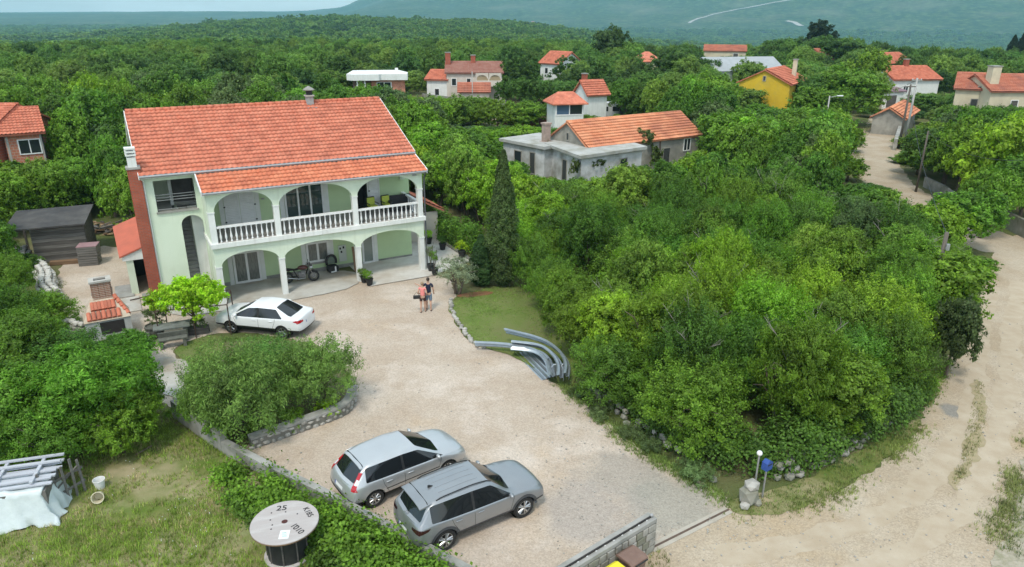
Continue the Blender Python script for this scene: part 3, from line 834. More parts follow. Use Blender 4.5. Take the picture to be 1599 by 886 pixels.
m = MB(); m.box(-1.32, -.3, 4.2, 4.28, 4.83, 6.6); m.build('stair_screen', mat('slate_panel', (.10, .095, .095), (.075, .07, .07), scale=3, rough=.7), house)
m = MB(); m.box(-1.55, -1.40, 3.2, 3.36, 4.83, 6.65); m.build('landing_post', mat('grey_paint', (.45, .46, .46), rough=.5), house)
m = MB(); m.box(-2.34, -.34, d0 - .08, d0 + .25, 4.76, 4.85); m.build('landing_sill', concrete_grey, house)
for z in (5.42, 5.56, 5.70):
    m = MB(); m.tube([(-2.3, 1.95, z), (-.38, 1.95, z)], .022, 6); m.build('railing', gut, house)
m = MB(); m.tube([(-2.25, 1.93, 4.95), (-.45, 1.93, 4.95)], .02, 6); m.build('railing', gut, house)
# side walls of the porch at its left end
m = MB(); m.box(-.15, .149, .15, 1.9, 0, 3.15); m.box(-.15, .149, .15, 1.9, 3.38, 6.25)
m.build('porch_side_wall', green_w, house)
# arcade
m = MB()
for k in range(3):
    u0, u1 = cols[k] - (.15 if k == 0 else 0), cols[k + 1] + (.15 if k == 2 else 0)
    spandrel(m, u0, u1, cols[k] + .15, cols[k + 1] - .15, 2.12, 2.78, 3.15, -.15, .15)
m.build('porch_arcade', green_w, house)
m = MB()
for k in range(3):
    u0, u1 = cols[k] - (.15 if k == 0 else 0), cols[k + 1] + (.15 if k == 2 else 0)
    spandrel(m, u0, u1, cols[k] + .15, cols[k + 1] - .15, 5.02, 5.92, 6.13, -.15, .15)
m.build('balcony_arcade', green_w, house)
for (a_, b_, c_) in ((2.12, 2.72, 3.15), (5.02, 5.75, 6.06)):
    m = MB(); spandrel(m, .15, 2.79, .17, 2.6, a_, b_, c_, 11.08, 11.38, 'x'); m.build('porch_end_arcade', green_w, house)
for k, u in enumerate(cols):
    for (z0, z1) in ((0, 2.12), (3.38, 5.02)):
        c = MB(); c.box(u - .145, u + .145, -.145, .145, z0, z1); c.box(u - .17, u + .17, -.17, .17, z1 - .07, z1 - .001)
        c.build('column', white_w, house)
m = MB(); m.box(-.24, 11.48, -.30, 2.785, 3.15, 3.38); m.build('balcony_slab', white_w, house)
m = MB(); m.box(.15, 11.38, -.14, 2.78, 3.381, 3.39); m.build('balcony_floor', mat('balcony_tiles', (.36, .33, .30), (.30, .27, .25), scale=3, rough=.6), house)
# balustrade
bal_prof = [(.05, 0), (.05, .05), (.028, .08), (.03, .14), (.058, .24), (.06, .30), (.036, .42), (.026, .56), (.036, .62), (.024, .66), (.05, .70), (.05, .76)]
b0 = MB(); b0.lathe(bal_prof, 10); bal_me = b0.mesh('baluster', white_p, True, 50)
for k, n in enumerate((11, 14, 13)):
    a, b = cols[k] + .16, cols[k + 1] - .16
    for j in range(n):
        link('baluster', bal_me, house, (a + (b - a) * (j + .6) / (n + .2), -.04, 3.385))
    r = MB(); r.box(a, b, -.13, .05, 4.14, 4.235); r.build('handrail', white_p, house)
for j in range(8):
    link('baluster', bal_me, house, (11.23, .32 + j * .29, 3.385))
r = MB(); r.box(11.14, 11.32, .15, 2.78, 4.14, 4.235); r.build('handrail', white_p, house)
# roofs
zr, ze = 9.34, 6.86
sl = (zr - ze) / (7.19 - 1.56)
m = MB(); L0, L1 = -2.86, 11.66
m.prism([(1.56, ze - .04), (7.19, zr - .04), (12.82, ze - .04), (12.82, ze - .20), (7.19, zr - .20), (1.56, ze - .20)], L1 - L0, 'x', L0)
roof = m.build('roof', white_w, house)
tiles('roof_tiles', (L0, 1.50, ze - .03), (L1, 1.50, ze - .03), (L1, 7.19, zr - .02), (L0, 7.19, zr - .02), roof, tile_red)
tiles('roof_tiles', (L1, 12.88, ze - .03), (L0, 12.88, ze - .03), (L0, 7.19, zr - .02), (L1, 7.19, zr - .02), roof, tile_red)
rc = MB()
for k in range(38): rc.at((L0 + .05 + k * .38, 7.19, zr + .02)).lathe([(.12, 0), (.10, .40)], 10, 'x')
rc.build('ridge_tiles', tile_red, roof, True)['kind'] = 'stuff'
for u in (L0 - .03, L1 + .0):
    v = MB(); v.prism([(1.5, ze - .22), (7.19, zr - .22), (7.19, zr + .04), (1.5, ze + .03)], .04, 'x', u); v.prism([(12.88, ze - .22), (12.88, ze + .03), (7.19, zr + .04), (7.19, zr - .22)], .04, 'x', u)
    v.build('verge_board', white_p, roof)
g = MB(); g.tube([(L0, 1.42, ze - .07), (L1, 1.42, ze - .07)], .065, 8); g.build('gutter', gut, roof)
pl, pr = -.30, 11.62
zt1, zt0 = 6.70, 6.12
m = MB(); m.prism([(-.34, zt0 - .07), (1.45, zt1 - .06), (1.45, zt1 - .18), (-.34, zt0 - .19)], pr - pl, 'x', pl)
roof2 = m.build('porch_roof', white_w, house)
tiles('roof_tiles', (pl, -.38, zt0 - .05), (pr, -.38, zt0 - .05), (pr, 1.42, zt1 - .03), (pl, 1.42, zt1 - .03), roof2, tile_new)
m = MB(); m.box(L0 + 2.6, L1 - .02, 1.40, 1.47, zt1 - .02, ze - .18); m.build('eaves_board', white_w, roof2)
for u in (pl - .05, pr):
    v = MB(); v.prism([(-.36, zt0 - .22), (1.44, zt1 - .2), (1.44, zt1 + .06), (-.36, zt0 + .02)], .05, 'x', u); v.build('verge_board', white_p, roof2)
g = MB(); g.tube([(pl, -.45, zt0 - .08), (pr, -.45, zt0 - .08)], .055, 8); g.build('gutter', gut, roof2)
m = MB(); m.tube([(11.52, -.40, zt0 - .1), (11.52, -.1, 5.6), (11.52, -.1, .15)], .045, 8); m.build('downpipe', mat('dark_pipe', (.10, .10, .11), rough=.4), house)
m = MB(); m.tube([(-2.86, 1.46, ze - .1), (-2.70, 1.84, 6.5), (-2.70, 1.84, .1)], .035, 8); m.build('downpipe', white_p, house)
# brick flue with louvred cowl
m = MB(); m.box(-3.32, -2.752, 1.72, 2.32, 0, 7.15); flue = m.build('brick_flue', brick_red, house)
m = MB(); m.box(-3.36, -2.71, 1.68, 2.36, 7.15, 7.25); m.build('flue_cap', concrete_grey, flue)
m = MB(); m.box(-3.24, -2.84, 1.80, 2.24, 7.25, 7.72)
for k in range(3): m.box(-3.28, -2.80, 1.76, 2.28, 7.80 + k * .16, 7.87 + k * .16)
for (x, y) in ((-3.24, 1.8), (-2.88, 1.8), (-3.24, 2.2), (-2.88, 2.2)): m.box(x, x + .04, y, y + .04, 7.72, 8.2)
m.build('flue_cowl', white_w, flue)
# stainless chimney on the ridge
m = MB(); m.box(6.98, 7.38, 6.82, 7.2, 8.9, 9.7); ch = m.build('chimney', mat('weathered_lead', (.36, .36, .35), (.26, .26, .25), scale=4, rough=.7), roof)
m = MB(); m.box(6.92, 7.44, 6.76, 7.26, 9.7, 9.78); m.build('chimney_crown', concrete, ch)
m = MB(); m.box(7.02, 7.34, 6.86, 7.16, 9.78, 10.05); m.build('chimney_throat', black_p, ch)
cc = MB(); cc.at((7.18, 7.01, 0)).lathe([(.34, 10.05), (.35, 10.10), (.10, 10.26), (.03, 10.3)], 12); cc.build('chimney_cowl', concrete_grey, ch)
m = MB(); m.box(6.85, 7.51, 6.5, 6.88, 9.02, 9.09); m.build('flashing', gut, roof)
# balcony doors
y = 2.79
m = MB(); m.box(.74, .98, y - .03, y + .01, 3.40, 5.75); m.box(2.62, 2.86, y - .03, y + .01, 3.40, 5.75); m.box(.98, 2.62, y - .03, y + .01, 5.62, 5.75)
m.build('door_surround', white_w, house)
def shutter(u0, u1, z0, z1, yy, parent, side, ns=22):
    s = MB(); fw = .07
    s.box(u0, u0 + fw, yy - .05, yy, z0, z1); s.box(u1 - fw, u1, yy - .05, yy, z0, z1); s.box(u0 + fw, u1 - fw, yy - .05, yy, z0, z0 + fw); s.box(u0 + fw, u1 - fw, yy - .05, yy, z1 - fw, z1)
    s.box(u0 + fw, u1 - fw, yy - .015, yy - .005, z0 + fw, z1 - fw)
    for k in range(ns):
        z = z0 + fw + (z1 - z0 - 2 * fw) * k / ns
        s.prism([(yy - .016, z + .05), (yy - .045, z + .008), (yy - .040, z), (yy - .016, z + .03)], u1 - u0 - 2 * fw, 'x', u0 + fw)
    o = s.build('shutter', white_p, parent)
    for z in (z0 + .25, (z0 + z1) / 2, z1 - .25):
        h = MB(); h.cbox((u1 if side > 0 else u0, yy - .06, z), (.09, .03, .07)); h.build('hinge', black_p, o)
    return o
shutter(1.0, 1.79, 3.42, 5.60, y - .03, house, -1); shutter(1.81, 2.60, 3.42, 5.60, y - .03, house, 1)
m = MB(); m.box(3.94, 4.20, y - .03, y + .01, 3.40, 5.75); m.box(6.42, 6.72, y - .03, y + .01, 3.40, 5.75); m.box(4.2, 6.42, y - .03, y + .01, 5.64, 5.75)
m.build('door_surround', white_w, house)
sd = framed('sliding_door', house, 4.22, 6.40, 3.42, 5.62, y - .01, 3, white_p, green_gl, .09, .09)
m = MB(); m.box(8.12, 8.20, y - .05, y + .1, 3.40, 5.7); m.box(9.05, 9.12, y - .05, y + .1, 3.40, 5.7); m.box(8.2, 9.05, y - .05, y + .1, 5.62, 5.7)
of = m.build('door_frame', white_p, house)
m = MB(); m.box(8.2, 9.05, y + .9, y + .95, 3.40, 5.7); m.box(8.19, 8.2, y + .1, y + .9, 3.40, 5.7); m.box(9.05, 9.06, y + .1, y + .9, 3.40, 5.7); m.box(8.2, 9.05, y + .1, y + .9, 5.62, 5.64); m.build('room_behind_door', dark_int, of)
shutter(9.14, 9.80, 3.42, 5.62, y - .03, house, -1)
l = MB(); l.at((8.62, y + .3, 4.7)).ball((0, 0, 0), .11, 10, 8); l.build('glass_reflection', white_p, of)  # white ball stands in for the bright reflection in the door glass
# porch doors and window
m = MB(); m.box(.78, 1.02, y - .03, y + .01, 0, 2.02); m.box(2.52, 2.74, y - .03, y + .01, 0, 2.02); m.box(1.02, 2.52, y - .03, y + .01, 1.92, 2.02); m.build('door_surround', white_w, house)
framed('glazed_door', house, 1.04, 2.50, .05, 1.9, y - .01, 2, white_p, curtain_gl, .12, .08)
m = MB(); m.box(4.84, 5.10, y - .03, y + .01, .55, 2.0); m.box(6.48, 6.74, y - .03, y + .01, .55, 2.0); m.box(5.10, 6.48, y - .03, y + .01, 1.88, 2.0); m.build('window_surround', white_w, house)
w = framed('window', house, 5.12, 6.46, .62, 1.86, y - .01, 2, white_p, curtain_gl, .12, .08)
m = MB(); m.box(5.0, 6.6, y - .14, y + .01, .52, .60); m.build('sill', concrete_grey, w)
framed('glazed_door', house, 8.46, 9.22, .05, 1.9, y - .01, 1, white_p, mat('frosted_glass', (.22, .25, .22), rough=.15, spec=.6), .11, .08)
m = MB(); m.box(9.25, 9.46, y - .03, y + .01, 0, 2.0); m.build('door_surround', white_w, house)
m = MB(); m.box(7.02, 7.48, y - .08, y + .01, .42, 1.42); mb_ = m.build('meter_box', mat('meter_grey', (.56, .60, .54), rough=.6), house)
for (u, z) in ((7.12, 1.24), (7.32, 1.28), (7.18, 1.02)):
    k = MB(); k.cbox((u, y - .09, z), (.10, .02, .13)); k.build('meter_window', dark_gl, mb_)
m = MB(); m.box(.16, .77, y - .02, y + .0, 0, .22); m.box(2.75, 8.44, y - .02, y, 0, .22); m.box(9.47, 11.7, y - .02, y, 0, .16); m.build('skirting', concrete_grey, house)
l = MB(); l.cbox((3.05, y - .05, 4.75), (.16, .1, .06)); l.build('wall_lamp', gut, house)
l = MB(); l.cbox((10.9, -.22, 5.85), (.22, .12, .07)); l.build('camera_bracket', gut, house)
# lean-to on the left
m = MB()
def slab4(m, P, t):
    V = [tuple(p) for p in P] + [(p[0], p[1], p[2] - t) for p in P]
    m.add(V, [(0, 1, 2, 3), (7, 6, 5, 4), (0, 4, 5, 1), (1, 5, 6, 2), (2, 6, 7, 3), (3, 7, 4, 0)])
slab4(m, [(-4.42, 3.7, 2.24), (-2.76, 3.7, 2.84), (-2.76, 7.2, 3.66), (-4.5, 7.2, 3.05)], .08)
lr = m.build('lean_to_roof', mat('red_felt', (.50, .135, .085), (.42, .12, .08), scale=2, detail=7, rough=.9), house)
m = MB(); m.prism([(-4.30, 1.95), (-2.77, 1.95), (-2.77, 2.72), (-4.30, 2.17)], .06, 'y', 3.78); m.build('lean_to_fascia', white_w, house)
m = MB(); m.box(-4.15, -3.80, 3.85, 4.2, 0, 1.95); m.build('lean_to_pillar', green_w, house)
m = MB(); m.box(-4.15, -4.0, 4.2, 7.1, 0, 2.2); m.box(-4.0, -2.76, 7.0, 7.1, 0, 2.6); m.build('lean_to_wall', dark_int, house)
# lean-to on the right
m = MB()
slab4(m, [(11.72, 5.0, 3.85), (14.95, 5.0, 2.12), (14.95, 8.6, 2.12), (11.72, 8.6, 3.85)], .12)
ar = m.build('side_roof', tile_dull, house)
tiles('roof_tiles', (14.95, 5.0, 2.14), (14.95, 8.6, 2.14), (11.72, 8.6, 3.87), (11.72, 5.0, 3.87), ar, tile_red)
m = MB(); m.box(11.72, 14.6, 5.3, 5.45, 0, 2.0); m.build('side_wall', beige_w, house)

# terrace round the porch
def hw_poly(pts): return [HW(u, d) for u, d in pts]
sheet('terrace', hw_poly([(-2.7, 1.9), (-2.7, -.6), (.2, -1.15), (7.6, -1.2), (7.6, 2.79), (0, 2.79), (-.1, 1.9)]), .05, concrete, amp=.05, seed=21)
tile_pale = mat('terrace_tiles', (.60, .575, .53), (.54, .515, .475), scale=2.0, detail=7, rough=.55, spec=.35, coords='World', col3=(.47, .42, .36), scale3=.5)
sheet('tiled_terrace', hw_poly([(7.6, -1.2), (11.4, -1.25), (14.5, .1), (14.6, 12), (11.7, 12), (11.7, 2.79), (7.6, 2.79)]), .056, tile_pale, amp=0)
# ------------------------------------------------------------------ cars
def paint(name, col, metal):
    return mat(name, col, tuple(c * .93 for c in col), scale=1.2, rough=.34, metal=metal, spec=.5, coat=.8)
car_glass = glass_mat('car_glass', (.010, .012, .014), .05)
tyre_m = mat('tyre_rubber', (.022, .022, .023), (.035, .034, .032), scale=9, rough=.85)
rim_m = mat('alloy', (.52, .53, .54), (.45, .46, .47), scale=5, rough=.3, metal=.85)
red_lens = glass_mat('red_lens', (.42, .012, .02), .12)
clear_lens = glass_mat('clear_lens', (.62, .64, .66), .1)
plate_m = mat('number_plate', (.70, .70, .69), rough=.4)
blue_m = mat('plate_blue', (.02, .06, .35), rough=.4)
chrome = mat('chrome', (.42, .43, .44), rough=.3, metal=1.0)

def car_wheel(parent, x, y, r, w, side, spokes, rim_r, dark=False):
    e = bpy.data.objects.new('wheel', None); COL.objects.link(e); e.parent = parent; e.location = (x, y, r); e.empty_display_size = .2
    t = MB()
    t.lathe([(rim_r - .01, -w * .42), (r - .03, -w * .5), (r - .006, -w * .36), (r, -w * .2), (r, w * .2), (r - .006, w * .36), (r - .03, w * .5), (rim_r - .01, w * .42)], 32, 'y', cap=False)
    t.build('tyre', tyre_m, e, True, 40)
    m = MB(); o = side * w * .40
    m.lathe([(rim_r, o), (rim_r - .025, o), (rim_r - .035, o - side * .05), (rim_r - .035, -side * w * .3), (.02, -side * w * .3)], 28, 'y', cap=False)
    nsp = spokes
    for k in range(nsp):
        a = 2 * PI * k / nsp
        ca, sa = math.cos(a), math.sin(a)
        if dark:    # five split spokes
            for q in (-.20, .20):
                c2, s2 = math.cos(a + q), math.sin(a + q)
                m.tube([(.03 * ca, o - side * .015, .03 * sa), ((rim_r - .02) * c2, o - side * .012, (rim_r - .02) * s2)], [.034, .024], 5)
        else:
            m.tube([(.03 * ca, o - side * .02, .03 * sa), ((rim_r - .02) * ca, o - side * .02, (rim_r - .02) * sa)], [.024, .022], 5)
    m.lathe([(.06, o - side * .03), (.06, o - side * .003), (.04, o + side * .004), (.001, o + side * .004)], 14, 'y', cap=False)
    m.build('rim', rim_m, e, True, 40)
    b = MB(); b.lathe([(rim_r - .05, o - side * .11), (.001, o - side * .11)], 20, 'y', cap=False); b.build('brake_disc', black_p if not dark else tyre_m, e)
    return e

GL_VC = .55
def car_body(spec, paint_m, lower_m):
    """control cage of one half: columns along the length, nine rows from the sill to the centre line; subdivided, then split into parts"""
    colsP = spec['columns']; nC = len(colsP); nR = 9
    bm = bmesh.new(); vc = bm.verts.layers.float.new('crease_vert')
    Lv = [[None] * nR for _ in range(nC)]; Rv = [[None] * nR for _ in range(nC)]
    for c, colm in enumerate(colsP):
        for r, p in enumerate(colm):
            Lv[c][r] = bm.verts.new((p[0], p[1], p[2]))
            Rv[c][r] = Lv[c][r] if p[1] == 0 else bm.verts.new((p[0], -p[1], p[2]))
    mats = spec['glass']       # {(c, r): material index}
    cl = bm.edges.layers.float.new('crease_edge')
    def face(vs, mi):
        u = []
        for v in vs:
            if v not in u: u.append(v)
        if len(u) < 3: return None
        try: f = bm.faces.new(u)
        except ValueError: return None
        f.material_index = mi; f.smooth = True; return f
    for c in range(nC - 1):
        for r in range(nR - 1):
            mi = mats.get((c, r), 1 if r == 0 else 0)
            face((Lv[c][r], Lv[c + 1][r], Lv[c + 1][r + 1], Lv[c][r + 1]), mi)
            face((Rv[c][r], Rv[c][r + 1], Rv[c + 1][r + 1], Rv[c + 1][r]), mi)
        face((Lv[c][0], Rv[c][0], Rv[c + 1][0], Lv[c + 1][0]), 1)
    for c, flip in ((0, False), (nC - 1, True)):
        for r in range(nR - 1):
            q = (Lv[c][r], Lv[c][r + 1], Rv[c][r + 1], Rv[c][r])
            face(q[::-1] if flip else q, 1 if r == 0 else 0)
    bm.normal_update()
    bmesh.ops.recalc_face_normals(bm, faces=bm.faces)
    for (c, r, val) in spec.get('creases', []):
        for side in (Lv, Rv):
            for cc in (range(nC - 1) if c is None else c):
                e = bm.edges.get((side[cc][r], side[cc + 1][r]))
                if e: e[cl] = val
    for f in bm.faces:                      # crisp borders round the glass
        if f.material_index >= 2:
            for e in f.edges:
                if any(g.material_index != f.material_index for g in e.link_faces): e[cl] = 1.0
            for v in f.verts:
                if sum(1 for e in v.link_edges if e[cl] > .9) >= 2: v[vc] = GL_VC
    me = bpy.data.meshes.new('body_cage'); bm.to_mesh(me); bm.free()
    ob = bpy.data.objects.new('body_cage', me); COL.objects.link(ob)
    md = ob.modifiers.new('s', 'SUBSURF'); md.levels = 3; md.render_levels = 3
    tmp = []
    for (x, rad) in spec['arches']:
        k = MB(); k.at((x, 0, spec['wheel_r'])); k.lathe([(rad, -1.3), (rad, 1.3)], 40, 'y')
        bmx = bmesh.new(); ko = k.build('arch_cutter', black_p); bmx.from_mesh(ko.data); bmesh.ops.recalc_face_normals(bmx, faces=bmx.faces); bmx.to_mesh(ko.data); bmx.free()
        b = ob.modifiers.new('b', 'BOOLEAN'); b.operation = 'DIFFERENCE'; b.object = ko; b.solver = 'EXACT'
        tmp.append(ko)
    for m in (paint_m, lower_m): me.materials.append(m)
    for _ in range(5): me.materials.append(car_glass)
    dg = bpy.context.evaluated_depsgraph_get(); dg.update()
    full = bpy.data.meshes.new_from_object(ob.evaluated_get(dg))
    bpy.data.objects.remove(ob)
    for o in tmp: bpy.data.objects.remove(o)
    return full
GLASS_NAMES = {2: 'windscreen', 3: 'rear_window', 4: 'side_window', 5: 'side_window'}
def split_car(full, parent, paint_m, lower_m):
    """body and each pane as meshes of their own"""
    b = bmesh.new(); b.from_mesh(full); b.faces.ensure_lookup_table()
    groups = {}
    for f in b.faces:
        mi = f.material_index; c = f.calc_center_median()
        if mi >= 6 or mi < 2: key = ('body', 0)
        elif mi in (4, 5): key = (GLASS_NAMES[mi], (mi, c.y > 0))
        else: key = (GLASS_NAMES[mi], 0)
        groups.setdefault(key, []).append(f)
    bvh = BVHTree.FromBMesh(b)
    for (nm, _), fs in groups.items():
        idx = {}; V = []; F = []; MI = []
        for f in fs:
            q = []
            for v in f.verts:
                if v.index not in idx: idx[v.index] = len(V); V.append(tuple(v.co))
                q.append(idx[v.index])
            F.append(q); MI.append(f.material_index if f.material_index < 2 else 2 if nm == 'body' else 0)
        me = bpy.data.meshes.new(nm); me.from_pydata(V, [], F)
        if nm == 'body':
            me.materials.append(paint_m); me.materials.append(lower_m); me.materials.append(black_p); me.polygons.foreach_set('material_index', MI)
        else: me.materials.append(car_glass)
        me.polygons.foreach_set('use_smooth', [True] * len(F)); me.set_sharp_from_angle(angle=R(42)); me.update()
        link(nm, me, parent)
    b.free(); return bvh
def on_side(bvh, x, z, s):
    h = bvh.ray_cast(Vector((x, 2.5 * s, z)), Vector((0, -s, 0)))
    return h[0], h[1]
def on_top(bvh, x, y):
    h = bvh.ray_cast(Vector((x, y, 4)), Vector((0, 0, -1))); return h[0], h[1]
def on_rear(bvh, y, z):
    h = bvh.ray_cast(Vector((-5, y, z)), Vector((1, 0, 0))); return h[0], h[1]
def on_front(bvh, y, z):
    h = bvh.ray_cast(Vector((5, y, z)), Vector((-1, 0, 0))); return h[0], h[1]
def patch(fn, poly, n, bvh, lift, m=None):
    """thin skin lying on the body over a quad of (a, b) coordinates sampled n by n"""
    m = m or MB(); V = []; nx, ny = n
    for i in range(nx + 1):
        for j in range(ny + 1):
            s, t = i / nx, j / ny
            a = [(poly[0][k] * (1 - s) + poly[1][k] * s) * (1 - t) + (poly[3][k] * (1 - s) + poly[2][k] * s) * t for k in (0, 1)]
            p, nn = fn(bvh, *a)
            if p is None: return m
            V.append(tuple(p + nn * lift))
    F = [(i * (ny + 1) + j, (i + 1) * (ny + 1) + j, (i + 1) * (ny + 1) + j + 1, i * (ny + 1) + j + 1) for i in range(nx) for j in range(ny)]
    return m.add(V, F)
def side_fn(s): return lambda bvh, x, z: on_side(bvh, x, z, s)
def seam(bvh, pts, s, wd=.012):
    """a door gap: dark strip along a polyline of (x, z) on the side"""
    m = MB(); P = []
    for (a, b) in zip(pts[:-1], pts[1:]):
        for k in range(8):
            t = k / 8; P.append((a[0] * (1 - t) + b[0] * t, a[1] * (1 - t) + b[1] * t))
    P.append(pts[-1]); V = []
    for i, p in enumerate(P):
        q0, q1 = P[max(0, i - 1)], P[min(len(P) - 1, i + 1)]
        tx, tz = q1[0] - q0[0], q1[1] - q0[1]; l = math.hypot(tx, tz) or 1
        for sg in (-1, 1):
            h, n = on_side(bvh, p[0] - tz / l * wd / 2 * sg, p[1] + tx / l * wd / 2 * sg, s)
            V.append(tuple(h + n * .002) if h else (p[0], 0, p[1]))
    F = [(2 * i, 2 * i + 1, 2 * i + 3, 2 * i + 2) for i in range(len(P) - 1)]
    return m.add(V, F)

def cabin(xb, xr, wl, wb, wt, wr, zs, zb, zt, zr, bulge=.02, wm=None):
    """one cage column through the cabin: sill, flank, shoulder, belt, glass foot, glass head, roof edge, roof inset, centre"""
    wm = wm or wl
    lx = lambda t: xb + (xr - xb) * t
    return [(xb, wl * .93, zs), (xb, wl, zs + .24), (xb, wm, zs + .48), (xb, wb, zb - .035), (lx(.03), wb - .035, zb), (lx(.9), wt, zt), (xr, wt - .055, zr - .045), (xr, wr, zr - .008), (xr, 0, zr + bulge)]
def bonnet(x, wl, wb, zs, zb, zc, wm=None, zlow=.24):
    wm = wm or wl
    return [(x, wl * .93, zs), (x, wl, zs + zlow), (x, wm, zs + zlow * 2), (x, wb, zb - .03), (x, wb * .955, zb + .012), (x, wb * .86, zb + (zc - zb) * .45), (x, wb * .72, zb + (zc - zb) * .68), (x, wb * .45, zb + (zc - zb) * .9), (x, 0, zc)]

def suv():
    C = [
        [(-2.20, .74, .30), (-2.25, .80, .46), (-2.25, .82, .66), (-2.19, .80, .93), (-2.17, .77, 1.00), (-2.15, .75, 1.03), (-2.15, .70, 1.04), (-2.15, .64, 1.05), (-2.17, 0, 1.06)],
        [(-2.08, .86, .29), (-2.10, .91, .48), (-2.10, .915, .70), (-2.05, .88, .96), (-2.03, .84, 1.02), (-1.99, .80, 1.08), (-1.97, .75, 1.09), (-2.0, .68, 1.10), (-2.06, 0, 1.11)],
        cabin(-1.72, -1.70, .925, .90, .665, .60, .28, 1.06, 1.50, 1.585, .025),
        cabin(-1.25, -1.22, .93, .915, .70, .58, .28, 1.03, 1.525, 1.625, .025),
        cabin(-.42, -.42, .925, .915, .725, .60, .27, 1.00, 1.54, 1.645, .025),
        cabin(-.34, -.34, .925, .915, .725, .60, .27, 1.00, 1.54, 1.645, .025),
        cabin(.52, .22, .925, .915, .715, .585, .27, .985, 1.50, 1.625, .02),
        [(.98, .86, .27), (.98, .925, .50), (.98, .925, .74), (.98, .91, .955), (.98, .875, .985), (.90, .825, 1.02), (.88, .80, 1.03), (.94, .72, 1.05), (1.04, 0, 1.085)],
        bonnet(1.30, .93, .90, .28, .965, 1.075),
        bonnet(1.80, .92, .86, .29, .92, 1.02),
        bonnet(2.06, .86, .76, .30, .85, .945),
        [(2.14, .76, .30), (2.19, .80, .46), (2.19, .79, .62), (2.15, .70, .78), (2.13, .66, .80), (2.12, .60, .82), (2.12, .5, .835), (2.13, .32, .85), (2.14, 0, .86)],
    ]
    g = {(1, 7): 3, (6, 7): 2}
    for c in (2, 3): g[(c, 4)] = 4
    for c in (5, 6): g[(c, 4)] = 5
    g[(4, 4)] = 6
    return dict(columns=C, glass=g, arches=[(-1.34, .405), (1.34, .405)], wheel_r=.355)
def hatch():
    C = [
        [(-2.06, .70, .28), (-2.12, .78, .42), (-2.12, .79, .60), (-2.05, .76, .83), (-2.03, .73, .87), (-2.01, .71, .89), (-2.01, .67, .90), (-2.01, .62, .905), (-2.03, 0, .91)],
        [(-1.92, .84, .27), (-1.95, .89, .46), (-1.94, .89, .66), (-1.86, .86, .88), (-1.84, .83, .93), (-1.82, .79, .97), (-1.81, .73, .975), (-1.86, .64, .97), (-1.92, 0, .965)],
        cabin(-1.55, -1.48, .915, .885, .65, .56, .26, .97, 1.36, 1.415, .02),
        cabin(-1.05, -1.02, .92, .90, .68, .56, .25, .955, 1.385, 1.465, .02),
        cabin(-.30, -.30, .915, .90, .70, .58, .25, .93, 1.40, 1.485, .02),
        cabin(-.22, -.22, .915, .90, .70, .58, .25, .93, 1.40, 1.485, .02),
        cabin(.62, .30, .915, .90, .69, .56, .25, .905, 1.35, 1.455, .02),
        [(1.18, .85, .25), (1.18, .915, .46), (1.18, .915, .68), (1.18, .89, .875), (1.18, .855, .90), (1.10, .80, .935), (1.06, .765, .945), (1.12, .69, .96), (1.22, 0, .99)],
        bonnet(1.40, .915, .87, .26, .88, .98),
        bonnet(1.82, .90, .82, .27, .83, .91),
        bonnet(2.06, .82, .70, .28, .74, .81, zlow=.2),
        [(2.15, .70, .28), (2.20, .74, .42), (2.20, .73, .55), (2.15, .62, .67), (2.13, .58, .69), (2.12, .52, .71), (2.12, .44, .72), (2.13, .3, .73), (2.14, 0, .74)],
    ]
    g = {(1, 7): 3, (6, 7): 2}
    for c in (2, 3): g[(c, 4)] = 4
    for c in (5, 6): g[(c, 4)] = 5
    g[(4, 4)] = 6
    return dict(columns=C, glass=g, arches=[(-1.31, .36), (1.33, .36)], wheel_r=.315)
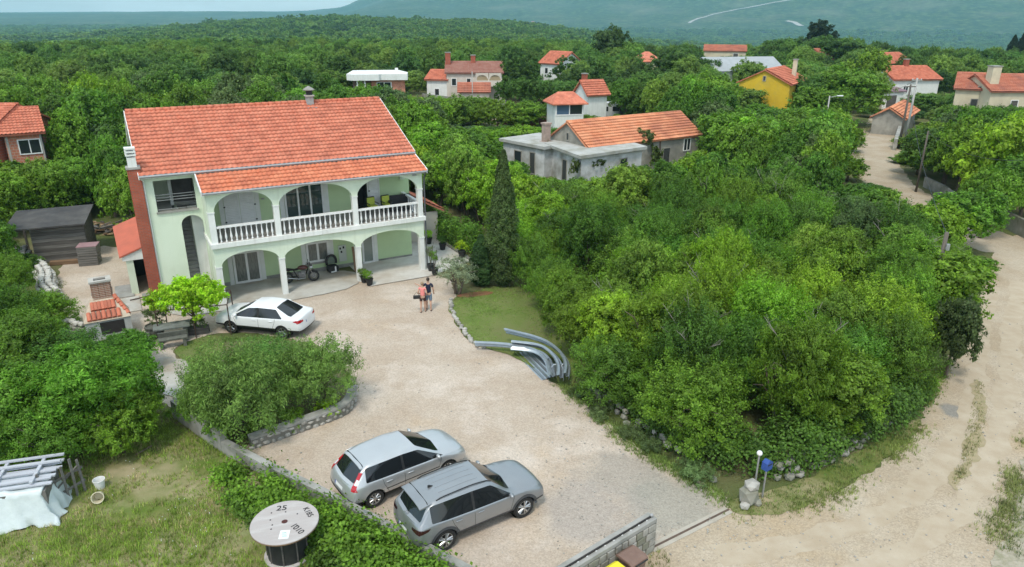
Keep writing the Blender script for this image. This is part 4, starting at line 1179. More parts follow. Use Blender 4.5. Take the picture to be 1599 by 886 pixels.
def saloon():
    C = [
        [(-2.24, .70, .30), (-2.30, .76, .44), (-2.30, .77, .66), (-2.25, .74, .95), (-2.23, .71, .985), (-2.22, .66, 1.0), (-2.22, .6, 1.01), (-2.22, .38, 1.02), (-2.22, 0, 1.025)],
        [(-2.10, .83, .28), (-2.13, .88, .46), (-2.12, .885, .68), (-2.06, .86, .95), (-2.05, .83, .99), (-2.04, .76, 1.015), (-2.03, .68, 1.025), (-2.03, .45, 1.04), (-2.04, 0, 1.045)],
        [(-1.74, .85, .26), (-1.74, .90, .48), (-1.74, .90, .70), (-1.72, .885, .96), (-1.70, .85, 1.0), (-1.68, .78, 1.025), (-1.67, .73, 1.03), (-1.70, .66, 1.04), (-1.76, 0, 1.06)],
        cabin(-1.40, -.98, .905, .89, .66, .54, .25, .985, 1.36, 1.43, .02),
        cabin(-.92, -.74, .90, .895, .69, .56, .25, .97, 1.385, 1.46, .02),
        cabin(-.18, -.18, .90, .895, .70, .58, .25, .955, 1.395, 1.475, .02),
        cabin(-.10, -.10, .90, .895, .70, .58, .25, .955, 1.395, 1.475, .02),
        cabin(.70, .36, .90, .89, .68, .55, .25, .935, 1.34, 1.445, .02),
        [(1.22, .84, .25), (1.22, .90, .48), (1.22, .90, .70), (1.22, .885, .91), (1.22, .85, .94), (1.15, .79, .965), (1.12, .755, .975), (1.17, .68, .99), (1.26, 0, 1.015)],
        bonnet(1.48, .90, .87, .26, .915, 1.0),
        bonnet(1.92, .89, .82, .27, .87, .94),
        bonnet(2.16, .82, .72, .28, .79, .86, zlow=.2),
        [(2.24, .70, .28), (2.29, .74, .42), (2.29, .73, .58), (2.24, .63, .72), (2.22, .59, .74), (2.21, .53, .76), (2.21, .45, .77), (2.22, .3, .78), (2.23, 0, .79)],
    ]
    g = {(2, 7): 3, (7, 7): 2}
    for c in (3, 4): g[(c, 4)] = 4
    for c in (6, 7): g[(c, 4)] = 5
    g[(5, 4)] = 6
    return dict(columns=C, glass=g, arches=[(-1.33, .37), (1.355, .37)], wheel_r=.325)

def make_car(name, label, spec, paint_m, lower_m, kind):
    t = thing(name, label, 'car')
    full = car_body(spec, paint_m, lower_m)
    bvh = split_car(full, t, paint_m, lower_m)
    wr = spec['wheel_r']
    for (x, rad) in spec['arches']:
        for s in (-1, 1):
            car_wheel(t, x, s * (.80 if kind == 'suv' else .775), wr, .225 if kind == 'suv' else .20, s, {'suv': 5, 'hatch': 9, 'saloon': 5}[kind], wr * (.70 if kind == 'suv' else .66), kind == 'suv')
            k = MB(); k.at((x, 0, wr)); k.lathe([(rad + .004, s * .45), (rad + .004, s * .80), (.0, s * .80)][:2], 28, 'y', cap=False); k.build('wheel_well', black_p, t)
            # flare round the opening
            V = []; F = []; ly = .9; n = 26; out = rad + (.075 if kind == 'suv' else .012)
            for i in range(n + 1):
                a = .02 + (PI - .04) * i / n
                for rr, lf in ((rad - .015, .004), (out, .007)):
                    h, nn = on_side(bvh, x + max(rr, rad + .012) * math.cos(a), max(.25, wr + max(rr, rad + .012) * math.sin(a)), s)
                    if h is not None and abs(h.y) > .78: ly = abs(h.y)
                    V.append((x + rr * math.cos(a), s * (ly + lf), wr + rr * math.sin(a)))
            F = [(2 * i, 2 * i + 1, 2 * i + 3, 2 * i + 2) for i in range(n)]
            if kind == 'suv':
                fl = MB(); fl.add(V, F); fl.build('wheel_arch_trim', lower_m, t, True)
    P = {'suv': dict(belt=.99, zs=.36, xs=[(.55, -.38), ], d1=[(.98, .95), (.86, .60), (.80, .36)], d2=[(-.38, 1.0), (-.38, .36)], d3=[(-1.12, 1.0), (-1.05, .80), (-.90, .55), (-.86, .38)]),
         'hatch': dict(belt=.92, zs=.33, d1=[(1.10, .86), (.98, .55), (.92, .34)], d2=[(-.26, .92), (-.26, .34)], d3=[(-1.02, .94), (-.98, .74), (-.86, .5), (-.82, .35)]),
         'saloon': dict(belt=.95, zs=.33, d1=[(1.14, .90), (1.02, .58), (.96, .35)], d2=[(-.14, .95), (-.14, .34)], d3=[(-1.02, .96), (-.98, .78), (-.86, .5), (-.82, .35)])}[kind]
    for s in (-1, 1):
        m = MB()
        for q in (P['d1'], P['d2'], P['d3']):
            k = seam(bvh, q, s); m.add(k.v, k.f)
        k = seam(bvh, [(P['d1'][-1][0], P['zs']), (P['d3'][-1][0], P['zs'])], s); m.add(k.v, k.f)
        m.build('door_seam', black_p, t)
        for hx in (P['d2'][0][0] + .20, P['d3'][0][0] + .22):
            hz = P['belt'] - (.10 if kind == 'suv' else .12)
            h, n = on_side(bvh, hx, hz, s)
            if h:
                d = MB(); d.at((h.x, h.y + s * .018, h.z)); d.lathe([(.008, -.11), (.017, -.08), (.017, .08), (.008, .11)], 8, 'x'); d.build('door_handle', paint_m, t, True)
        # mirror
        mx = P['d1'][0][0] - .16
        h, n = on_side(bvh, mx, P['belt'] - .0, s)
        yb = abs(h.y) if h else .88
        q = MB(); q.at((mx, s * (yb + .11), P['belt'] + .07)).ball((0, 0, 0), 1, 12, 8, (.06, .105, .065)); q.at(); q.tube([(mx, s * (yb - .02), P['belt'] + .01), (mx, s * (yb + .07), P['belt'] + .05)], .025, 6)
        q.build('mirror', paint_m, t, True)
    # lamps, plates, trims
    if kind == 'suv':
        for s in (-1, 1):
            k = patch(on_rear, [(s * .86, .82), (s * .50, .86), (s * .50, .93), (s * .86, .965)], (8, 3), bvh, .008); k.build('tail_light', red_dark, t, True)
            k = patch(side_fn(s), [(-2.12, .84), (-1.86, .90), (-1.78, .97), (-2.08, .95)], (5, 3), bvh, .008); k.build('tail_light', red_dark, t, True)
            k = patch(on_front, [(s * .50, .62), (s * .74, .60), (s * .72, .72), (s * .50, .74)], (4, 3), bvh, .008); k.build('headlight', clear_lens, t, True)
            V = []; m = MB()
            pts = []
            for i in range(13):
                x = -1.45 + 1.78 * i / 12; h, n = on_top(bvh, x, s * .60); pts.append(h + Vector((0, 0, .035)) if h else Vector((x, s * .6, 1.68)))
            pts[0].z -= .03; pts[-1].z -= .03
            m.tube(pts, .017, 6); m.build('roof_rail', black_p, t, True)
            k = seam(bvh, [(.70, .36), (-.88, .36)], s, .10); k.build('sill_trim', lower_m, t)
        k = patch(on_rear, [(-.84, .34), (.84, .34), (.84, .56), (-.84, .56)], (12, 3), bvh, .006); k.build('rear_bumper_trim', lower_m, t, True)
        k = patch(on_front, [(-.72, .50), (.72, .50), (.62, .78), (-.62, .78)], (10, 3), bvh, .006); k.build('grille', black_p, t, True)
        k = patch(on_rear, [(-.26, .60), (.26, .60), (.26, .71), (-.26, .71)], (4, 2), bvh, .012); pl = k.build('number_plate', plate_m, t)
        k = patch(on_rear, [(.26, .60), (.215, .60), (.215, .71), (.26, .71)], (1, 1), bvh, .014); k.build('plate_band', blue_m, pl)
        # slanted H in an oval on the hatch
        h, n = on_rear(bvh, 0, 1.085)
        if h:
            e = MB(); up = Vector((n.x, 0, n.z)); tz = Vector((-n.z, 0, n.x)) if n.x < 0 else Vector((0, 0, 1))
            if tz.z < 0: tz = -tz
            c = h + n * .03; Y = Vector((0, -1, 0))
            e.tube([c + Y * .085 * math.cos(a) + tz * .045 * math.sin(a) for a in [2 * PI * i / 20 for i in range(20)]], .006, 5, True)
            for sx in (-.034, .034): e.tube([c + Y * (sx - .012) - tz * .036, c + Y * (sx + .012) + tz * .036], .007, 5)
            e.tube([c - Y * .034 - tz * .006, c + Y * .034 + tz * .006], .006, 5); e.build('emblem', chrome, t)
        h, n = on_top(bvh, -1.30, 0)
        f = MB(); f.at((h.x, 0, h.z - .005)).prism([(-.11, 0), (.07, 0), (-.07, .075), (-.11, .07)], .03, 'y', -.015); f.build('antenna_fin', black_p, t)
        sp = MB(); V = []
        for i in range(13):
            yy = -.62 + 1.24 * i / 12; b = 1.555 - .05 * (yy / .62) ** 4
            V += [(-1.60, yy, b + .045), (-1.97, yy, b - .01), (-1.97, yy, b - .04), (-1.62, yy, b - .03)]
        F = []
        for i in range(12):
            for k in range(4): F.append((i * 4 + k, i * 4 + (k + 1) % 4, i * 4 + 4 + (k + 1) % 4, i * 4 + 4 + k))
        F += [(0, 1, 2, 3), (51, 50, 49, 48)]
        sp.add(V, F); sp.build('spoiler', paint_m, t, True, 40)
        for k in range(4):
            y0 = -.36 + .24 * k; m = MB(); m.tube([(on_top(bvh, -1.25 + 1.25 * i / 8, y0)[0] or Vector((0, 0, 1.6))) + Vector((0, 0, .002)) for i in range(9)], .009, 5); m.build('roof_rib', paint_m, t)
    else:
        zl = .80 if kind == 'hatch' else .82
        for s in (-1, 1):
            if kind == 'hatch':      # tall lamps up the rear pillars
                k = MB(); V = []
                patch(on_rear, [(s * .86, .80), (s * .70, .80), (s * .56, 1.24), (s * .66, 1.24)], (3, 8), bvh, .012, k)
                k.build('tail_light', red_lens, t, True)
                k = patch(on_rear, [(s * .80, .96), (s * .68, .96), (s * .64, 1.08), (s * .75, 1.08)], (3, 3), bvh, .016); k.build('indicator_lens', clear_lens, t, True)
            else:
                k = patch(on_rear, [(s * .84, .80), (s * .46, .82), (s * .46, .90), (s * .84, .95)], (6, 3), bvh, .012); k.build('tail_light', red_lens, t, True)
                k = patch(side_fn(s), [(-2.22, .80), (-1.94, .90), (-1.94, .93), (-2.2, .94)], (5, 3), bvh, .010); k.build('tail_light', red_lens, t, True)
            k = patch(on_front, [(s * .42, .58), (s * .70, .58), (s * .68, .70), (s * .44, .68)], (4, 3), bvh, .008); k.build('headlight', clear_lens, t, True)
            k = seam(bvh, [(1.0, .56), (-.92, .56)], s, .035)
            if kind == 'hatch': k.build('rub_strip', black_p, t)
        k = patch(on_front, [(-.5, .36), (.5, .36), (.45, .54), (-.45, .54)], (8, 3), bvh, .006); k.build('grille', black_p, t, True)
        pz = .62 if kind == 'hatch' else .70
        k = patch(on_rear, [(-.26, pz), (.26, pz), (.26, pz + .11), (-.26, pz + .11)], (4, 2), bvh, .012); pl = k.build('number_plate', plate_m, t)
        k = patch(on_rear, [(.26, pz), (.215, pz), (.215, pz + .11), (.26, pz + .11)], (1, 1), bvh, .014); k.build('plate_band', blue_m, pl)
        k = patch(on_rear, [(-.80, .44), (.80, .44), (.80, .50), (-.80, .50)], (12, 1), bvh, .012); k.build('bumper_strip', black_p if kind == 'hatch' else paint_m, t, True)
        if kind == 'hatch':
            sp = MB(); V = []
            for i in range(13):
                yy = -.56 + 1.12 * i / 12; b = 1.395 - .04 * (yy / .56) ** 4
                V += [(-1.36, yy, b + .035), (-1.60, yy, b - .005), (-1.60, yy, b - .03), (-1.4, yy, b - .04)]
            F = []
            for i in range(12):
                for q in range(4): F.append((i * 4 + q, i * 4 + (q + 1) % 4, i * 4 + 4 + (q + 1) % 4, i * 4 + 4 + q))
            F += [(0, 1, 2, 3), (51, 50, 49, 48)]
            sp.add(V, F); sp.build('spoiler', paint_m, t, True, 40)
    u = MB(); u.box(-1.7, 1.7, -.62, .62, .18, .34); u.build('underbody', black_p, t)
    return t
red_dark = glass_mat('dark_red_lens', (.035, .008, .010), .10)
silver1 = paint('silver_paint', (.52, .53, .535), .55)
silver2 = paint('shimmering_grey_paint', (.31, .32, .33), .6)
white_c = paint('white_car_paint', (.80, .81, .82), 0.0)
clad = mat('grey_cladding', (.060, .062, .066), (.075, .077, .08), scale=6, rough=.6)
def stand(car, rear, front, xr, xf, near=1):
    """set a car so that its near wheels stand on two points of the ground"""
    r, f = Vector(rear), Vector(front); d = (f - r).normalized(); a = math.atan2(d.y, d.x)
    n = Vector((-d.y, d.x, 0))
    mid = (r + f) / 2
    c = mid + n * .80 * near - d * ((xr + xf) / 2)
    car.location = (c.x, c.y, .014); car.rotation_euler = (0, 0, a)
c1 = make_car('parked_car', 'silver grey sport utility car with roof rails and five spoke alloy wheels', suv(), silver2, clad, 'suv')
stand(c1, G(694, 858), G(816, 806), -1.34, 1.34)
c2 = make_car('parked_car', 'light silver hatchback with tall red rear lamps beside the larger grey car', hatch(), silver1, silver1, 'hatch')
stand(c2, G(582, 793), G(701, 742), -1.31, 1.33)
c3 = make_car('parked_car', 'white saloon car parked beyond the shrub bed near the porch', saloon(), white_c, black_p, 'saloon')
stand(c3, G(437, 528), G(369, 521), -1.33, 1.355, -1)
for c in (c1, c2, c3): c['group'] = 'cars parked on the gravel drive'
# ------------------------------------------------------------------ things about the yard
stone_m = mat('limestone', (.36, .345, .31), (.24, .23, .20), scale=2.5, detail=8, rough=.95, spec=.15, col3=(.45, .43, .39), scale3=1.3, bump=.5, bscale=16, coords='World')
stone_dk = mat('mossy_limestone', (.25, .24, .20), (.14, .15, .09), scale=2.2, detail=8, rough=.95, col3=(.34, .325, .29), scale3=1.1, bump=.5, bscale=16, coords='World')
stone_wh = mat('pale_limestone', (.58, .56, .52), (.42, .40, .36), scale=2.2, detail=8, rough=.95, col3=(.50, .47, .42), scale3=1.1, bump=.5, bscale=16, coords='World')
mortar_m = mat('mortar', (.22, .21, .185), (.16, .155, .13), scale=3, detail=7, rough=.95, coords='World', bump=.4, bscale=20)
wood_grey = mat('grey_wood', (.20, .19, .175), (.12, .112, .10), scale=2.5, detail=8, rough=.9, stretch=(.4, 4, 4), bump=.3, bscale=12)
wood_dark = mat('dark_wood', (.075, .068, .062), (.125, .115, .105), scale=2.5, detail=8, rough=.92, stretch=(.35, 4, 4), bump=.3, bscale=12)
wood_brown = mat('brown_wood', (.24, .15, .09), (.16, .10, .06), scale=2.5, detail=8, rough=.9, stretch=(.4, 4, 4))
skin_m = mat('skin', (.52, .32, .23), (.46, .27, .19), scale=9, rough=.6)

STONES = []
for k in range(6):
    b = bmesh.new(); bmesh.ops.create_icosphere(b, subdivisions=1, radius=.5)
    rr = random.Random(k)
    for v in b.verts: v.co *= rr.uniform(.82, 1.12); v.co.x = max(-.46, min(.46, v.co.x)); v.co.y = max(-.46, min(.46, v.co.y)); v.co.z = max(-.42, min(.42, v.co.z))
    me = bpy.data.meshes.new('stone'); b.to_mesh(me); b.free(); me.materials.append(stone_m); STONES.append(me)
def stones_with(m):
    out = []
    for s in STONES:
        q = s.copy(); q.materials.clear(); q.materials.append(m); out.append(q)
    return out
ST_DK, ST_WH = stones_with(stone_dk), stones_with(stone_wh)
def stone(parent, p, size, rz, meshes):
    return link('stone', random.choice(meshes), parent, p, (random.uniform(-.15, .15), random.uniform(-.15, .15), rz), size)
def along(pts, step):
    """points and headings at even steps along a polyline"""
    P = [Vector(p) for p in pts]; out = []; rest = 0.0
    for a, b in zip(P[:-1], P[1:]):
        L = (b - a).length; t = (b - a) / L; s = rest
        while s < L:
            out.append((a + t * s, math.atan2(t.y, t.x))); s += step
        rest = s - L
    return out
def smooth_line(pts, it=2):
    P = [Vector(p) for p in pts]
    for _ in range(it):
        Q = [P[0]]
        for a, b in zip(P[:-1], P[1:]): Q += [a * .75 + b * .25, a * .25 + b * .75]
        P = Q + [P[-1]]
    return P

# ---- stone walls
def stone_wall(name, label, line, h, w, courses, step, meshes, cap=None, core=mortar_m, side=1, top_stones=False, cat='wall', group=None):
    """core of mortar with faces of single stones set proud of it"""
    o = line[0]; t = thing(name, label, cat, (o[0], o[1], 0), 0, group)
    L = [Vector((p[0] - o[0], p[1] - o[1], 0)) for p in line]
    m = MB(); m.sweep(L, [(-w / 2, -.05), (-w / 2, h - .02), (w / 2, h - .02), (w / 2, -.05)]); m.build('core', core, t)
    if cap:
        m = MB(); m.sweep(L, [(-w / 2 - .03, h - .02), (-w / 2 - .03, h + .06), (w / 2 + .03, h + .06), (w / 2 + .03, h - .02)]); m.build('coping', cap, t)
    ch = h / courses
    for c in range(courses):
        for (p, a) in along(L, step):
            l = Vector((-math.sin(a), math.cos(a), 0))
            q = p + Vector((math.cos(a), math.sin(a), 0)) * (step * (.5 * (c % 2)) + random.uniform(-.04, .04)) + l * side * (w / 2 - .02)
            stone(t, (q.x, q.y, ch * (c + .5) + random.uniform(-.05, .05)), (step * random.uniform(.6, 1.25), random.uniform(.14, .2), ch * random.uniform(.6, 1.2)), a, meshes)
    if top_stones:
        for (p, a) in along(L, step * 1.1):
            stone(t, (p.x + random.uniform(-.08, .08), p.y + random.uniform(-.08, .08), h + .02), (step * 1.15, w * random.uniform(.7, 1.05), .22), a, meshes)
    return t
bedline = smooth_line([G(392, 700), (G(392, 700) + G(500, 662)) / 2, G(500, 662), G(538, 648), G(549, 634), G(552, 618)])
stone_wall('stone_wall', 'low curved rubble wall round the near edge of the shrub bed', bedline, .42, .30, 2, .26, STONES, concrete_grey, side=-1)
# plain rendered wall between meadow and drive
W0 = [G(275, 650), G(352, 706), G(430, 748), G(500, 782), G(600, 836), G(700, 892), G(760, 925)]
o = W0[0]; t = thing('concrete_wall', 'plain grey concrete wall running down between the meadow and the parked cars', 'wall', o)
n = len(W0)
for k in range(n - 1):
    a, b = W0[k] - o, W0[k + 1] - o; d = (b - a).normalized()
    h = .72 if k == 0 else .48
    m = MB(); m.sweep([a + d * .006, b - d * .006], [(-.12, -.05), (-.12, h), (.12, h), (.12, -.05)]); m.build('wall_section', concrete_grey, t)
# kerb of field stones round the lawn
kl = smooth_line([G(703, 470), G(706, 490), G(722, 515), G(740, 540), G(760, 545)])
t = thing('stone_border', 'row of rough field stones edging the small lawn beside the drive', 'border', kl[0])
for (p, a) in along(kl, .27):
    q = p - kl[0]; stone(t, (q.x + random.uniform(-.05, .05), q.y + random.uniform(-.05, .05), .08), (.30 * random.uniform(.8, 1.2), .26 * random.uniform(.8, 1.2), .26 * random.uniform(.7, 1.2)), a + random.uniform(-.4, .4), STONES)
# boulder wall below the thicket
bl = [G(u, v) for u, v in [(1218, 754), (1245, 744), (1300, 720), (1360, 686), (1415, 648), (1440, 622)]]
t = thing('dry_stone_wall', 'tumbled dry stone wall at the foot of the thicket facing the gravel road', 'wall', bl[0])
for (p, a) in along(bl, .40):
    q = p - bl[0]; l = Vector((-math.sin(a), math.cos(a), 0))
    for c in range(3):
        if random.random() < .22: continue
        s = random.uniform(.6, 1.15)
        x = q + l * (.10 * c + random.uniform(-.1, .14)) + Vector((math.cos(a), math.sin(a), 0)) * (.2 * (c % 2))
        stone(t, (x.x, x.y, .12 + c * .25), (.44 * s, .36 * s, .30 * random.uniform(.7, 1.2)), a + random.uniform(-.4, .4), STONES if random.random() < .3 else ST_DK)
bl = [G(u, v) for u, v in [(905, 612), (940, 640), (990, 680), (1055, 728), (1112, 758)]]
t = thing('dry_stone_wall', 'low mossy stone wall hidden under leaves along the drive side of the thicket', 'wall', bl[0])
for (p, a) in along(bl, .42):
    q = p - bl[0]; l = Vector((-math.sin(a), math.cos(a), 0))
    for c in range(2):
        if random.random() < .3: continue
        s = random.uniform(.6, 1.1); x = q + l * (.25 + .12 * c + random.uniform(-.1, .14))
        stone(t, (x.x, x.y, .10 + c * .22), (.42 * s, .34 * s, .26), a + random.uniform(-.4, .4), ST_DK if random.random() < .75 else STONES)
# pale dry wall at the left of the yard
dl = smooth_line([G(38, 405), G(30, 420), G(62, 428), G(78, 445), G(72, 462), G(88, 475)])
t = thing('dry_stone_wall', 'pale winding dry stone wall beside the dark shed', 'wall', dl[0])
L = [p - dl[0] for p in dl]
m = MB(); m.sweep(L, [(-.36, -.05), (-.30, .72), (.30, .72), (.36, -.05)]); m.build('core', mortar_m, t)
for (p, a) in along(L, .36):
    l = Vector((-math.sin(a), math.cos(a), 0))
    for (off, z) in ((-.36, .2), (-.33, .5), (-.16, .78), (.16, .78), (.33, .5), (.36, .2)):
        x = p + l * off; s = random.uniform(.85, 1.25)
        stone(t, (x.x, x.y, z + random.uniform(-.04, .04)), (.42 * s, .34 * s, .30 * s), a + random.uniform(-.3, .3), ST_WH)
dl = [G(80, 525), G(112, 520), G(135, 528)]
t = thing('dry_stone_wall', 'short pale stone wall behind the barbecue', 'wall', dl[0])
for (p, a) in along([q - dl[0] for q in dl], .36):
    for z in (.15, .42, .66): stone(t, (p.x, p.y + random.uniform(-.05, .05), z), (.42, .38, .30), a, ST_WH if z > .6 else STONES)
for (u, v, s) in ((152, 545, .7), (96, 470, .6)):
    tag(link('boulder', random.choice(ST_WH), None, G(u, v) + Vector((0, 0, s * .3)), (0, 0, random.uniform(0, 3)), (s, s * .8, s * .8)), 'pale limestone boulder beside the brick barbecue' if u > 100 else 'pale limestone boulder at the end of the winding wall', 'boulder')

# gate wall with single stones, steel rack of the sliding gate on top
ga, gb = G(1014, 856), Vector((-.9, 12.6, 0))
gd = (gb - ga).normalized(); gl = (gb - ga).length; gang = math.atan2(gd.y, gd.x)
gw = thing('gate_wall', 'grey crazy stone wall with a toothed gate rail along its top', 'wall', ga, gang)
GWH = 1.15
m = MB(); m.box(0, gl, -.14, .14, -.05, GWH - .14); m.build('core', mortar_m, gw)
m = MB(); m.box(-.02, gl, -.17, .17, GWH - .14, GWH); cp = m.build('coping', concrete_grey, gw); bevel_mesh(cp.data, .012)
rr = random.Random(5)
for row in range(4):
    x = .0
    while x < gl - .2:
        w = rr.uniform(.22, .42); h = (GWH - .16) / 4
        for sd in (-1, 1):
            b = [(x + .015 + rr.uniform(0, .03), h * row + .012 + rr.uniform(0, .03)), (x + w - rr.uniform(0, .03), h * row + .012 + rr.uniform(0, .03)), (x + w - rr.uniform(0, .03), h * (row + 1) - rr.uniform(0, .02)), (x + w * .5, h * (row + 1) - rr.uniform(0, .01)), (x + .015 + rr.uniform(0, .03), h * (row + 1) - rr.uniform(0, .02))]
            s = MB(); s.prism(b, .05 * sd, 'y', .13 * sd); o = s.build('stone', stone_m if rr.random() < .6 else stone_dk, gw); bevel_mesh(o.data, .012)
        x += w
for row in range(3):
    s = MB(); s.box(-.06, .0, -.15, .15, .02 + row * .33, .32 + row * .33); o = s.build('stone', stone_m, gw); bevel_mesh(o.data, .02)
m = MB(); m.box(.12, gl, .02, .06, GWH + .02, GWH + .055)
for k in range(int((gl - .1) / .055)): m.prism([(.12 + k * .055, GWH + .02), (.12 + k * .055 + .028, GWH + .02), (.12 + k * .055 + .014, GWH - .006)], .035, 'y', .022)
m.build('gate_rack', mat('dark_steel', (.03, .028, .028), (.05, .042, .038), scale=5, rough=.6, metal=.4), gw)
m = MB(); m.at((.08, .04, GWH + .06)).ball((0, 0, 0), .055, 8, 6); m.build('rail_stop', gut, gw)
for k in range(18):
    m = MB(); m.cbox((.3 + k * gl / 19, .04, GWH + .008), (.05, .07, .016)); m.build('rail_clip', white_p, gw)
# gate track across the entrance
ta, tb = G(1016, 858), G(1138, 797)
d = (tb - ta); L = d.length
m = MB(); m.box(0, L, -.16, .16, .0, .028); m.cur = 1; m.box(0, L, -.03, .03, .028, .045)
tag(m.build('gate_track', [mat('worn_concrete', (.44, .40, .34), (.38, .34, .28), scale=2, detail=8, rough=.95, coords='World'), mat('rusty_steel', (.16, .11, .085), (.11, .08, .065), scale=5, rough=.75, metal=.3)], None, loc=ta, rot=(0, 0, math.atan2(d.y, d.x))), 'flush steel gate track set in a pale concrete strip across the entrance', 'gate track')
# gate pillar in stone
pp = G(1166, 786)
t = thing('gate_pillar', 'short rough stone gate pillar half under the thicket', 'pillar', pp, .25)
stone(t, (0, 0, .36), (.78, .66, .88), .2, ST_DK)
stone(t, (.05, -.05, .70), (.60, .52, .34), .9, STONES)
stone(t, (-.22, -.22, .12), (.42, .34, .30), .5, STONES); stone(t, (.26, -.16, .10), (.36, .30, .24), 1.4, ST_DK)
# lamp and blue letter box at the pillar
lp = G(1176, 776)
t = thing('garden_lamp', 'small white globe lamp on a thin post by the stone pillar', 'lamp', lp)
m = MB(); m.cyl(.03, 1.55, 8); m.build('post', gut, t)
m = MB(); m.at((0, 0, 1.63)).ball((0, 0, 0), .09, 12, 8); m.build('globe', white_p, t, True)
bp_ = G(1190, 778)
t = thing('letter_box', 'blue metal letter box on a post in the leaves beside the white lamp', 'letter box', bp_, .6)
m = MB(); m.cyl(.03, 1.1, 8); m.build('post', gut, t)
m = MB(); m.box(-.14, .14, -.10, .10, 1.1, 1.36); m.prism([(-.14, 1.36), (.14, 1.36), (0, 1.44)], .20, 'y', -.10); o = m.build('box', mat('blue_paint', (.03, .07, .26), (.04, .09, .30), scale=6, rough=.45), t)
m = MB(); m.box(-.10, .10, -.108, -.10, 1.29, 1.32); m.build('slot', black_p, t)

# ---- wheelie bins below the gate wall
def wheelie(name, label, p, rz, bm_, lm):
    t = thing(name, label, 'bin', p, rz, 'wheelie bins at the gate wall'); t.scale = (.93, .93, .93)
    V = [(-.21, -.22, .06), (.21, -.22, .06), (.21, .22, .06), (-.21, .22, .06), (-.28, -.30, .95), (.28, -.30, .95), (.28, .30, .95), (-.28, .30, .95)]
    m = MB(); m.add(V, [(3, 2, 1, 0), (4, 5, 6, 7), (0, 1, 5, 4), (1, 2, 6, 5), (2, 3, 7, 6), (3, 0, 4, 7)]); m.box(-.30, .30, -.32, .32, .90, .945)
    b = m.build('bin_body', bm_, t); bevel_mesh(b.data, .02)
    m = MB(); m.prism([(-.33, .95), (.33, .95), (.33, .985), (.22, 1.06), (-.22, 1.06), (-.33, .985)], .68, 'x', -.31); l = m.build('lid', lm, t); bevel_mesh(l.data, .02)
    m = MB(); m.tube([(-.24, .36, .98), (.24, .36, .98)], .022, 8); m.build('handle', black_p, t)
    for s in (-1, 1):
        w = MB(); w.at((s * .24, .26, .1)).lathe([(.1, -.025), (.1, .025)], 14, 'x'); w.build('wheel', black_p, t)
    return t
brown_p = mat('brown_plastic', (.17, .10, .075), (.20, .125, .095), scale=4, rough=.5, spec=.4)
yellow_p = mat('yellow_plastic', (.72, .62, .02), (.66, .56, .02), scale=4, rough=.45, spec=.4)
nrm_ = Vector((-gd.y, gd.x, 0))
wheelie('wheelie_bin', 'brown lidded wheelie bin standing against the grey stone gate wall', Vector((*G(988, 864, 1.0).xy, 0)), gang, brown_p, brown_p)
wheelie('wheelie_bin', 'wheelie bin with a bright yellow lid in front of the gate wall', Vector((*G(962, 890, 1.0).xy, 0)), gang, black_p, yellow_p)

# ---- cable drum
sp = G(447, 875)
drum = thing('cable_drum', 'big grey wooden cable drum lying on its side with felt pen writing on top', 'cable drum', sp + Vector((0, .25, 0)), .3)
TZ = 1.12
ply = mat('grey_plywood', (.43, .39, .37), (.34, .30, .285), scale=1.6, detail=8, rough=.75, stretch=(.5, 3, 3), col3=(.48, .45, .43), scale3=1.6)
m = MB(); m.lathe([(.90, TZ - .07), (.925, TZ - .055), (.925, TZ - .012), (.915, TZ)], 56); top = m.build('flange', ply, drum, True, 40)
m = MB(); m.lathe([(.93, TZ - .058), (.932, TZ - .02)], 56, cap=False); m.build('rim_band', wood_brown, drum, True)
m = MB(); m.lathe([(.64, 0), (.66, .02), (.66, .06), (.64, .07)], 48); m.build('flange', ply, drum, True, 40)
m = MB(); m.lathe([(.56, .07), (.56, TZ - .071)], 32, cap=False); m.build('barrel', black_p, drum, True)
for k in range(9):
    a = 2 * PI * k / 9 + .3; m = MB(); m.at((.565 * math.cos(a), .565 * math.sin(a), 0)).box(-.02, .02, -.02, .02, .08, TZ - .08); m.build('stave', wood_dark, drum)
m = MB(); m.lathe([(.085, TZ + .002), (.05, TZ + .003), (.001, TZ + .003)], 18, cap=False); m.build('axle_hole', mat('dark_rust', (.10, .035, .03), (.05, .02, .02), scale=20, rough=.9), top)
for (r, a) in ((.42, .6), (.42, 1.5), (.42, 2.7), (.42, 3.7), (.42, 5.6), (.33, 3.3), (.60, 2.2)):
    m = MB(); m.at((r * math.cos(a), r * math.sin(a), TZ)).lathe([(.024, 0), (.02, .008), (.001, .009)], 8, cap=False); m.build('bolt', black_p, top)
ink = mat('felt_pen', (.03, .028, .03), rough=.8)
def text(body, size, loc, rz, material, parent, name='lettering', rx=0.0, ext=.0, sx=1):
    cu = bpy.data.curves.new(name, 'FONT'); cu.body = body; cu.size = size; cu.align_x = 'CENTER'; cu.align_y = 'CENTER'; cu.extrude = ext; cu.offset = .004
    o = bpy.data.objects.new(name, cu); COL.objects.link(o)
    dg = bpy.context.evaluated_depsgraph_get(); dg.update()
    me = bpy.data.meshes.new_from_object(o.evaluated_get(dg)); bpy.data.objects.remove(o)
    me.materials.clear(); me.materials.append(material)
    return link(name, me, parent, loc, (rx, 0, rz), (sx, 1, 1))
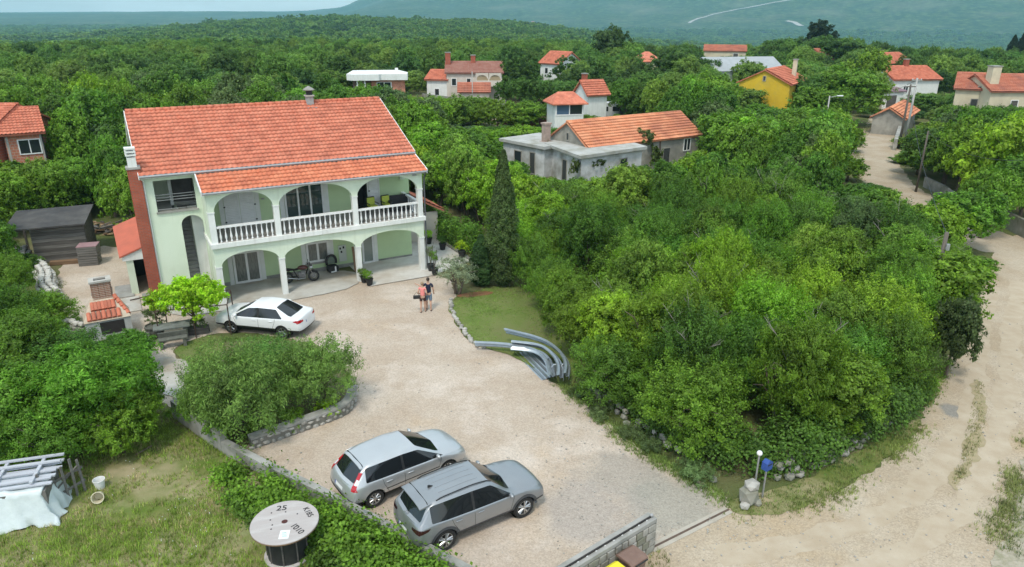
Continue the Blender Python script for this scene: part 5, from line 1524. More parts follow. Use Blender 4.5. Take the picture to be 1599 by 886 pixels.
# writing placed as seen: letters lie on the disc, read from near the camera
rz0 = -drum.rotation_euler.z
def on_drum(u, v):
    q = G(u, v, TZ); w = q - drum.location; c, s = math.cos(rz0), math.sin(rz0)
    return (w.x * c - w.y * s, w.x * s + w.y * c, TZ + .0045)
text('25', .30, on_drum(440, 794), rz0 + .15, ink, top)
text('K185', .22, on_drum(481, 800), rz0 - .95, ink, top)
text('1010', .25, on_drum(464, 826), rz0 - .75, ink, top)
lx, ly, lz = on_drum(444, 835)
m = MB(); m.box(-.13, .13, -.17, .17, 0, .004); sh = m.build('paper_label', mat('paper', (.74, .75, .73), rough=.7), top, loc=(lx, ly, TZ + .001), rot=(0, 0, rz0 + .12))
lab_ink = mat('teal_ink', (.18, .36, .30), rough=.8)
for k, (y0, w) in enumerate(((.08, .07), (.05, .05), (.0, .08), (-.05, .06), (-.09, .075))):
    m = MB(); m.box(lx - w, lx + w, ly + y0 - .008, ly + y0 + .008, TZ + .0052, TZ + .0058); m.build('printed_line', lab_ink, top)

# ---- covered stack of planks, rail fence, buckets
tp = G(45, 800)
t = thing('covered_stack', 'stack of timber under a crumpled white plastic sheet with grey boards on top', 'stack', tp, .28)
sheet_m = mat('white_plastic_sheet', (.62, .68, .68), (.52, .58, .59), scale=1.6, detail=6, rough=.45, spec=.45, bump=.3, bscale=5, bdist=.06)
nx, ny = 44, 36; V = []; 
for i in range(nx + 1):
    for j in range(ny + 1):
        s = i / nx * 2 - 1; q = j / ny * 2 - 1
        mx_ = max(abs(s), abs(q)) ; 
        x = s * 1.02; y = q * .86
        flat = 1.12
        if mx_ <= .74: z = flat
        else:
            k_ = (mx_ - .74) / .26; z = flat * (1 - k_ ** .9) + .03; x *= .90 + .14 * k_ + .10 * k_ * float(vnoise(q * 4.1, s * 2, 71)); y *= .88 + .16 * k_ + .13 * k_ * float(vnoise(s * 3.7, q * 2, 72))
        w = float(vnoise(x * 3.2, y * 3.2 + z * 2.5, 4)) * .075 + float(vnoise(x * 7 + z * 4, y * 7 - z * 3, 6)) * .035
        V.append((x + w, y + w, max(.02, z + w * .8)))
F = [(i * (ny + 1) + j, (i + 1) * (ny + 1) + j, (i + 1) * (ny + 1) + j + 1, i * (ny + 1) + j + 1) for i in range(nx) for j in range(ny)]
m = MB(); m.add(V, F); m.build('plastic_sheet', sheet_m, t, True)
m = MB(); m.box(-.82, .82, -.6, .6, 0, 1.06); m.build('timber_core', wood_grey, t)
alu = mat('pale_grey_board', (.50, .52, .56), (.40, .41, .45), scale=3, rough=.6, stretch=(.4, 3, 3))
for k in range(7):
    m = MB(); y = -.42 + k * .20; m.cbox((random.uniform(-.06, .06), y, 1.20 + .05 * (k % 2)), (1.95, .13, .045)); b = m.build('board', alu, t); b.rotation_euler = (0, 0, random.uniform(-.015, .015))
for k, x in enumerate((-.55, .45)):
    m = MB(); m.cbox((x, .2, 1.30), (.09, 1.3, .06)); m.build('batten', alu, t)
for k in range(2):
    m = MB(); m.cbox((0, .5 + .35 * k, 1.36), (2.0, .10, .05)); m.build('board', alu, t)
fp = G(95, 790)
t = thing('rail_fence', 'leaning grey wooden hurdle beside the covered stack', 'fence', fp, 1.1)
for k in range(7):
    m = MB(); m.at((-.75 + k * .26, 0, 0), (random.uniform(-.12, .05), random.uniform(-.12, .12), 0)).box(-.035, .035, -.02, .02, 0, random.uniform(1.0, 1.45)); m.build('picket', wood_grey, t)
for z in (.35, .85): m = MB(); m.at((0, 0, z), (0, random.uniform(-.1, .1), 0)).box(-.9, .9, .025, .06, -.04, .04); m.build('rail', wood_grey, t)
m = MB(); m.tube([(-.8, .1, .05), (.8, .06, 1.0)], .03, 5); m.build('brace', wood_grey, t)
def bucket(label, p, m1, tilt=0):
    t = thing('bucket', label, 'bucket', p)
    m = MB(); m.lathe([(.13, 0), (.17, .30), (.185, .30), (.185, .325), (.165, .325), (.125, .02), (.001, .02)], 20, cap=False); b = m.build('bucket_body', m1, t, True, 40)
    m = MB(); m.tube([(.18 * math.cos(a), .18 * math.sin(a), .30 - .0 * a) for a in [PI * k / 10 for k in range(11)]], .006, 5); m.build('handle', gut, t)
    t.rotation_euler = (tilt, 0, .4); return t
bucket('white plastic bucket standing upright in the grass', G(157, 762), white_p)
bk = bucket('white and yellow bucket tipped over in the grass below the upright bucket', G(156, 778) + Vector((0, 0, .1)), mat('dirty_cream', (.60, .55, .40), rough=.6), 1.2)
m = MB(); m.tube([G(212, 712) + Vector((0, 0, .05)), G(238, 701) + Vector((0, 0, .12))], .035, 6); tag(m.build('branch', BARK), 'dead branch lying in the meadow grass', 'branch')

# ---- barbecue
bb = G(160, 532)
t = thing('barbecue', 'masonry barbecue with red tiled lid and square brick chimney', 'barbecue', bb + Vector((-.1, .9, 0)), .55)
m = MB(); m.box(-.95, .95, -.75, .75, 0, .95); m.build('base', mat('grey_render', (.42, .45, .44), (.36, .38, .37), scale=2, rough=.9), t)
m = MB(); m.box(-.35, .65, -.77, -.74, .25, .85); m.build('fire_opening', black_p, t)
m = MB(); m.add([(-.98, -.80, .95), (.98, -.80, .95), (.98, .42, .95), (-.98, .42, .95), (-.55, .30, 1.72), (.55, .30, 1.72)], [(0, 1, 5, 4), (1, 2, 5), (2, 3, 4, 5), (3, 0, 4), (3, 2, 1, 0)])
hd = m.build('hood', mat('lime_mortar', (.52, .44, .34), (.44, .36, .27), scale=4, rough=.95), t)
for row in range(2):
    for k in range(7):
        q = MB(); x0 = -.72 + k * .205 - row * .0
        a = (x0 * (1 - .30 * row), -.76 + row * .44, 1.02 + row * .31)
        q.at(a, (math.atan2(.77, 1.1), 0, 0))
        q.lathe([(.095, 0), (.088, .46)], 10, 'y'); q.build('roof_tile', tile_dull if k % 3 else tile_red, hd)
for k in range(5):
    q = MB(); q.at((.90 - k * .09, -.60 + k * .17, 1.02 + k * .145), (math.atan2(.77, 1.1), .3, .5)).lathe([(.10, 0), (.09, .28)], 10, 'y'); q.build('roof_tile', tile_red, hd)
m = MB(); m.box(-.42, .42, .22, .86, .95, 1.70); m.build('flue_shoulder', brick_bbq, t)
bme = {}
for row in range(9):
    for sd in range(4):
        nb = 3 if sd % 2 == 0 else 2
        for k in range(nb):
            L_ = (.74 if sd % 2 == 0 else .50) / nb; off = -(.74 if sd % 2 == 0 else .50) / 2 + L_ * (k + .5)
            key = round(L_, 3)
            if key not in bme: q = MB(); q.cbox((0, 0, 0), (L_ - .012, .12, .072)); bme[key] = q.mesh('brick', brick_bbq)
            pos = {0: (off, -.25), 2: (off, .25), 1: (.37, off), 3: (-.37, off)}[sd]
            link('brick', bme[key], t, (pos[0], .54 + pos[1], 1.74 + row * .085), (0, 0, 0 if sd % 2 == 0 else PI / 2))
m = MB(); m.box(-.34, .34, .32, .76, 1.70, 2.46); m.build('flue_core', mortar_m, t)
m = MB()
for (x0, x1, y0, y1) in ((-.47, .47, .16, .36), (-.47, .47, .72, .92), (-.47, -.25, .36, .72), (.25, .47, .36, .72)): m.box(x0, x1, y0, y1, 2.49, 2.58)
m.build('chimney_cap', concrete, t)
m = MB(); m.box(-.25, .25, .36, .72, 2.462, 2.50); m.build('flue_infill', black_p, t)  # flat black block filling the flue opening

# ---- stone table and benches, barrel pot, iron pergola with the bright tree
ot = G(272, 537)
t = thing('garden_table', 'heavy dark stone garden table standing on the pale slab', 'table', ot, .42)
dark_st = mat('dark_stone', (.095, .10, .085), (.16, .16, .135), scale=4, detail=8, rough=.9, bump=.4, bscale=14)
m = MB(); m.cbox((0, .35, .78), (1.55, .75, .09)); o = m.build('table_top', mat('pale_dark_stone', (.20, .215, .20), (.13, .14, .12), scale=3, detail=8, rough=.85), t); bevel_mesh(o.data, .015)
for x in (-.55, .55): m = MB(); m.cbox((x, .35, .37), (.16, .55, .73)); m.build('leg', dark_st, t)
for k, (x, y, r) in enumerate(((0, -.42, 0), (-1.15, .3, 1.57))):
    b = thing('stone_bench', 'dark stone bench in front of the garden table' if k == 0 else 'dark stone bench at the end of the garden table by the barrel', 'bench', ot + Vector((x * math.cos(.42) - y * math.sin(.42), x * math.sin(.42) + y * math.cos(.42), 0)), .42 + r)
    m = MB(); m.cbox((0, 0, .46), (1.25 if k == 0 else .8, .36, .08)); o = m.build('seat', dark_st, b); bevel_mesh(o.data, .012)
    m = MB(); m.at((0, .16, .62), (.12, 0, 0)).cbox((0, 0, 0), (1.2 if k == 0 else .7, .06, .22)); m.build('backrest', dark_st, b)
    for s in (-1, 1): m = MB(); m.cbox((s * (.48 if k == 0 else .28), 0, .21), (.14, .3, .42)); m.build('leg', dark_st, b)
bp = G(244, 527)
t = thing('barrel_planter', 'black half barrel planter with a leafy bush beside the garden table', 'planter', bp)
m = MB(); m.lathe([(.30, 0), (.40, .3), (.42, .62), (.38, .64), (.36, .56), (.001, .56)], 20, cap=False); m.build('barrel', dark_st, t, True, 40)
for z in (.12, .5): m = MB(); m.lathe([(.345 + z * .16, z), (.355 + z * .16, z + .05)], 20, cap=False); m.build('hoop', black_p, t, True)
f = link('foliage', SHRUB[0], t, (0, .1, .5), None, (.85, .85, .85)); f.color = tint(GREYG)
pg = G(300, 528)
t = thing('iron_pergola', 'thin rusty iron pergola frame carrying the bright tree beside the white car', 'pergola', pg, .28)
iron = mat('rusty_iron', (.075, .05, .04), (.12, .075, .055), scale=7, rough=.8, metal=.3)
x0, x1, y0, y1, hh = -1.35, 1.75, -.1, 1.9, 1.55
for (x, y) in ((x0, y0), (x1, y0), (x0, y1), (x1, y1), (0.2, y0)): m = MB(); m.tube([(x, y, 0), (x, y, hh)], .028, 6); m.build('post', iron, t)
for (a, b) in (((x0, y0), (x1, y0)), ((x0, y1), (x1, y1)), ((x0, y0), (x0, y1)), ((x1, y0), (x1, y1)), ((.2, y0), (.2, y1)), ((-.6, y0), (-.6, y1)), ((1, y0), (1, y1))):
    m = MB(); m.tube([(*a, hh), (*b, hh)], .024, 6); m.build('rail', iron, t)
mb_tree = crown_mesh('crown', 120, 1.75, 1.35, .75, 2.75, lobes=16, clumps=480, per=40, spread=.22, size=.13, asp=.5)
tree('vine_tree', 'bright yellow green leafy tree trained over the iron pergola', 'tree', pg + Vector((-.15, .75, 0)), mb_tree, trunk_mesh('trunk', 121, 2.2, .09, .8), YELLOW, 1.0, rz=.28)
for (u, v, lab) in ((310, 521, 'low planter box under the iron pergola'),):
    p = G(u, v); t = thing('planter_box', lab, 'planter', p, .3); m = MB(); m.box(-.5, .5, -.2, .2, 0, .35); o = m.build('box', wood_dark, t); bevel_mesh(o.data, .015)
    f = link('foliage', SHRUB[1], t, (0, 0, .25), None, (.6, .4, .5)); f.color = tint(DARK)

# ---- slabs by the lean-to
for (u, d_, w, l, lab) in ((-4.25, 2.2, .85, 2.2, 'pale concrete slab lying before the lean-to beside the brick flue'), (-3.2, 2.9, 1.0, 1.4, 'stained concrete slab under the lean-to opening'), (-4.5, 4.5, .9, 2.0, 'grey concrete slab beside the lean-to pillar'), (-5.6, 5.2, 1.0, 1.0, 'small grey inspection slab in the bare yard')):
    m = MB(); m.box(-w / 2, w / 2, -l / 2, l / 2, 0, .07)
    o = tag(m.build('concrete_slab', concrete if 'pale' in lab else concrete_grey, None, loc=HW(u, d_, .01), rot=(0, 0, HPSI)), lab, 'slab'); bevel_mesh(o.data, .01)
m = MB(); m.tube([HW(-4.3, 2.7, .12), HW(-2.9, 2.9, .16)], .03, 5); tag(m.build('iron_bar', iron), 'dark bar lying across the slabs at the lean-to', 'bar')
m = MB(); m.lathe([(.001, 0), (.16, .0), (.18, .3), (.12, .55), (.05, .62), (.001, .62)], 12, cap=False); tag(m.build('sack', white_p, None, True, loc=HW(-2.95, 1.35, .01)), 'white sack standing at the foot of the brick flue', 'sack')
# ---- wooden shed
A, B_ = G(58, 412), G(141, 404); sang = math.atan2(B_.y - A.y, B_.x - A.x)
t = thing('shed', 'dark weathered plank shed with a flat felt roof', 'shed', A, sang)
def top_of(p, v):      # height of a vertical at p whose top shows at row v
    lo, hi = 0.0, 30.0
    for _ in range(40):
        md = (lo + hi) / 2
        if PX((p.x, p.y, md))[1] > v: lo = md
        else: hi = md
    return lo
SL = (B_ - A).length; SD = 2.9; SHf = top_of(B_, 347)
bk_ = B_ + Vector((-math.sin(sang), math.cos(sang), 0)) * SD; SHb = max(SHf + .25, top_of(bk_, 324))
m = MB(); m.box(.05, SL - .05, .05, SD - .05, 0, SHf - .02); m.build('shed_core', dark_int, t)
PH = (SHf - .02) / 11
for k in range(11):
    z = .02 + k * PH
    for (x0, x1, y, ax) in ((0, SL, 0, 'x'), (0, SL, SD, 'x')):
        m = MB(); m.box(x0, x1, y - .022 + random.uniform(-.012, .012), y + .02, z, z + PH - .012); m.build('plank', wood_dark if random.random() < .55 else wood_grey, t)
    m = MB(); m.box(SL - .02, SL + .022, .03, SD - .03, z, z + PH - .012); m.build('plank', wood_dark, t)
m = MB(); m.prism([(.0, SHf - .01), (SD, SHf - .01), (SD, SHb - .02), (0, SHf + .0)], .05, 'x', SL - .03); m.build('gable', wood_dark, t)
m = MB(); slab4(m, [(-1.25, -.45, SHf - .05), (SL + .2, -.45, SHf + .02), (SL + .2, SD + .3, SHb + .10), (-1.25, SD + .3, SHb + .03)], .09)
m.build('roof', mat('tar_felt', (.060, .058, .058), (.10, .095, .09), scale=1.2, detail=8, rough=.92, col3=(.045, .044, .046), scale3=.5), t)
for (x, y) in ((-1.1, -.3), (-1.1, SD)): m = MB(); m.box(x, x + .12, y, y + .12, 0, SHf - .12 + (0 if y < 1 else SHb - SHf)); m.build('post', wood_dark, t)
# crates and firewood beside it
cp_ = G(142, 412)
for k, (dx, dy, z) in enumerate(((0, 0, 0), (.05, .0, .62))):
    c = thing('crate', 'grey plank crate at the corner of the dark shed' if k == 0 else 'upper plank crate with a pink cover at the corner of the dark shed', 'crate', cp_ + Vector((dx, dy, z)), .3)
    m = MB(); m.box(-.5, .5, -.45, .45, .02, .58); m.build('crate_core', dark_int, c)
    for j in range(4):
        for y in (-.47, .47): m = MB(); m.cbox((0, y, .09 + j * .145), (1.06, .03, .12)); m.build('plank', wood_grey, c)
        for x in (-.52, .52): m = MB(); m.cbox((x, 0, .09 + j * .145), (.03, .9, .12)); m.build('plank', wood_grey, c)
    m = MB(); m.cbox((0, 0, .60), (1.1, .98, .03)); m.build('lid', mat('faded_pink_sheet', (.34, .21, .22), (.28, .17, .18), scale=3, rough=.8) if k else wood_grey, c)
wp = G(158, 362)
t = thing('woodpile', 'loose pile of split firewood and boards behind the shed', 'woodpile', wp, .2)
for k in range(70):
    L = random.uniform(.5, 1.7); m = MB(); x = random.gauss(0, 1.3); y = random.gauss(0, .6)
    z = max(.06, .75 - .3 * abs(x) - .2 * abs(y)) * random.uniform(.15, 1)
    m.at((x, y, z), (random.uniform(-.3, .3), random.uniform(-.35, .35), random.uniform(-1.2, 1.2))).cbox((0, 0, 0), (L, random.uniform(.08, .18), random.uniform(.05, .12)))
    m.build('log', [wood_brown, wood_grey, mat('split_wood', (.36, .26, .16), (.28, .19, .11), scale=4, rough=.9), wood_dark][k % 4], t)
t = thing('timber_beam', 'pale rough beam lying in front of the shed', 'beam', G(112, 412), .3); m = MB(); m.cbox((0, 0, .14), (2.3, .3, .26)); o = m.build('beam', wood_brown, t); bevel_mesh(o.data, .03)

# ---- crash barriers stacked at the edge of the lawn
W_PROF = [(a * 1.4, b * 1.3) for a, b in [(0, .0), (.015, .025), (.075, .06), (.08, .10), (.015, .135), (.015, .175), (.08, .21), (.075, .25), (.015, .285), (0, .31)]]
def barrier(label, pts, z, tilt, lips=True, slots=0):
    """W-profile rail swept along a plan curve; tilt turns the profile from upright (0) to flat (90 degrees)"""
    L = smooth_line(pts, 3); o = L[0]
    t = thing('crash_barrier', label, 'crash barrier', (o.x, o.y, z), 0, 'steel crash barriers stacked by the lawn')
    V = []; n = len(W_PROF); ct, st = math.cos(R(tilt)), math.sin(R(tilt))
    for th in (0, .008):
        for i, p in enumerate(L):
            d = L[min(i + 1, len(L) - 1)] - L[max(i - 1, 0)]; d.z = 0; d.normalize(); l = Vector((-d.y, d.x, 0))
            for a, b in W_PROF:
                a2 = a + th
                V.append((p - o) + l * (a2 * ct - b * st) + Vector((0, 0, a2 * st + b * ct + .01)))
    F = []; N = len(L) * n
    for i in range(len(L) - 1):
        for k in range(n - 1):
            a = i * n + k
            F.append((a, a + 1, a + n + 1, a + n)); F.append((N + a, N + a + n, N + a + n + 1, N + a + 1))
        for k in (0, n - 1):
            a = i * n + k; F.append((a, a + n, N + a + n, N + a))
    for i in (0, len(L) - 1):
        for k in range(n - 1): a = i * n + k; F.append((a, N + a, N + a + 1, a + 1))
    m = MB(); m.add(V, F); m.build('rail', steel, t)
    for k in range(slots):
        i = int((k + .8) / (slots + .6) * (len(L) - 1)); p = L[i]; d = (L[min(i + 1, len(L) - 1)] - L[max(i - 1, 0)]).normalized(); l = Vector((-d.y, d.x, 0))
        c = p - o + l * (.03 * ct - .155 * st) + Vector((0, 0, .03 * st + .155 * ct + .012)); a = math.atan2(d.y, d.x)
        s = MB(); s.at(tuple(c), (0 if tilt > 45 else PI / 2, 0, a)).cbox((0, 0, 0), (.11, .055, .012 if tilt > 45 else .05)); s.build('bolt_hole', black_p, t)
    return t
barrier('long curved steel crash barrier, outermost of the stack against the thicket', [G(u, v, .8) for u, v in ((790, 512), (850, 526), (878, 545), (891, 566), (888, 584))], .5, 38)
barrier('curved steel crash barrier with dark slots, second from the thicket', [G(u, v, .6) for u, v in ((800, 531), (848, 536), (870, 552), (881, 570), (880, 588))], .36, 48, slots=5)
barrier('curved steel crash barrier with square holes, third from the thicket', [G(u, v, .45) for u, v in ((800, 541), (842, 545), (864, 560), (870, 588))], .34, 75, slots=6)
barrier('straight steel crash barrier running from the stone border to the stack', [G(u, v, .3) for u, v in ((742, 538), (790, 540), (838, 548), (860, 566))], .2, 40)
for k in range(5):
    a = G(808 + k * 8, 551 + k * .8); b = G(851 + k * 6, 594 - k * 1.2)
    t = thing('steel_strip', 'flat steel rail in the fan on the gravel below the barrier stack', 'steel rail', a, 0, 'flat steel rails fanned out on the gravel')
    d = (b - a); L = d.length; t.rotation_euler = (0, 0, math.atan2(d.y, d.x))
    m = MB(); z = .02 + k * .035; m.prism([(-.14, z), (-.10, z + .03), (-.03, z + .012), (.03, z + .012), (.10, z + .03), (.14, z), (.14, z - .012), (.10, z + .018), (.03, z), (-.03, z), (-.10, z + .018), (-.14, z - .012)], L, 'x', 0); m.build('rail', steel, t)
e_ = G(880, 588)
for k, (dx, dy, z, r) in enumerate(((0, 0, .3, .2), (-.35, -.05, .25, -.1))):
    t = thing('barrier_end', 'blunt steel barrier end piece standing at the tip of the stack' if k == 0 else 'steel barrier end piece lying against the tip of the stack', 'barrier end', e_ + Vector((dx, dy, 0)), .3 + r)
    m = MB(); m.prism([(-.22, 0), (.22, 0), (.25, .45), (.1, .62), (-.1, .62), (-.25, .45)], .10, 'y', -.05); o = m.build('plate', steel, t); bevel_mesh(o.data, .02)
    for q in (-.1, .1): m = MB(); m.cbox((q, -.056, .32), (.05, .012, .12)); m.build('slot', black_p, t)

# ---- people
def skin_body(name, joints, edges, material, parent, levels=2):
    me = bpy.data.meshes.new(name); b = bmesh.new(); ly = b.verts.layers.skin.verify()
    vs = []
    for i, (p, r) in enumerate(joints):
        v = b.verts.new(p); v[ly].radius = r if isinstance(r, tuple) else (r, r); v[ly].use_root = (i == 0); vs.append(v)
    for a, c in edges: b.edges.new((vs[a], vs[c]))
    b.to_mesh(me); b.free()
    ob = bpy.data.objects.new(name, me); COL.objects.link(ob)
    md = ob.modifiers.new('skin', 'SKIN'); md.use_smooth_shade = True; md.branch_smoothing = .5
    s = ob.modifiers.new('sub', 'SUBSURF'); s.levels = levels; s.render_levels = levels
    dg = bpy.context.evaluated_depsgraph_get(); dg.update()
    out = bpy.data.meshes.new_from_object(ob.evaluated_get(dg)); bpy.data.objects.remove(ob)
    out.materials.clear(); out.materials.append(material); out.polygons.foreach_set('use_smooth', [True] * len(out.polygons))
    return link(name, out, parent)
def person(label, p, rz, H, top_m, bottom_m, hair_m, female, armL, armR, legs, head_turn=0.0):
    """standing figure facing +y; arms given as shoulder-elbow-wrist-hand joints"""
    t = thing('person', label, 'person', p, rz)
    k = H / 1.75; s = .93 if female else 1.0
    J = []; E = []
    def j(x, y, z, r): J.append(((x * k, y * k, z * k), (r[0] * k, r[1] * k) if isinstance(r, tuple) else r * k)); return len(J) - 1
    pel = j(0, 0, .93, (.145 * s if not female else .15, .105)); wa = j(0, .01, 1.08, (.128 * s, .092)); chs = j(0, 0, 1.28, (.155 * s, .105)); nk = j(0, -.01, 1.44, (.085, .07)); n2 = j(0, .005, 1.51, .050)
    hd = j(0, .015, 1.60, (.070, .082)); hd2 = j(0, .015, 1.69, (.070, .082)); crown_ = j(0, .005, 1.735, (.042, .05))
    E += [(pel, wa), (wa, chs), (chs, nk), (nk, n2), (n2, hd), (hd, hd2), (hd2, crown_)]
    fr = []
    for sd, arm in ((-1, armL), (1, armR)):
        sh = j(sd * .17 * s, -.005, 1.40, .052); E.append((nk, sh)); prev = sh; rr = [.044, .034, .028]
        for i, q in enumerate(arm[:3]):
            a = j(q[0], q[1], q[2], rr[i]); E.append((prev, a)); prev = a
        wx = Vector(arm[1]); hx = Vector(arm[2]); d = (hx - wx).normalized()
        palm = hx + d * .06; pi = j(palm.x, palm.y, palm.z, (.030, .020)); E.append((prev, pi))
        sidev = d.cross(Vector((0, 1, 0)));  sidev = sidev.normalized() if sidev.length > .1 else Vector((1, 0, 0))
        for f in range(4):
            L = (.075, .085, .08, .062)[f]; b0 = palm + sidev * (.012 * (f - 1.5)) + d * .025
            b1 = b0 + d * L * .5 + Vector((0, .012, 0)); b2 = b0 + d * L * .9 + Vector((0, .035, 0))
            i0 = j(*b0, .0095); i1 = j(*b1, .0085); i2 = j(*b2, .0075); E += [(pi, i0), (i0, i1), (i1, i2)]
        b1 = hx + d * .03 + sidev * .035; b2 = b1 + d * .03 + sidev * .018; i1 = j(*b1, .010); i2 = j(*b2, .009); E += [(prev, i1), (i1, i2)]
    for sd, lg in ((-1, legs[0]), (1, legs[1])):
        hp = j(sd * .085, 0, .88, (.088, .092)); kn = j(sd * .095, lg[0] * .5 + .015, .49, .054); cf = j(sd * .097, lg[0] * .75 - .02, .36, .055); an = j(sd * .10, lg[0], .09, .036); he = j(sd * .10, lg[0] - .03, .035, .033); to = j(sd * .11, lg[0] + .15, .028, (.040, .024))
        E += [(pel, hp), (hp, kn), (kn, cf), (cf, an), (an, he), (an, to)]
    skin_body('body', J, E, skin_m, t)
    # shirt, shorts, shoes, hair as garments of their own
    def cloth(nm, jj, ee, m): return skin_body(nm, [((a[0] * k, a[1] * k, a[2] * k), (r[0] * k, r[1] * k) if isinstance(r, tuple) else r * k) for a, r in jj], ee, m, t)
    jj = [((0, 0, .93), (.158 * s, .118)), ((0, .01, 1.10), (.145 * s, .108)), ((0, 0, 1.28), (.170 * s, .118)), ((0, -.01, 1.435), (.095, .082))]; ee = [(0, 1), (1, 2), (2, 3)]
    for sd, arm in ((-1, armL), (1, armR)):
        jj.append(((sd * .17 * s, -.005, 1.40), .068)); ee.append((3, len(jj) - 1)); e0 = Vector((sd * .17 * s, -.005, 1.40)); e1 = Vector(arm[0]); q = e0.lerp(e1, .62 if not female else .35)
        jj.append((tuple(q), .062)); ee.append((len(jj) - 2, len(jj) - 1))
    cloth('shirt', jj, ee, top_m)
    jj = [((0, 0, .96), (.150 * s + (.01 if female else 0), .116))]; ee = []
    for sd, lg in ((-1, legs[0]), (1, legs[1])):
        z1 = .52 if not female else .64
        jj += [((sd * .088, 0, .86), (.098, .104)), ((sd * .095, lg[0] * .4 + .01, z1), .085)]; n = len(jj); ee += [(0, n - 2), (n - 2, n - 1)]
    cloth('shorts', jj, ee, bottom_m)
    for sd, lg in ((-1, legs[0]), (1, legs[1])):
        cloth('shoe', [((sd * .10, lg[0] - .04, .045), (.042, .045)), ((sd * .105, lg[0] + .06, .042), (.046, .042)), ((sd * .112, lg[0] + .17, .030), (.042, .028))], [(0, 1), (1, 2)], black_p)
    h = MB(); h.ball((0, -.008 * k, 1.685 * k), .098 * k, 14, 10, (.86, 1.02, .98 if not female else 1.0)); hm = h.mesh('hair', hair_m, True)
    b = bmesh.new(); b.from_mesh(hm); bmesh.ops.delete(b, geom=[v for v in b.verts if (v.co.z < 1.60 * k) or (v.co.y > .05 * k and v.co.z < 1.71 * k)], context='VERTS'); b.to_mesh(hm); b.free(); link('hair', hm, t)
    if female: q = MB(); q.at((0, -.10 * k, 1.70 * k)).ball((0, 0, 0), .035 * k, 8, 6); q.build('hair_knot', hair_m, t, True)
    f = MB(); f.at((0, .100 * k, 1.615 * k)).prism([(-.013, -.02), (.013, -.02), (.006, .03), (-.006, .03)], .02, 'y', -.008); f.build('nose', skin_m, t)
    for sd in (-1, 1):
        e = MB(); e.at((sd * .030 * k, .090 * k, 1.645 * k)).ball((0, 0, 0), .012, 8, 6); e.build('eye', white_p, t)
        e = MB(); e.at((sd * .076 * k, .01 * k, 1.63 * k)).ball((0, 0, 0), 1, 8, 6, (.010, .022, .032)); e.build('ear', skin_m, t, True)
    f = MB(); f.at((0, .092 * k, 1.575 * k)).ball((0, 0, 0), 1, 8, 6, (.024, .008, .007)); f.build('mouth', mat('lips', (.40, .16, .14), rough=.5), t)
    return t
navy = mat('navy_cotton', (.014, .018, .040), (.020, .025, .052), scale=8, rough=.9)
denim = mat('grey_blue_cotton', (.16, .22, .30), (.13, .18, .25), scale=8, rough=.9)
pink = mat('pink_cotton', (.80, .27, .25), (.74, .23, .21), scale=8, rough=.9)
darks = mat('dark_brown_cotton', (.085, .045, .040), (.06, .032, .03), scale=8, rough=.9)
pm, pw = G(670, 485), G(661, 488)
person('person in a navy T-shirt and grey blue shorts with an arm round a companion', pm, .10, 1.80, navy, denim, mat('dark_hair', (.035, .024, .018), (.05, .035, .025), scale=20, rough=.6), False,
       [(-.36, -.04, 1.30), (-.50, .02, 1.40), (-.56, .08, 1.40)], [(.25, -.01, 1.14), (.26, .06, .92), (.26, .08, .90)], [(.12,), (-.12,)])
person('person in a pink top and dark shorts walking beside a companion', pw, -.12, 1.66, pink, darks, mat('blond_hair', (.36, .25, .16), (.28, .19, .12), scale=20, rough=.6), True,
       [(-.24, -.06, 1.16), (-.17, .10, 1.02), (-.14, .14, 1.01)], [(.24, -.04, 1.15), (.18, .08, .99), (.15, .11, .97)], [(-.10,), (.10,)])
bag = thing('shoulder_bag', 'small dark bag held at the hip of the person in pink', 'bag', pw + Vector((-.30, -.06, .78)), .2)
m = MB(); m.box(-.17, .17, -.07, .07, 0, .17); o = m.build('bag_body', black_p, bag); bevel_mesh(o.data, .02); m = MB(); m.tube([(-.15, 0, .16), (0, 0, .36), (.15, 0, .16)], .01, 5); m.build('strap', black_p, bag)

# ---- motorcycle
mp_ = HW(4.35, 1.30); t = thing('motorcycle', 'dark red and black motorcycle parked on its stand under the porch', 'motorcycle', (*mp_.xy, .06), HPSI - .22)
rust = mat('dark_red_paint', (.10, .022, .020), (.07, .018, .016), scale=4, rough=.3, coat=.5); grey_c = mat('cast_alloy', (.24, .24, .25), (.16, .16, .17), scale=8, rough=.45, metal=.7)
for x in (-.70, .72):
    w = bpy.data.objects.new('wheel', None); COL.objects.link(w); w.parent = t; w.location = (x, 0, .31)
    m = MB(); V = [(.265 + .055 * math.cos(a), .055 * math.sin(a)) for a in [2 * PI * k / 10 for k in range(11)]]; m.lathe(V, 28, 'y', cap=False); m.build('tyre', tyre_m, w, True)
    m = MB(); m.lathe([(.235, -.03), (.215, -.03), (.215, .03), (.235, .03)], 24, 'y', cap=False)
    for k in range(6): a = k * PI / 3; m.tube([(.03 * math.cos(a), 0, .03 * math.sin(a)), (.22 * math.cos(a), 0, .22 * math.sin(a))], .013, 5)
    m.lathe([(.05, -.05), (.05, .05)], 12, 'y'); m.build('rim', grey_c, w, True, 40)
    m = MB(); m.lathe([(.13, .06), (.13, .066)], 20, 'y'); m.build('brake_disc', gut, w)
    m = MB(); a0 = .5 if x < 0 else .7
    for k in range(9):
        a = a0 + k * .2; p0 = (.345 * math.cos(a), .345 * math.sin(a)); a1 = a + .2; p1 = (.345 * math.cos(a1), .345 * math.sin(a1))
        m.add([(p0[0], -.06, p0[1]), (p1[0], -.06, p1[1]), (p1[0], .06, p1[1]), (p0[0], .06, p0[1])], [(0, 1, 2, 3)])
    m.build('mudguard', black_p, w)
m = MB(); m.tube([(.72, .07, .31), (.50, .07, .92)], .022, 8); m.tube([(.72, -.07, .31), (.50, -.07, .92)], .022, 8); m.build('fork', chrome, t)
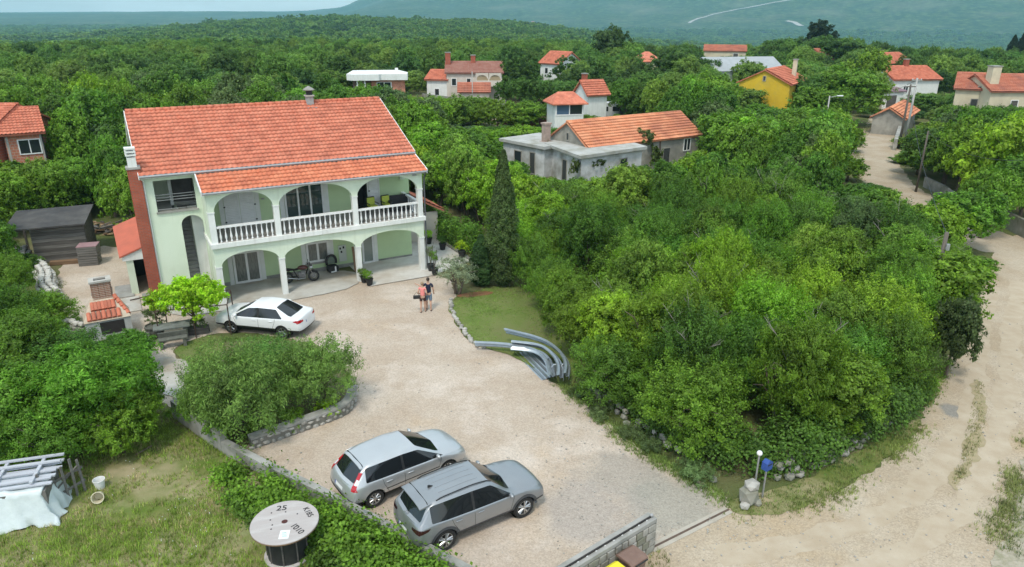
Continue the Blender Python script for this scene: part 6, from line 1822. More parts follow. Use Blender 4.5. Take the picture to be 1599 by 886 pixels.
m = MB(); m.tube([(.48, 0, .88), (.1, 0, .80), (-.35, 0, .72)], .03, 8); m.tube([(.46, 0, .82), (.25, 0, .35), (-.15, 0, .28)], .028, 8); m.tube([(-.15, 0, .28), (-.35, 0, .72)], .028, 8); m.tube([(-.15, .07, .35), (-.70, .07, .31)], .025, 8); m.tube([(-.15, -.07, .35), (-.70, -.07, .31)], .025, 8); m.build('frame', black_p, t)
m = MB(); m.at((.16, 0, .86)).ball((0, 0, 0), 1, 14, 10, (.29, .15, .14)); m.build('fuel_tank', rust, t, True)
m = MB(); m.prism([(-.10, .84), (-.30, .80), (-.62, .86), (-.86, .92), (-.88, .86), (-.60, .76), (-.12, .74)], .24, 'y', -.12); o = m.build('saddle', black_p, t); bevel_mesh(o.data, .03)
m = MB(); m.prism([(-.55, .80), (-.98, .90), (-.99, .84), (-.56, .70)], .18, 'y', -.09); o = m.build('tail_fairing', rust, t); bevel_mesh(o.data, .02)
m = MB(); m.cbox((.08, 0, .46), (.42, .30, .34)); o = m.build('engine', grey_c, t); bevel_mesh(o.data, .05)
for k in range(5): q = MB(); q.cbox((.18, 0, .55 + k * .03), (.24, .33, .012)); q.build('cooling_fin', gut, o)
m = MB(); m.tube([(.25, -.12, .50), (.28, -.15, .28), (-.1, -.17, .25), (-.75, -.19, .38)], [.024, .024, .03, .045], 10); m.build('exhaust', chrome, t)
m = MB(); m.tube([(.38, .36, 1.02), (.46, .2, .97), (.48, 0, .94), (.46, -.2, .97), (.38, -.36, 1.02)], .014, 7); m.build('handlebar', black_p, t)
for s in (-1, 1):
    q = MB(); q.tube([(.44, s * .25, .98), (.47, s * .30, 1.16)], .008, 5); q.at((.47, s * .33, 1.18)).ball((0, 0, 0), 1, 8, 6, (.02, .07, .045)); q.build('mirror', black_p, t)
m = MB(); m.at((.62, 0, .88)).ball((0, 0, 0), .10, 12, 8); m.build('headlight', clear_lens, t, True)
m = MB(); m.prism([(.55, .92), (.68, .95), (.55, 1.14), (.50, 1.12)], .24, 'y', -.12); m.build('windshield', dark_gl, t)
m = MB(); m.tube([(-.1, .1, .28), (-.2, .28, .02)], .014, 6); m.build('side_stand', black_p, t)

# ---- things under the porch
q = HW(6.42, 2.2); t = thing('child_seat', 'black child car seat with a white panel standing against the porch wall', 'child seat', (*q.xy, .06), HPSI + .1)
m = MB(); m.prism([(-.30, .04), (.30, .04), (.32, .30), (.26, .42), (-.26, .42), (-.32, .30)], .48, 'y', -.30); o = m.build('seat_base', black_p, t); bevel_mesh(o.data, .06, 2)
pts = [(.30 * math.cos(a), .62 + .36 * math.sin(a)) for a in [PI * (k / 14) * 1.3 - .47 for k in range(15)]]
m = MB(); m.tube([(x, .1, z) for x, z in pts], .075, 10); m.build('backrest_rim', black_p, t, True)
m = MB(); m.prism([(x * .85, z) for x, z in pts], .06, 'y', .10); m.build('backrest', mat('grey_green_fabric', (.16, .20, .16), (.12, .15, .12), scale=8, rough=.95), t)
m = MB(); m.prism([(.04, .06), (.14, .06), (.12, .40), (.05, .40)], .03, 'y', -.325); m.build('white_panel', white_p, t)
m = MB(); m.box(-.2, .04, -.325, -.30, .05, .12); m.build('white_strip', white_p, t)
q = HW(7.62, 1.55); t = thing('leaning_boards', 'brown boards leaning upright beside the third porch column', 'boards', (*q.xy, .06), HPSI)
for k in range(3): m = MB(); m.at((k * .13, .1 * k, 0), (-.16, 0, 0)).box(-.06, .06, -.02, .02, 0, 1.5 - .15 * k); m.build('board', wood_brown if k != 1 else wood_dark, t)
q = HW(4.9, 2.62); t = thing('block', 'grey building block lying by the porch wall', 'block', (*HW(5.2, 2.6).xy, .06), HPSI); m = MB(); m.box(-.2, .25, -.1, .1, 0, .2); m.build('block', concrete_grey, t)
def pot(label, p, sc, kind, col, pm_=black_p):
    t = thing('plant_pot', label, 'plant pot', (p.x, p.y, .058), random.uniform(0, 3), 'plant pots on the terrace')
    t.scale = (sc, sc, sc)
    m = MB(); m.lathe([(.15, 0), (.21, .34), (.23, .34), (.23, .39), (.20, .39), (.19, .33), (.001, .33)], 18, cap=False); m.build('pot', pm_, t, True, 40)
    if kind == 'bush': f = link('foliage', random.choice(SHRUB), t, (0, 0, .30), None, (.42, .42, .55)); f.color = tint(col)
    elif kind == 'rose':
        m = MB()
        for k in range(5): a = k * 1.3; m.tube([(0, 0, .3), (.08 * math.cos(a), .08 * math.sin(a), .8), (.2 * math.cos(a), .2 * math.sin(a), 1.25 + .1 * k)], .010, 4)
        m.build('stem', BARK, t)
        f = link('foliage', SHRUB[2], t, (0, 0, .75), None, (.32, .32, .6)); f.color = tint(col)
    return t
pot('black pot with a spiky green plant at the third porch column, nearer the drive', HW(7.62, -1.0), 1.0, 'bush', MIDG)
pot('black pot behind the spiky plant at the foot of the third porch column', HW(7.50, -.40), .95, 'bush', DARK)
pot('black pot with a tall thin rose at the corner porch column', HW(11.62, -.42), 1.05, 'rose', GREYG)
pot('black pot with a thin shrub between the corner column and the small olive', HW(11.55, -1.15), 1.0, 'rose', MIDG)
pot('black pot farthest along the side terrace by the hedge', HW(13.2, 6.6), 1.0, 'rose', MIDG)
pot('black pot with a yellow green plant on the side terrace', HW(13.6, 4.6), 1.1, 'bush', YELLOW)
pot('black pot with a low plant at the outer edge of the side terrace', HW(13.9, 3.0), 1.1, 'bush', DARK)
pot('black pot with a yellow plant behind the small olive', HW(14.3, .9), 1.2, 'bush', YELLOW)
# balcony furniture
lime = mat('lime_cushion', (.46, .52, .09), (.40, .45, .07), scale=6, rough=.95)
for k, (u, lab) in enumerate(((8.95, 'balcony chair with a lime green cushion near the open door'), (9.85, 'balcony chair with a lime green cushion beside the dark table'))):
    q = HW(u, 1.7, 3.39); t = thing('balcony_chair', lab, 'chair', q, HPSI + .15, 'chairs with lime cushions on the balcony')
    for (x, y) in ((-.24, -.24), (.24, -.24), (-.24, .24), (.24, .24)): m = MB(); m.box(x - .02, x + .02, y - .02, y + .02, 0, .42 if y < 0 else .95); m.build('leg', black_p, t)
    m = MB(); m.box(-.27, .27, -.27, .27, .40, .44); m.build('seat', black_p, t)
    m = MB(); m.box(-.25, .25, .22, .26, .5, .98); m.build('backrest', black_p, t)
    m = MB(); m.box(-.24, .24, .10, .21, .48, .95); o = m.build('cushion', lime, t); bevel_mesh(o.data, .04, 2)
    m = MB(); m.box(-.24, .24, -.24, .12, .44, .53); o = m.build('seat_cushion', lime, t); bevel_mesh(o.data, .03, 2)
    for s in (-1, 1): m = MB(); m.box(s * .27 - .025, s * .27 + .025, -.27, .25, .62, .66); m.build('armrest', black_p, t)
q = HW(10.75, 1.75, 3.39); t = thing('balcony_sofa', 'dark wicker balcony sofa by the end of the railing', 'sofa', q, HPSI)
wick = mat('dark_wicker', (.030, .029, .031), (.05, .048, .05), scale=20, rough=.8)
m = MB(); m.box(-.70, .70, -.35, .35, .08, .40); m.build('seat', wick, t); m = MB(); m.box(-.70, .70, .25, .38, .40, .86); m.build('backrest', wick, t)
for s in (-1, 1): m = MB(); m.box(s * .70 - .08, s * .70 + .08, -.36, .38, .08, .66); m.build('armrest', wick, t)
# ------------------------------------------------------------------ the village beyond
def gable_house(name, label, A, B, eave, W, rise, wall_m, roof_m, wins=(), chim=(), over=.35, tile=True, cat='house', base=0.0, group=None, tw=.26, gable_m=None, hip=0.0, parent=None):
    """front eave corners A, B (plan points); ridge along A-B, depth W behind; local x along the front, y into the house"""
    A = Vector((A[0], A[1], 0)); B = Vector((B[0], B[1], 0)); d = B - A; L = d.length; a = math.atan2(d.y, d.x)
    t = thing(name, label, cat, (A.x, A.y, base), a, group) if parent is None else parent
    m = MB(); m.box(0, L, 0, .22, 0, eave); m.box(0, L, W - .22, W, 0, eave); m.box(0, .22, .22, W - .22, 0, eave); m.box(L - .22, L, .22, W - .22, 0, eave)
    w = m.build('wall', wall_m, t)
    zr_ = eave + rise; e = over; dz = rise * e / (W / 2)
    if not hip:
        for x in (0, L - .2): m = MB(); m.prism([(.0, eave), (W, eave), (W / 2, zr_ - .02)], .2, 'x', x); m.build('gable', gable_m or wall_m, t)
    V = [(-e, -e, eave - dz), (L + e, -e, eave - dz), (L + e, W + e, eave - dz), (-e, W + e, eave - dz), (-e + hip, W / 2, zr_), (L + e - hip, W / 2, zr_)]
    V += [(x, y, z - .14) for x, y, z in V]
    m = MB(); m.add(V, [(0, 1, 5, 4), (2, 3, 4, 5), (7, 6, 10, 11), (9, 8, 11, 10), (0, 6, 7, 1), (2, 8, 9, 3), (0, 4, 10, 6), (4, 3, 9, 10), (1, 7, 11, 5), (5, 11, 8, 2)] if not hip else
                    [(0, 1, 5, 4), (2, 3, 4, 5), (1, 2, 5), (3, 0, 4), (6, 9, 8, 7), (0, 6, 7, 1), (1, 7, 8, 2), (2, 8, 9, 3), (3, 9, 6, 0)])
    r = m.build('roof', roof_m, t)
    if tile and not hip:
        tiles('roof_tiles', (-e, -e - .05, eave - dz + .02), (L + e, -e - .05, eave - dz + .02), (L + e, W / 2, zr_ + .03), (-e, W / 2, zr_ + .03), r, roof_m, tw=tw, course=.38, rise=.06, step=.06)
        k = MB(); k.at((-e, W / 2, zr_ + .02)).lathe([(.11, 0), (.11, L + 2 * e)], 8, 'x'); k.build('ridge_tiles', roof_m, r, True)
    for (face, u, z, ww, hh, kind) in wins:
        f = MB(); p = MB(); q = .09
        def bx(M_, u0, u1, z0, z1, o0, o1):
            if face == 'f': M_.box(u0, u1, -o1, -o0, z0, z1)
            elif face == 'l': M_.box(-o1, -o0, u0, u1, z0, z1)
            else: M_.box(L + o0, L + o1, u0, u1, z0, z1)
        bx(f, u, u + ww, z, z + q, .0, .07); bx(f, u, u + ww, z + hh - q, z + hh, .0, .07); bx(f, u, u + q, z + q, z + hh - q, .0, .07); bx(f, u + ww - q, u + ww, z + q, z + hh - q, .0, .07)
        if ww > .9 and kind == 'w': bx(f, u + ww / 2 - .04, u + ww / 2 + .04, z + q, z + hh - q, .0, .065)
        bx(p, u + q, u + ww - q, z + q, z + hh - q, .005, .03)
        o = f.build('door' if kind == 'd' else 'window', white_p if kind != 'g' else grey_w, t); p.build('pane', {'w': dark_gl, 'd': wood_dark, 'g': dark_int, 's': white_p}[kind], o)
    for (u, y, h, wd, m_) in chim:
        zb = eave + rise * (1 - abs(y - W / 2) / (W / 2)) - .3
        c = MB(); c.box(u - wd / 2, u + wd / 2, y - wd / 2, y + wd / 2, zb, zb + h); o = c.build('chimney', m_, r)
        c = MB(); c.box(u - wd / 2 - .08, u + wd / 2 + .08, y - wd / 2 - .08, y + wd / 2 + .08, zb + h, zb + h + .12); c.build('chimney_cap', concrete_grey, o)
    return t
# unfinished brick house at the left edge
BH = gable_house('house', 'unfinished red hollow brick house with concrete frame at the left edge of the wood', G(4, 207, 5.4), G(62, 203, 5.4), 5.4, 6.4, 1.5, brick_hollow, tile_red,
                 [('f', .8, 3.5, 1.6, 1.25, 'w'), ('r', .9, 3.6, 1.3, 1.3, 'w'), ('r', 4.2, 3.6, .9, 1.1, 'g'), ('f', .8, .9, 1.5, 1.6, 'w')])
a_, b_ = G(4, 207, 5.4), G(62, 203, 5.4); LB = (b_ - a_).length
for k, (x, y) in enumerate(((LB, 0), (LB, 2.6), (LB, 6.2), (.2, 0))):
    m = MB(); m.box(x - .14, x + .03, y - .03, y + .25, 0, 5.35); m.build('concrete_post', concrete, BH)
for z in (2.6, 5.2): m = MB(); m.box(LB - .05, LB + .032, .23, 6.3, z, z + .2); m.build('concrete_beam', concrete, BH); m = MB(); m.box(.0, LB - .15, -.032, .02, z, z + .2); m.build('concrete_beam', concrete, BH)
m = MB(); m.tube([(LB + .05, -.08, 5.2), (LB + .05, -.08, 0)], .05, 6); m.build('downpipe', black_p, BH)
bb2 = a_ - Vector((0, 0, a_.z)); 
gable_house('house', 'red roofed brick house block cut off by the left edge of the picture', Vector((a_.x - 10.5, a_.y - .6, 0)), Vector((a_.x - .9, a_.y - .4, 0)), 5.6, 8.0, 1.6, brick_hollow, tile_red)
# flat roofed house
A, B = G(544, 122, 4.9), G(636, 121, 4.9); d = B - A; L = d.length
t = thing('house', 'red brick house with a wide white flat roof slab among the trees', 'house', (A.x, A.y, 0), math.atan2(d.y, d.x))
m = MB(); m.box(3.6, L - .4, .5, 8, 0, 4.5); m.build('wall', brick_hollow, t)
m = MB(); m.box(.6, L * .62, 1.5, 8.6, 0, 4.5); m.build('wall', mat('primer_wall', (.28, .19, .16), (.22, .15, .13), scale=1, rough=.9), t)
m = MB(); m.prism([(-.3, .6), (.8, -.6), (4.8, -.6), (5.2, -.1), (L, -.4), (L + .3, 3.5), (L - 1, 9.2), (.6, 9.2)], .95, 'z', 4.5); m.build('roof_slab', white_w, t)
m = MB(); m.box(4.4, 6.8, .42, .5, 2.4, 4.2); f = m.build('window', white_p, t); m = MB(); m.box(4.55, 5.55, .39, .42, 2.5, 4.1); m.box(5.68, 6.65, .39, .42, 2.5, 4.1); m.build('pane', dark_gl, f)
for x in (1.2, 2.4): m = MB(); m.box(x, x + .25, -.2, .05, 0, 4.5); m.build('column', white_w, t)
m = MB(); m.box(7.6, 8.1, 4, 4.5, 5.45, 6.1); m.build('chimney', white_w, t)
# beige house with its wings
D = G(735, 113, 5.2); a0 = Vector((G(697, 113, 5.2).x, D.y, 0)); b0 = Vector((G(784, 112, 5.2).x, D.y + .5, 0)); LL = (b0 - a0).length
BE = gable_house('house', 'big cream house with brown tiled roof, arched balcony and two chimneys', a0, b0, 5.2, 8, 1.5, beige_w, tile_brown, [('f', .8, 2.9, .9, 1.3, 'w'), ('f', 3.4, 3.0, .8, 1.2, 'w'), ('f', 5.5, .6, 1.2, 2, 'd')], [(.2, 3, 2.2, .9, brick_red), (4.6, 3.6, 1.5, .8, brick_red)])
m = MB()
for (u0, u1) in ((5.0, 7.2), (7.3, 9.4)): spandrel(m, u0, u1, u0 + .2, u1 - .2, 4.2, 4.8, 5.1, -1.3, -1.1)
for u in (5.0, 7.15, 9.3): m.box(u, u + .2, -1.3, -1.1, 0, 4.2)
m.box(5.0, 9.5, -1.35, 0, 2.9, 3.1); m.box(5.0, 9.5, -1.33, -1.28, 3.1, 3.9); m.build('balcony', beige_w, BE)
m = MB(); m.box(5.2, 9.3, -.05, -.01, 3.1, 5.0); m.build('balcony_shade_panel', mat('warm_shade_plaster', (.42, .34, .22), rough=.9), BE)  # flat panel, its darker plaster stands in for shade behind the arches
q = Vector((a0.x, a0.y, 0))
gable_house('house', 'white gable wing with a red roof beside the big cream house', Vector((q.x - 3.6, q.y + 1.0, 0)), Vector((q.x + .0, q.y + .2, 0)), 4.0, 7.0, 1.3, white_w, tile_red, [('f', 1.4, 1.2, .9, 1.2, 'w')])
gable_house('house', 'low tiled porch building in front of the big cream house', Vector((q.x + 2.4, q.y - 3.6, 0)), Vector((q.x + 7.4, q.y - 3.4, 0)), 2.5, 2.8, 1.1, beige_w, tile_dull)
# pavilion
A, B = G(867, 159, 4.6), G(912, 158, 4.6)
PV = gable_house('pavilion', 'two storey white pavilion with glazed upper room and red hipped roof', A, B, 4.6, 3.6, 1.0, white_w, tile_red, hip=1.3, over=.45, cat='pavilion')
LP_ = (Vector((B.x - A.x, B.y - A.y, 0))).length
m = MB(); m.box(.1, LP_ - .1, -.06, .0, 2.9, 3.05); m.box(.1, LP_ - .1, -.06, .0, 4.38, 4.5)
for u in (.1, LP_ / 2 - .06, LP_ - .22): m.box(u, u + .12, -.065, .0, 3.05, 4.38)
f = m.build('window', white_p, PV)
m = MB(); m.box(.22, LP_ / 2 - .06, -.03, .0, 3.05, 4.38); m.build('pane', glass_mat('blue_glass', (.08, .13, .20)), f)
m = MB(); m.box(LP_ / 2 + .06, LP_ - .22, -.03, .0, 3.05, 4.38); m.build('pane', dark_gl, f)
# small houses farther back
def at_eave(label, ax, ay, bx, by, eave, W, rise, wm, rm, wins=(), chim=(), turn=0.0, nm='house', **kw):
    A, B = G(ax, ay, eave), G(bx, by, eave)
    if turn: c = (A + B) / 2; B = c + Vector((math.cos(turn), math.sin(turn), 0)) * (B - A).length / 2; A = c * 2 - B
    return gable_house(nm, label, A, B, eave, W, rise, wm, rm, wins, chim, **kw)
at_eave('small white house whose red gable shows between two round trees', 846, 97, 872, 99, 5.6, 7, 2.0, white_w, tile_red, [('f', 1.2, 3.4, .9, 1.2, 'w')], turn=-.75)
at_eave('house with a low red hipped roof just above the tree tops', 1000, 95, 1033, 95, 5.4, 8, 1.7, cream_w, tile_red, hip=2.2)
at_eave('white house with red roof half hidden by a dark round tree', 920, 146, 946, 144, 4.6, 3.4, 1.5, white_w, tile_red, chim=[(.6, 2, 1.4, .6, brick_red)], turn=.45)
at_eave('red roofed outhouse glimpsed behind the dark trees', 998, 152, 1013, 150, 2.8, 4, 1.0, cream_w, tile_red)
at_eave('white house with a wide pale grey metal roof', 1142, 112, 1196, 106, 5.0, 9, 2.1, white_w, mat('pale_sheet_roof', (.36, .38, .39), (.31, .33, .34), scale=1, rough=.6), tile=False, turn=.25)
at_eave('long low house with a faded red roof far beyond the yellow house', 1100, 79, 1165, 80, 4.2, 10, 1.6, cream_w, tile_dull, [('f', 9, 1.5, 1.6, 2, 'd')])
YA, YB = G(1234, 131, 5.6), G(1270, 121, 5.6)
YD = (YB - YA).normalized(); YB = YA + YD * 9.5
gable_house('house', 'yellow house with red tiled roof and a tall thin chimney', YA, YB, 5.6, 7.2, 1.75, yellow_w, tile_red, [('l', 4.0, 2.9, 1.1, 1.5, 's'), ('l', 2.0, .3, .9, 1.7, 'd'), ('l', 3.4, 5.75, .45, .75, 'g')], [(6.5, 1.2, 2.6, .55, cream_w)], over=.3)
at_eave('house with weathered red roof behind the pale green trees', 1290, 93, 1306, 92, 4.5, 7, 2.4, cream_w, tile_dull, turn=.6)
at_eave('low house with red roof beyond the end of the lane', 1382, 99, 1425, 97, 4.6, 8, 2.0, white_w, tile_red, chim=[(2.5, 3, 1.4, .6, brick_red)])
at_eave('white house with broad red roof beside the lane', 1402, 124, 1462, 122, 4.6, 8.5, 1.8, white_w, tile_red, [('f', 2, 2.2, 1, 1.2, 'w')], [(5.0, 4.2, 1.4, .7, brick_red)], turn=.18)
at_eave('small garage with a flat purple roof at the bend of the lane', 1382, 142, 1412, 141, 2.9, 5, .5, white_w, mat('purple_sheet', (.28, .18, .21), (.24, .16, .19), scale=1, rough=.6), [('f', .6, .0, 2.2, 2.2, 'd')], tile=False)
at_eave('little tiled stone shed standing along the lane', 1396, 182, 1446, 172, 2.4, 3.6, 1.1, grey_w, tile_old, nm='shed', cat='shed', turn=.95)
at_eave('beige house with tiled roof and big chimney at the right edge', 1494, 137, 1549, 139, 5.2, 7.6, 1.8, cream_w, tile_dull, [('f', 2.0, 2.6, .9, 1.2, 'g'), ('f', 2.5, 4.8, .6, .7, 'g')], turn=-.55)
at_eave('beige house wing with green shutters at the right edge', 1549, 141, 1625, 141, 5.2, 7.6, 1.8, cream_w, tile_dull, [('f', 3.0, 1.9, 1.1, 2.0, 'd'), ('f', 6.0, 2.2, 1.0, 1.5, 'd')], [(1.0, 1.8, 2.4, 1.2, cream_w)], turn=.04)
# old stone house with flat roofed outbuildings
ez = 3.1
A, B = G(918, 229, ez), G(1092, 209, ez)
OH = gable_house('house', 'old grey stone house with a long orange tiled roof and ivy', A, B, ez, 6.2, 1.9, grey_w, tile_old, [('f', 12.4, 1.5, 1.0, 1.3, 'w'), ('f', 9.6, .1, 1.0, 2.0, 'g'), ('l', 2.8, 3.2, .5, .8, 'g')], tw=.24, over=.2)
ivy = crown_mesh('ivy', 140, 1.5, .9, .2, 2.2, lobes=8, clumps=70, per=20, spread=.25, size=.22, asp=.8)
iv = link('ivy', ivy, OH, (7.6, .4, 1.9), (0, 0, .2), (1.0, 1.0, .95)); iv.color = tint((.09, .12, .03))
iv = link('ivy', ivy, OH, (8.4, -.3, -.1), (0, 0, 1), (.7, .6, 1.2)); iv.color = tint((.075, .12, .025))
m = MB(); m.tube([(9.1, -.08, ez), (9.1, -.08, 0)], .06, 6); m.build('downpipe', iron, OH)
def flat_house(label, P, h, wm, th=.28, over=.45, holes=()):
    """P: front-left, corner, right, back plan points, in order; windows as (edge, fraction, z, w, h, kind)"""
    o = P[0]; t = thing('outbuilding', label, 'outbuilding', (o.x, o.y, 0))
    Q = [(p.x - o.x, p.y - o.y) for p in P]
    m = MB(); m.prism(Q, h, 'z', 0); m.build('wall', wm, t)
    c = Vector((sum(q[0] for q in Q) / len(Q), sum(q[1] for q in Q) / len(Q)))
    S = [tuple(c + (Vector(q) - c) * (1 + over / (Vector(q) - c).length)) for q in Q]
    m = MB(); m.prism(S, th, 'z', h + .004); m.build('roof_slab', mat('pale_slab', (.46, .46, .44), (.36, .36, .33), scale=.8, detail=8, rough=.95, col3=(.28, .27, .22), scale3=.6), t)
    for (e, fr, z, w, hh, kd) in holes:
        a, b = Vector((*Q[e], 0)), Vector((*Q[(e + 1) % len(Q)], 0)); d = (b - a).normalized(); n = Vector((d.y, -d.x, 0)); ang = math.atan2(d.y, d.x)
        p = a + (b - a) * fr
        f = MB(); f.at(tuple(p), (0, 0, ang)); f.box(0, w, -.05, .02, z, z + .08); f.box(0, w, -.05, .02, z + hh - .08, z + hh); f.box(0, .08, -.05, .02, z + .08, z + hh - .08); f.box(w - .08, w, -.05, .02, z + .08, z + hh - .08)
        fo = f.build('window' if kd == 'w' else 'door', grey_w, t); g = MB(); g.at(tuple(p), (0, 0, ang)).box(.08, w - .08, -.02, .015, z + .08, z + hh - .08); g.build('pane', dark_gl if kd == 'w' else dark_int, fo)
    return t
def flat(v): return Vector((v.x, v.y, 0))
P1, P2, P3 = G(857, 224, 3.0), G(908, 243, 3.0), G(1003, 229, 3.0)
t = flat_house('weathered white outbuilding with a flat slab roof in front of the old stone house', [flat(P1), flat(P2), flat(P3), flat(P1 + (P3 - P2))], 2.75, oldwhite_w, holes=[(0, .45, .1, 1.0, 2.0, 'd'), (1, .62, 1.3, 1.0, .9, 'w')])
iv = link('ivy', ivy, t, tuple(flat(P2) - flat(P1) + Vector((-.4, -.1, .9))), (0, 0, 1), (.7, .35, .8)); iv.color = tint((.075, .11, .025))
iv = link('ivy', ivy, t, tuple(flat(P2) - flat(P1) + Vector((2.2, 2.0, 1.4))), (0, 0, .9), (1.3, .35, .55)); iv.color = tint((.075, .11, .025))
Q1, Q2 = G(786, 216, 3.0), G(850, 228, 3.0); n_ = (Q2 - Q1).normalized(); n_ = Vector((-n_.y, n_.x, 0))
flat_house('smaller white outbuilding with a dark door left of the old stone house', [flat(Q1), flat(Q2), flat(Q2 + n_ * 5), flat(Q1 + n_ * 5)], 2.7, oldwhite_w, holes=[(0, .28, .8, 1.1, 1.3, 'w'), (0, .66, .1, .8, 2.1, 'd')])
cq = G(853, 222, 3.0)
t = thing('old_chimney', 'tall stone chimney with ivy between the two white outbuildings', 'chimney', (cq.x, cq.y + .6, 0), .6); m = MB(); m.box(-.55, .55, -.4, .4, 0, 3.0); m.box(-.32, .32, -.3, .3, 3.0, 4.6); m.box(-.4, .4, -.38, .38, 4.6, 4.75); m.build('shaft', mat('pink_stone', (.40, .30, .25), (.30, .23, .19), scale=2, rough=.95), t)
iv = link('ivy', ivy, t, (.1, -.3, .3), None, (.4, .5, 1.3)); iv.color = tint((.08, .12, .025))
# caravan and hut
cv = G(942, 190); t = thing('caravan', 'white caravan parked beside the pavilion', 'caravan', cv, .12)
m = MB(); m.prism([(-2.6, .45), (2.5, .45), (2.7, 1.2), (2.4, 2.5), (2.0, 2.65), (-2.1, 2.65), (-2.6, 2.3), (-2.75, 1.3)], 2.1, 'y', 0); o = m.build('body', mat('caravan_white', (.62, .65, .67), (.55, .58, .60), scale=1.5, rough=.5), t); bevel_mesh(o.data, .06, 2)
for x in (-1.9, -.3, 1.3): m = MB(); m.box(x, x + .95, -.02, .0, 1.45, 2.1); m.build('window', dark_gl, t)
for s in (0, 1): m = MB(); m.at((0, .1 + s * 1.9, .32)).lathe([(.32, -.1), (.32, .1)], 16, 'y'); m.build('wheel', tyre_m, t, True)
t = thing('hut', 'dark wooden hut beside the caravan', 'hut', G(981, 190), .12); m = MB(); m.box(-1.4, 1.4, 0, 2.2, 0, 2.0); m.build('wall', wood_dark, t); m = MB(); m.prism([(-1.6, 2.0), (1.6, 2.0), (1.6, 2.1), (0, 2.6), (-1.6, 2.1)], 2.6, 'y', -.2); m.build('roof', mat('brown_felt', (.10, .07, .06), rough=.9), t)
tw_ = G(818, 205); t = thing('cart', 'dark red covered cart parked under the trees beside a blue tarpaulin', 'cart', tw_, .05); m = MB(); m.box(-3, 3, 0, 2, .5, 1.7); m.build('body', mat('rust_sheet', (.16, .07, .05), (.11, .05, .04), scale=2, rough=.9), t)
for x in (-2, 0, 2): m = MB(); m.at((x, 0, .45)).lathe([(.45, -.12), (.45, .12)], 14, 'y'); m.build('wheel', tyre_m, t, True)
tp2 = thing('tarpaulin', 'blue tarpaulin over a load on the dark red cart', 'tarpaulin', tw_ + Vector((.2, 1, 1.7)), .05); m = MB(); m.prism([(-1.6, 0), (1.6, 0), (1.3, .6), (.3, .8), (-1.2, .55)], 1.8, 'y', -.9); o = m.build('sheet', mat('blue_sheet', (.06, .20, .36), (.05, .16, .30), scale=2, rough=.6), tp2); bevel_mesh(o.data, .12, 2)
# boundary walls
def plain_wall(label, pts, h, m_, w=.25):
    o = pts[0]; t = thing('boundary_wall', label, 'wall', o); m = MB(); m.sweep([p - o for p in pts], [(-w / 2, -.1), (-w / 2, h), (w / 2, h), (w / 2, -.1)]); m.build('wall', m_, t); return t
plain_wall('grey block wall below the big cream house', [G(660, 160), G(700, 165), G(745, 170), G(790, 172)], 1.5, concrete_grey)
plain_wall('grey concrete wall on the far side of the lane junction', [G(1443, 292), G(1470, 305), G(1492, 322)], .9, concrete_grey)
plain_wall('dark stone wall at the right edge beside the road junction', [G(1562, 352), G(1600, 372), G(1660, 400)], 1.2, stone_dk)
plain_wall('stone wall along the lane below the tiled shed', [G(1396, 235), G(1402, 215), G(1404, 196)], 1.3, stone_m, .4)
# poles and wires
def pole(label, p, h, r, m_, arms=0, lamp=False):
    t = thing('utility_pole' if not lamp else 'street_lamp', label, 'pole' if not lamp else 'street lamp', (p.x, p.y, 0)); m = MB(); m.cyl(r, h, 10, 0, r2=r * .7); m.build('pole', m_, t, True)
    for k in range(arms): m = MB(); m.box(-.6, .6, -.05, .05, h - .3 - .35 * k, h - .2 - .35 * k); m.build('crossarm', m_, t)
    if arms:
        for s in (-.5, 0, .5): m = MB(); m.at((s, 0, h - .2)).lathe([(.03, 0), (.045, .06), (.03, .14)], 8); m.build('insulator', white_p, t)
    if lamp: m = MB(); m.tube([(0, 0, h - .2), (.9, -.1, h)], .04, 6); m.build('arm', gut, t); m = MB(); m.cbox((1.25, -.14, h + .02), (.75, .25, .14)); o = m.build('lamp_head', mat('lamp_grey', (.72, .74, .74), rough=.5), t); bevel_mesh(o.data, .04)
    return t
def top_of(p, v):      # height of a vertical at p whose top shows at row v
    lo, hi = 0.0, 30.0
    for _ in range(40):
        md = (lo + hi) / 2
        if PX((p.x, p.y, md))[1] > v: lo = md
        else: hi = md
    return lo
pw_ = mat('pole_wood', (.10, .085, .07), (.15, .13, .11), scale=3, rough=.9, stretch=(4, 4, .4))
pc_ = mat('pole_concrete', (.42, .41, .39), (.36, .35, .33), scale=2, rough=.9)
p = G(1444, 515); PA = pole('dark wooden pole rising out of the thicket beside the road', p, top_of(p, 363), .13, pw_)
m = MB(); m.cbox((.1, -.12, top_of(p, 385)), (.16, .12, .3)); m.build('junction_box', gut, PA)
p2 = G(1403, 232); PB = pole('dark wooden pole at the side of the lane', p2, top_of(p2, 132), .14, pw_, 1)
p3 = G(1412, 226); PC = pole('pale concrete pole standing beside the dark pole at the lane', p3, top_of(p3, 122), .15, pc_, 1)
p4 = G(1286, 212); PD = pole('grey street lamp among the bright trees near the yellow house', p4, top_of(p4, 150), .12, pc_, 0, True)
p5 = G(342, 165); pole('pale concrete pole among the trees behind the green house', p5, top_of(p5, 112), .13, pc_, 1)
p6 = G(757, 200); p7 = G(738, 170); pole('pale post in front of the grey block wall', p7, top_of(p7, 112), .09, pc_)
p8 = G(1430, 300); PE = pole('thin wooden pole among bushes beside the lane', p8, top_of(p8, 205), .10, pw_)
def wire(label, a, b, sag, r=.018):
    L = [a.lerp(b, k / 24) - Vector((0, 0, sag * 4 * (k / 24) * (1 - k / 24))) for k in range(25)]
    m = MB(); m.tube(L, r, 4); tag(m.build('power_line', black_p), label, 'cable')
T = lambda p, h: Vector((p.x, p.y, h))
wire('power line from the thicket pole to the dark pole at the lane', T(p, top_of(p, 365)), T(p2, top_of(p2, 135)), 1.2)
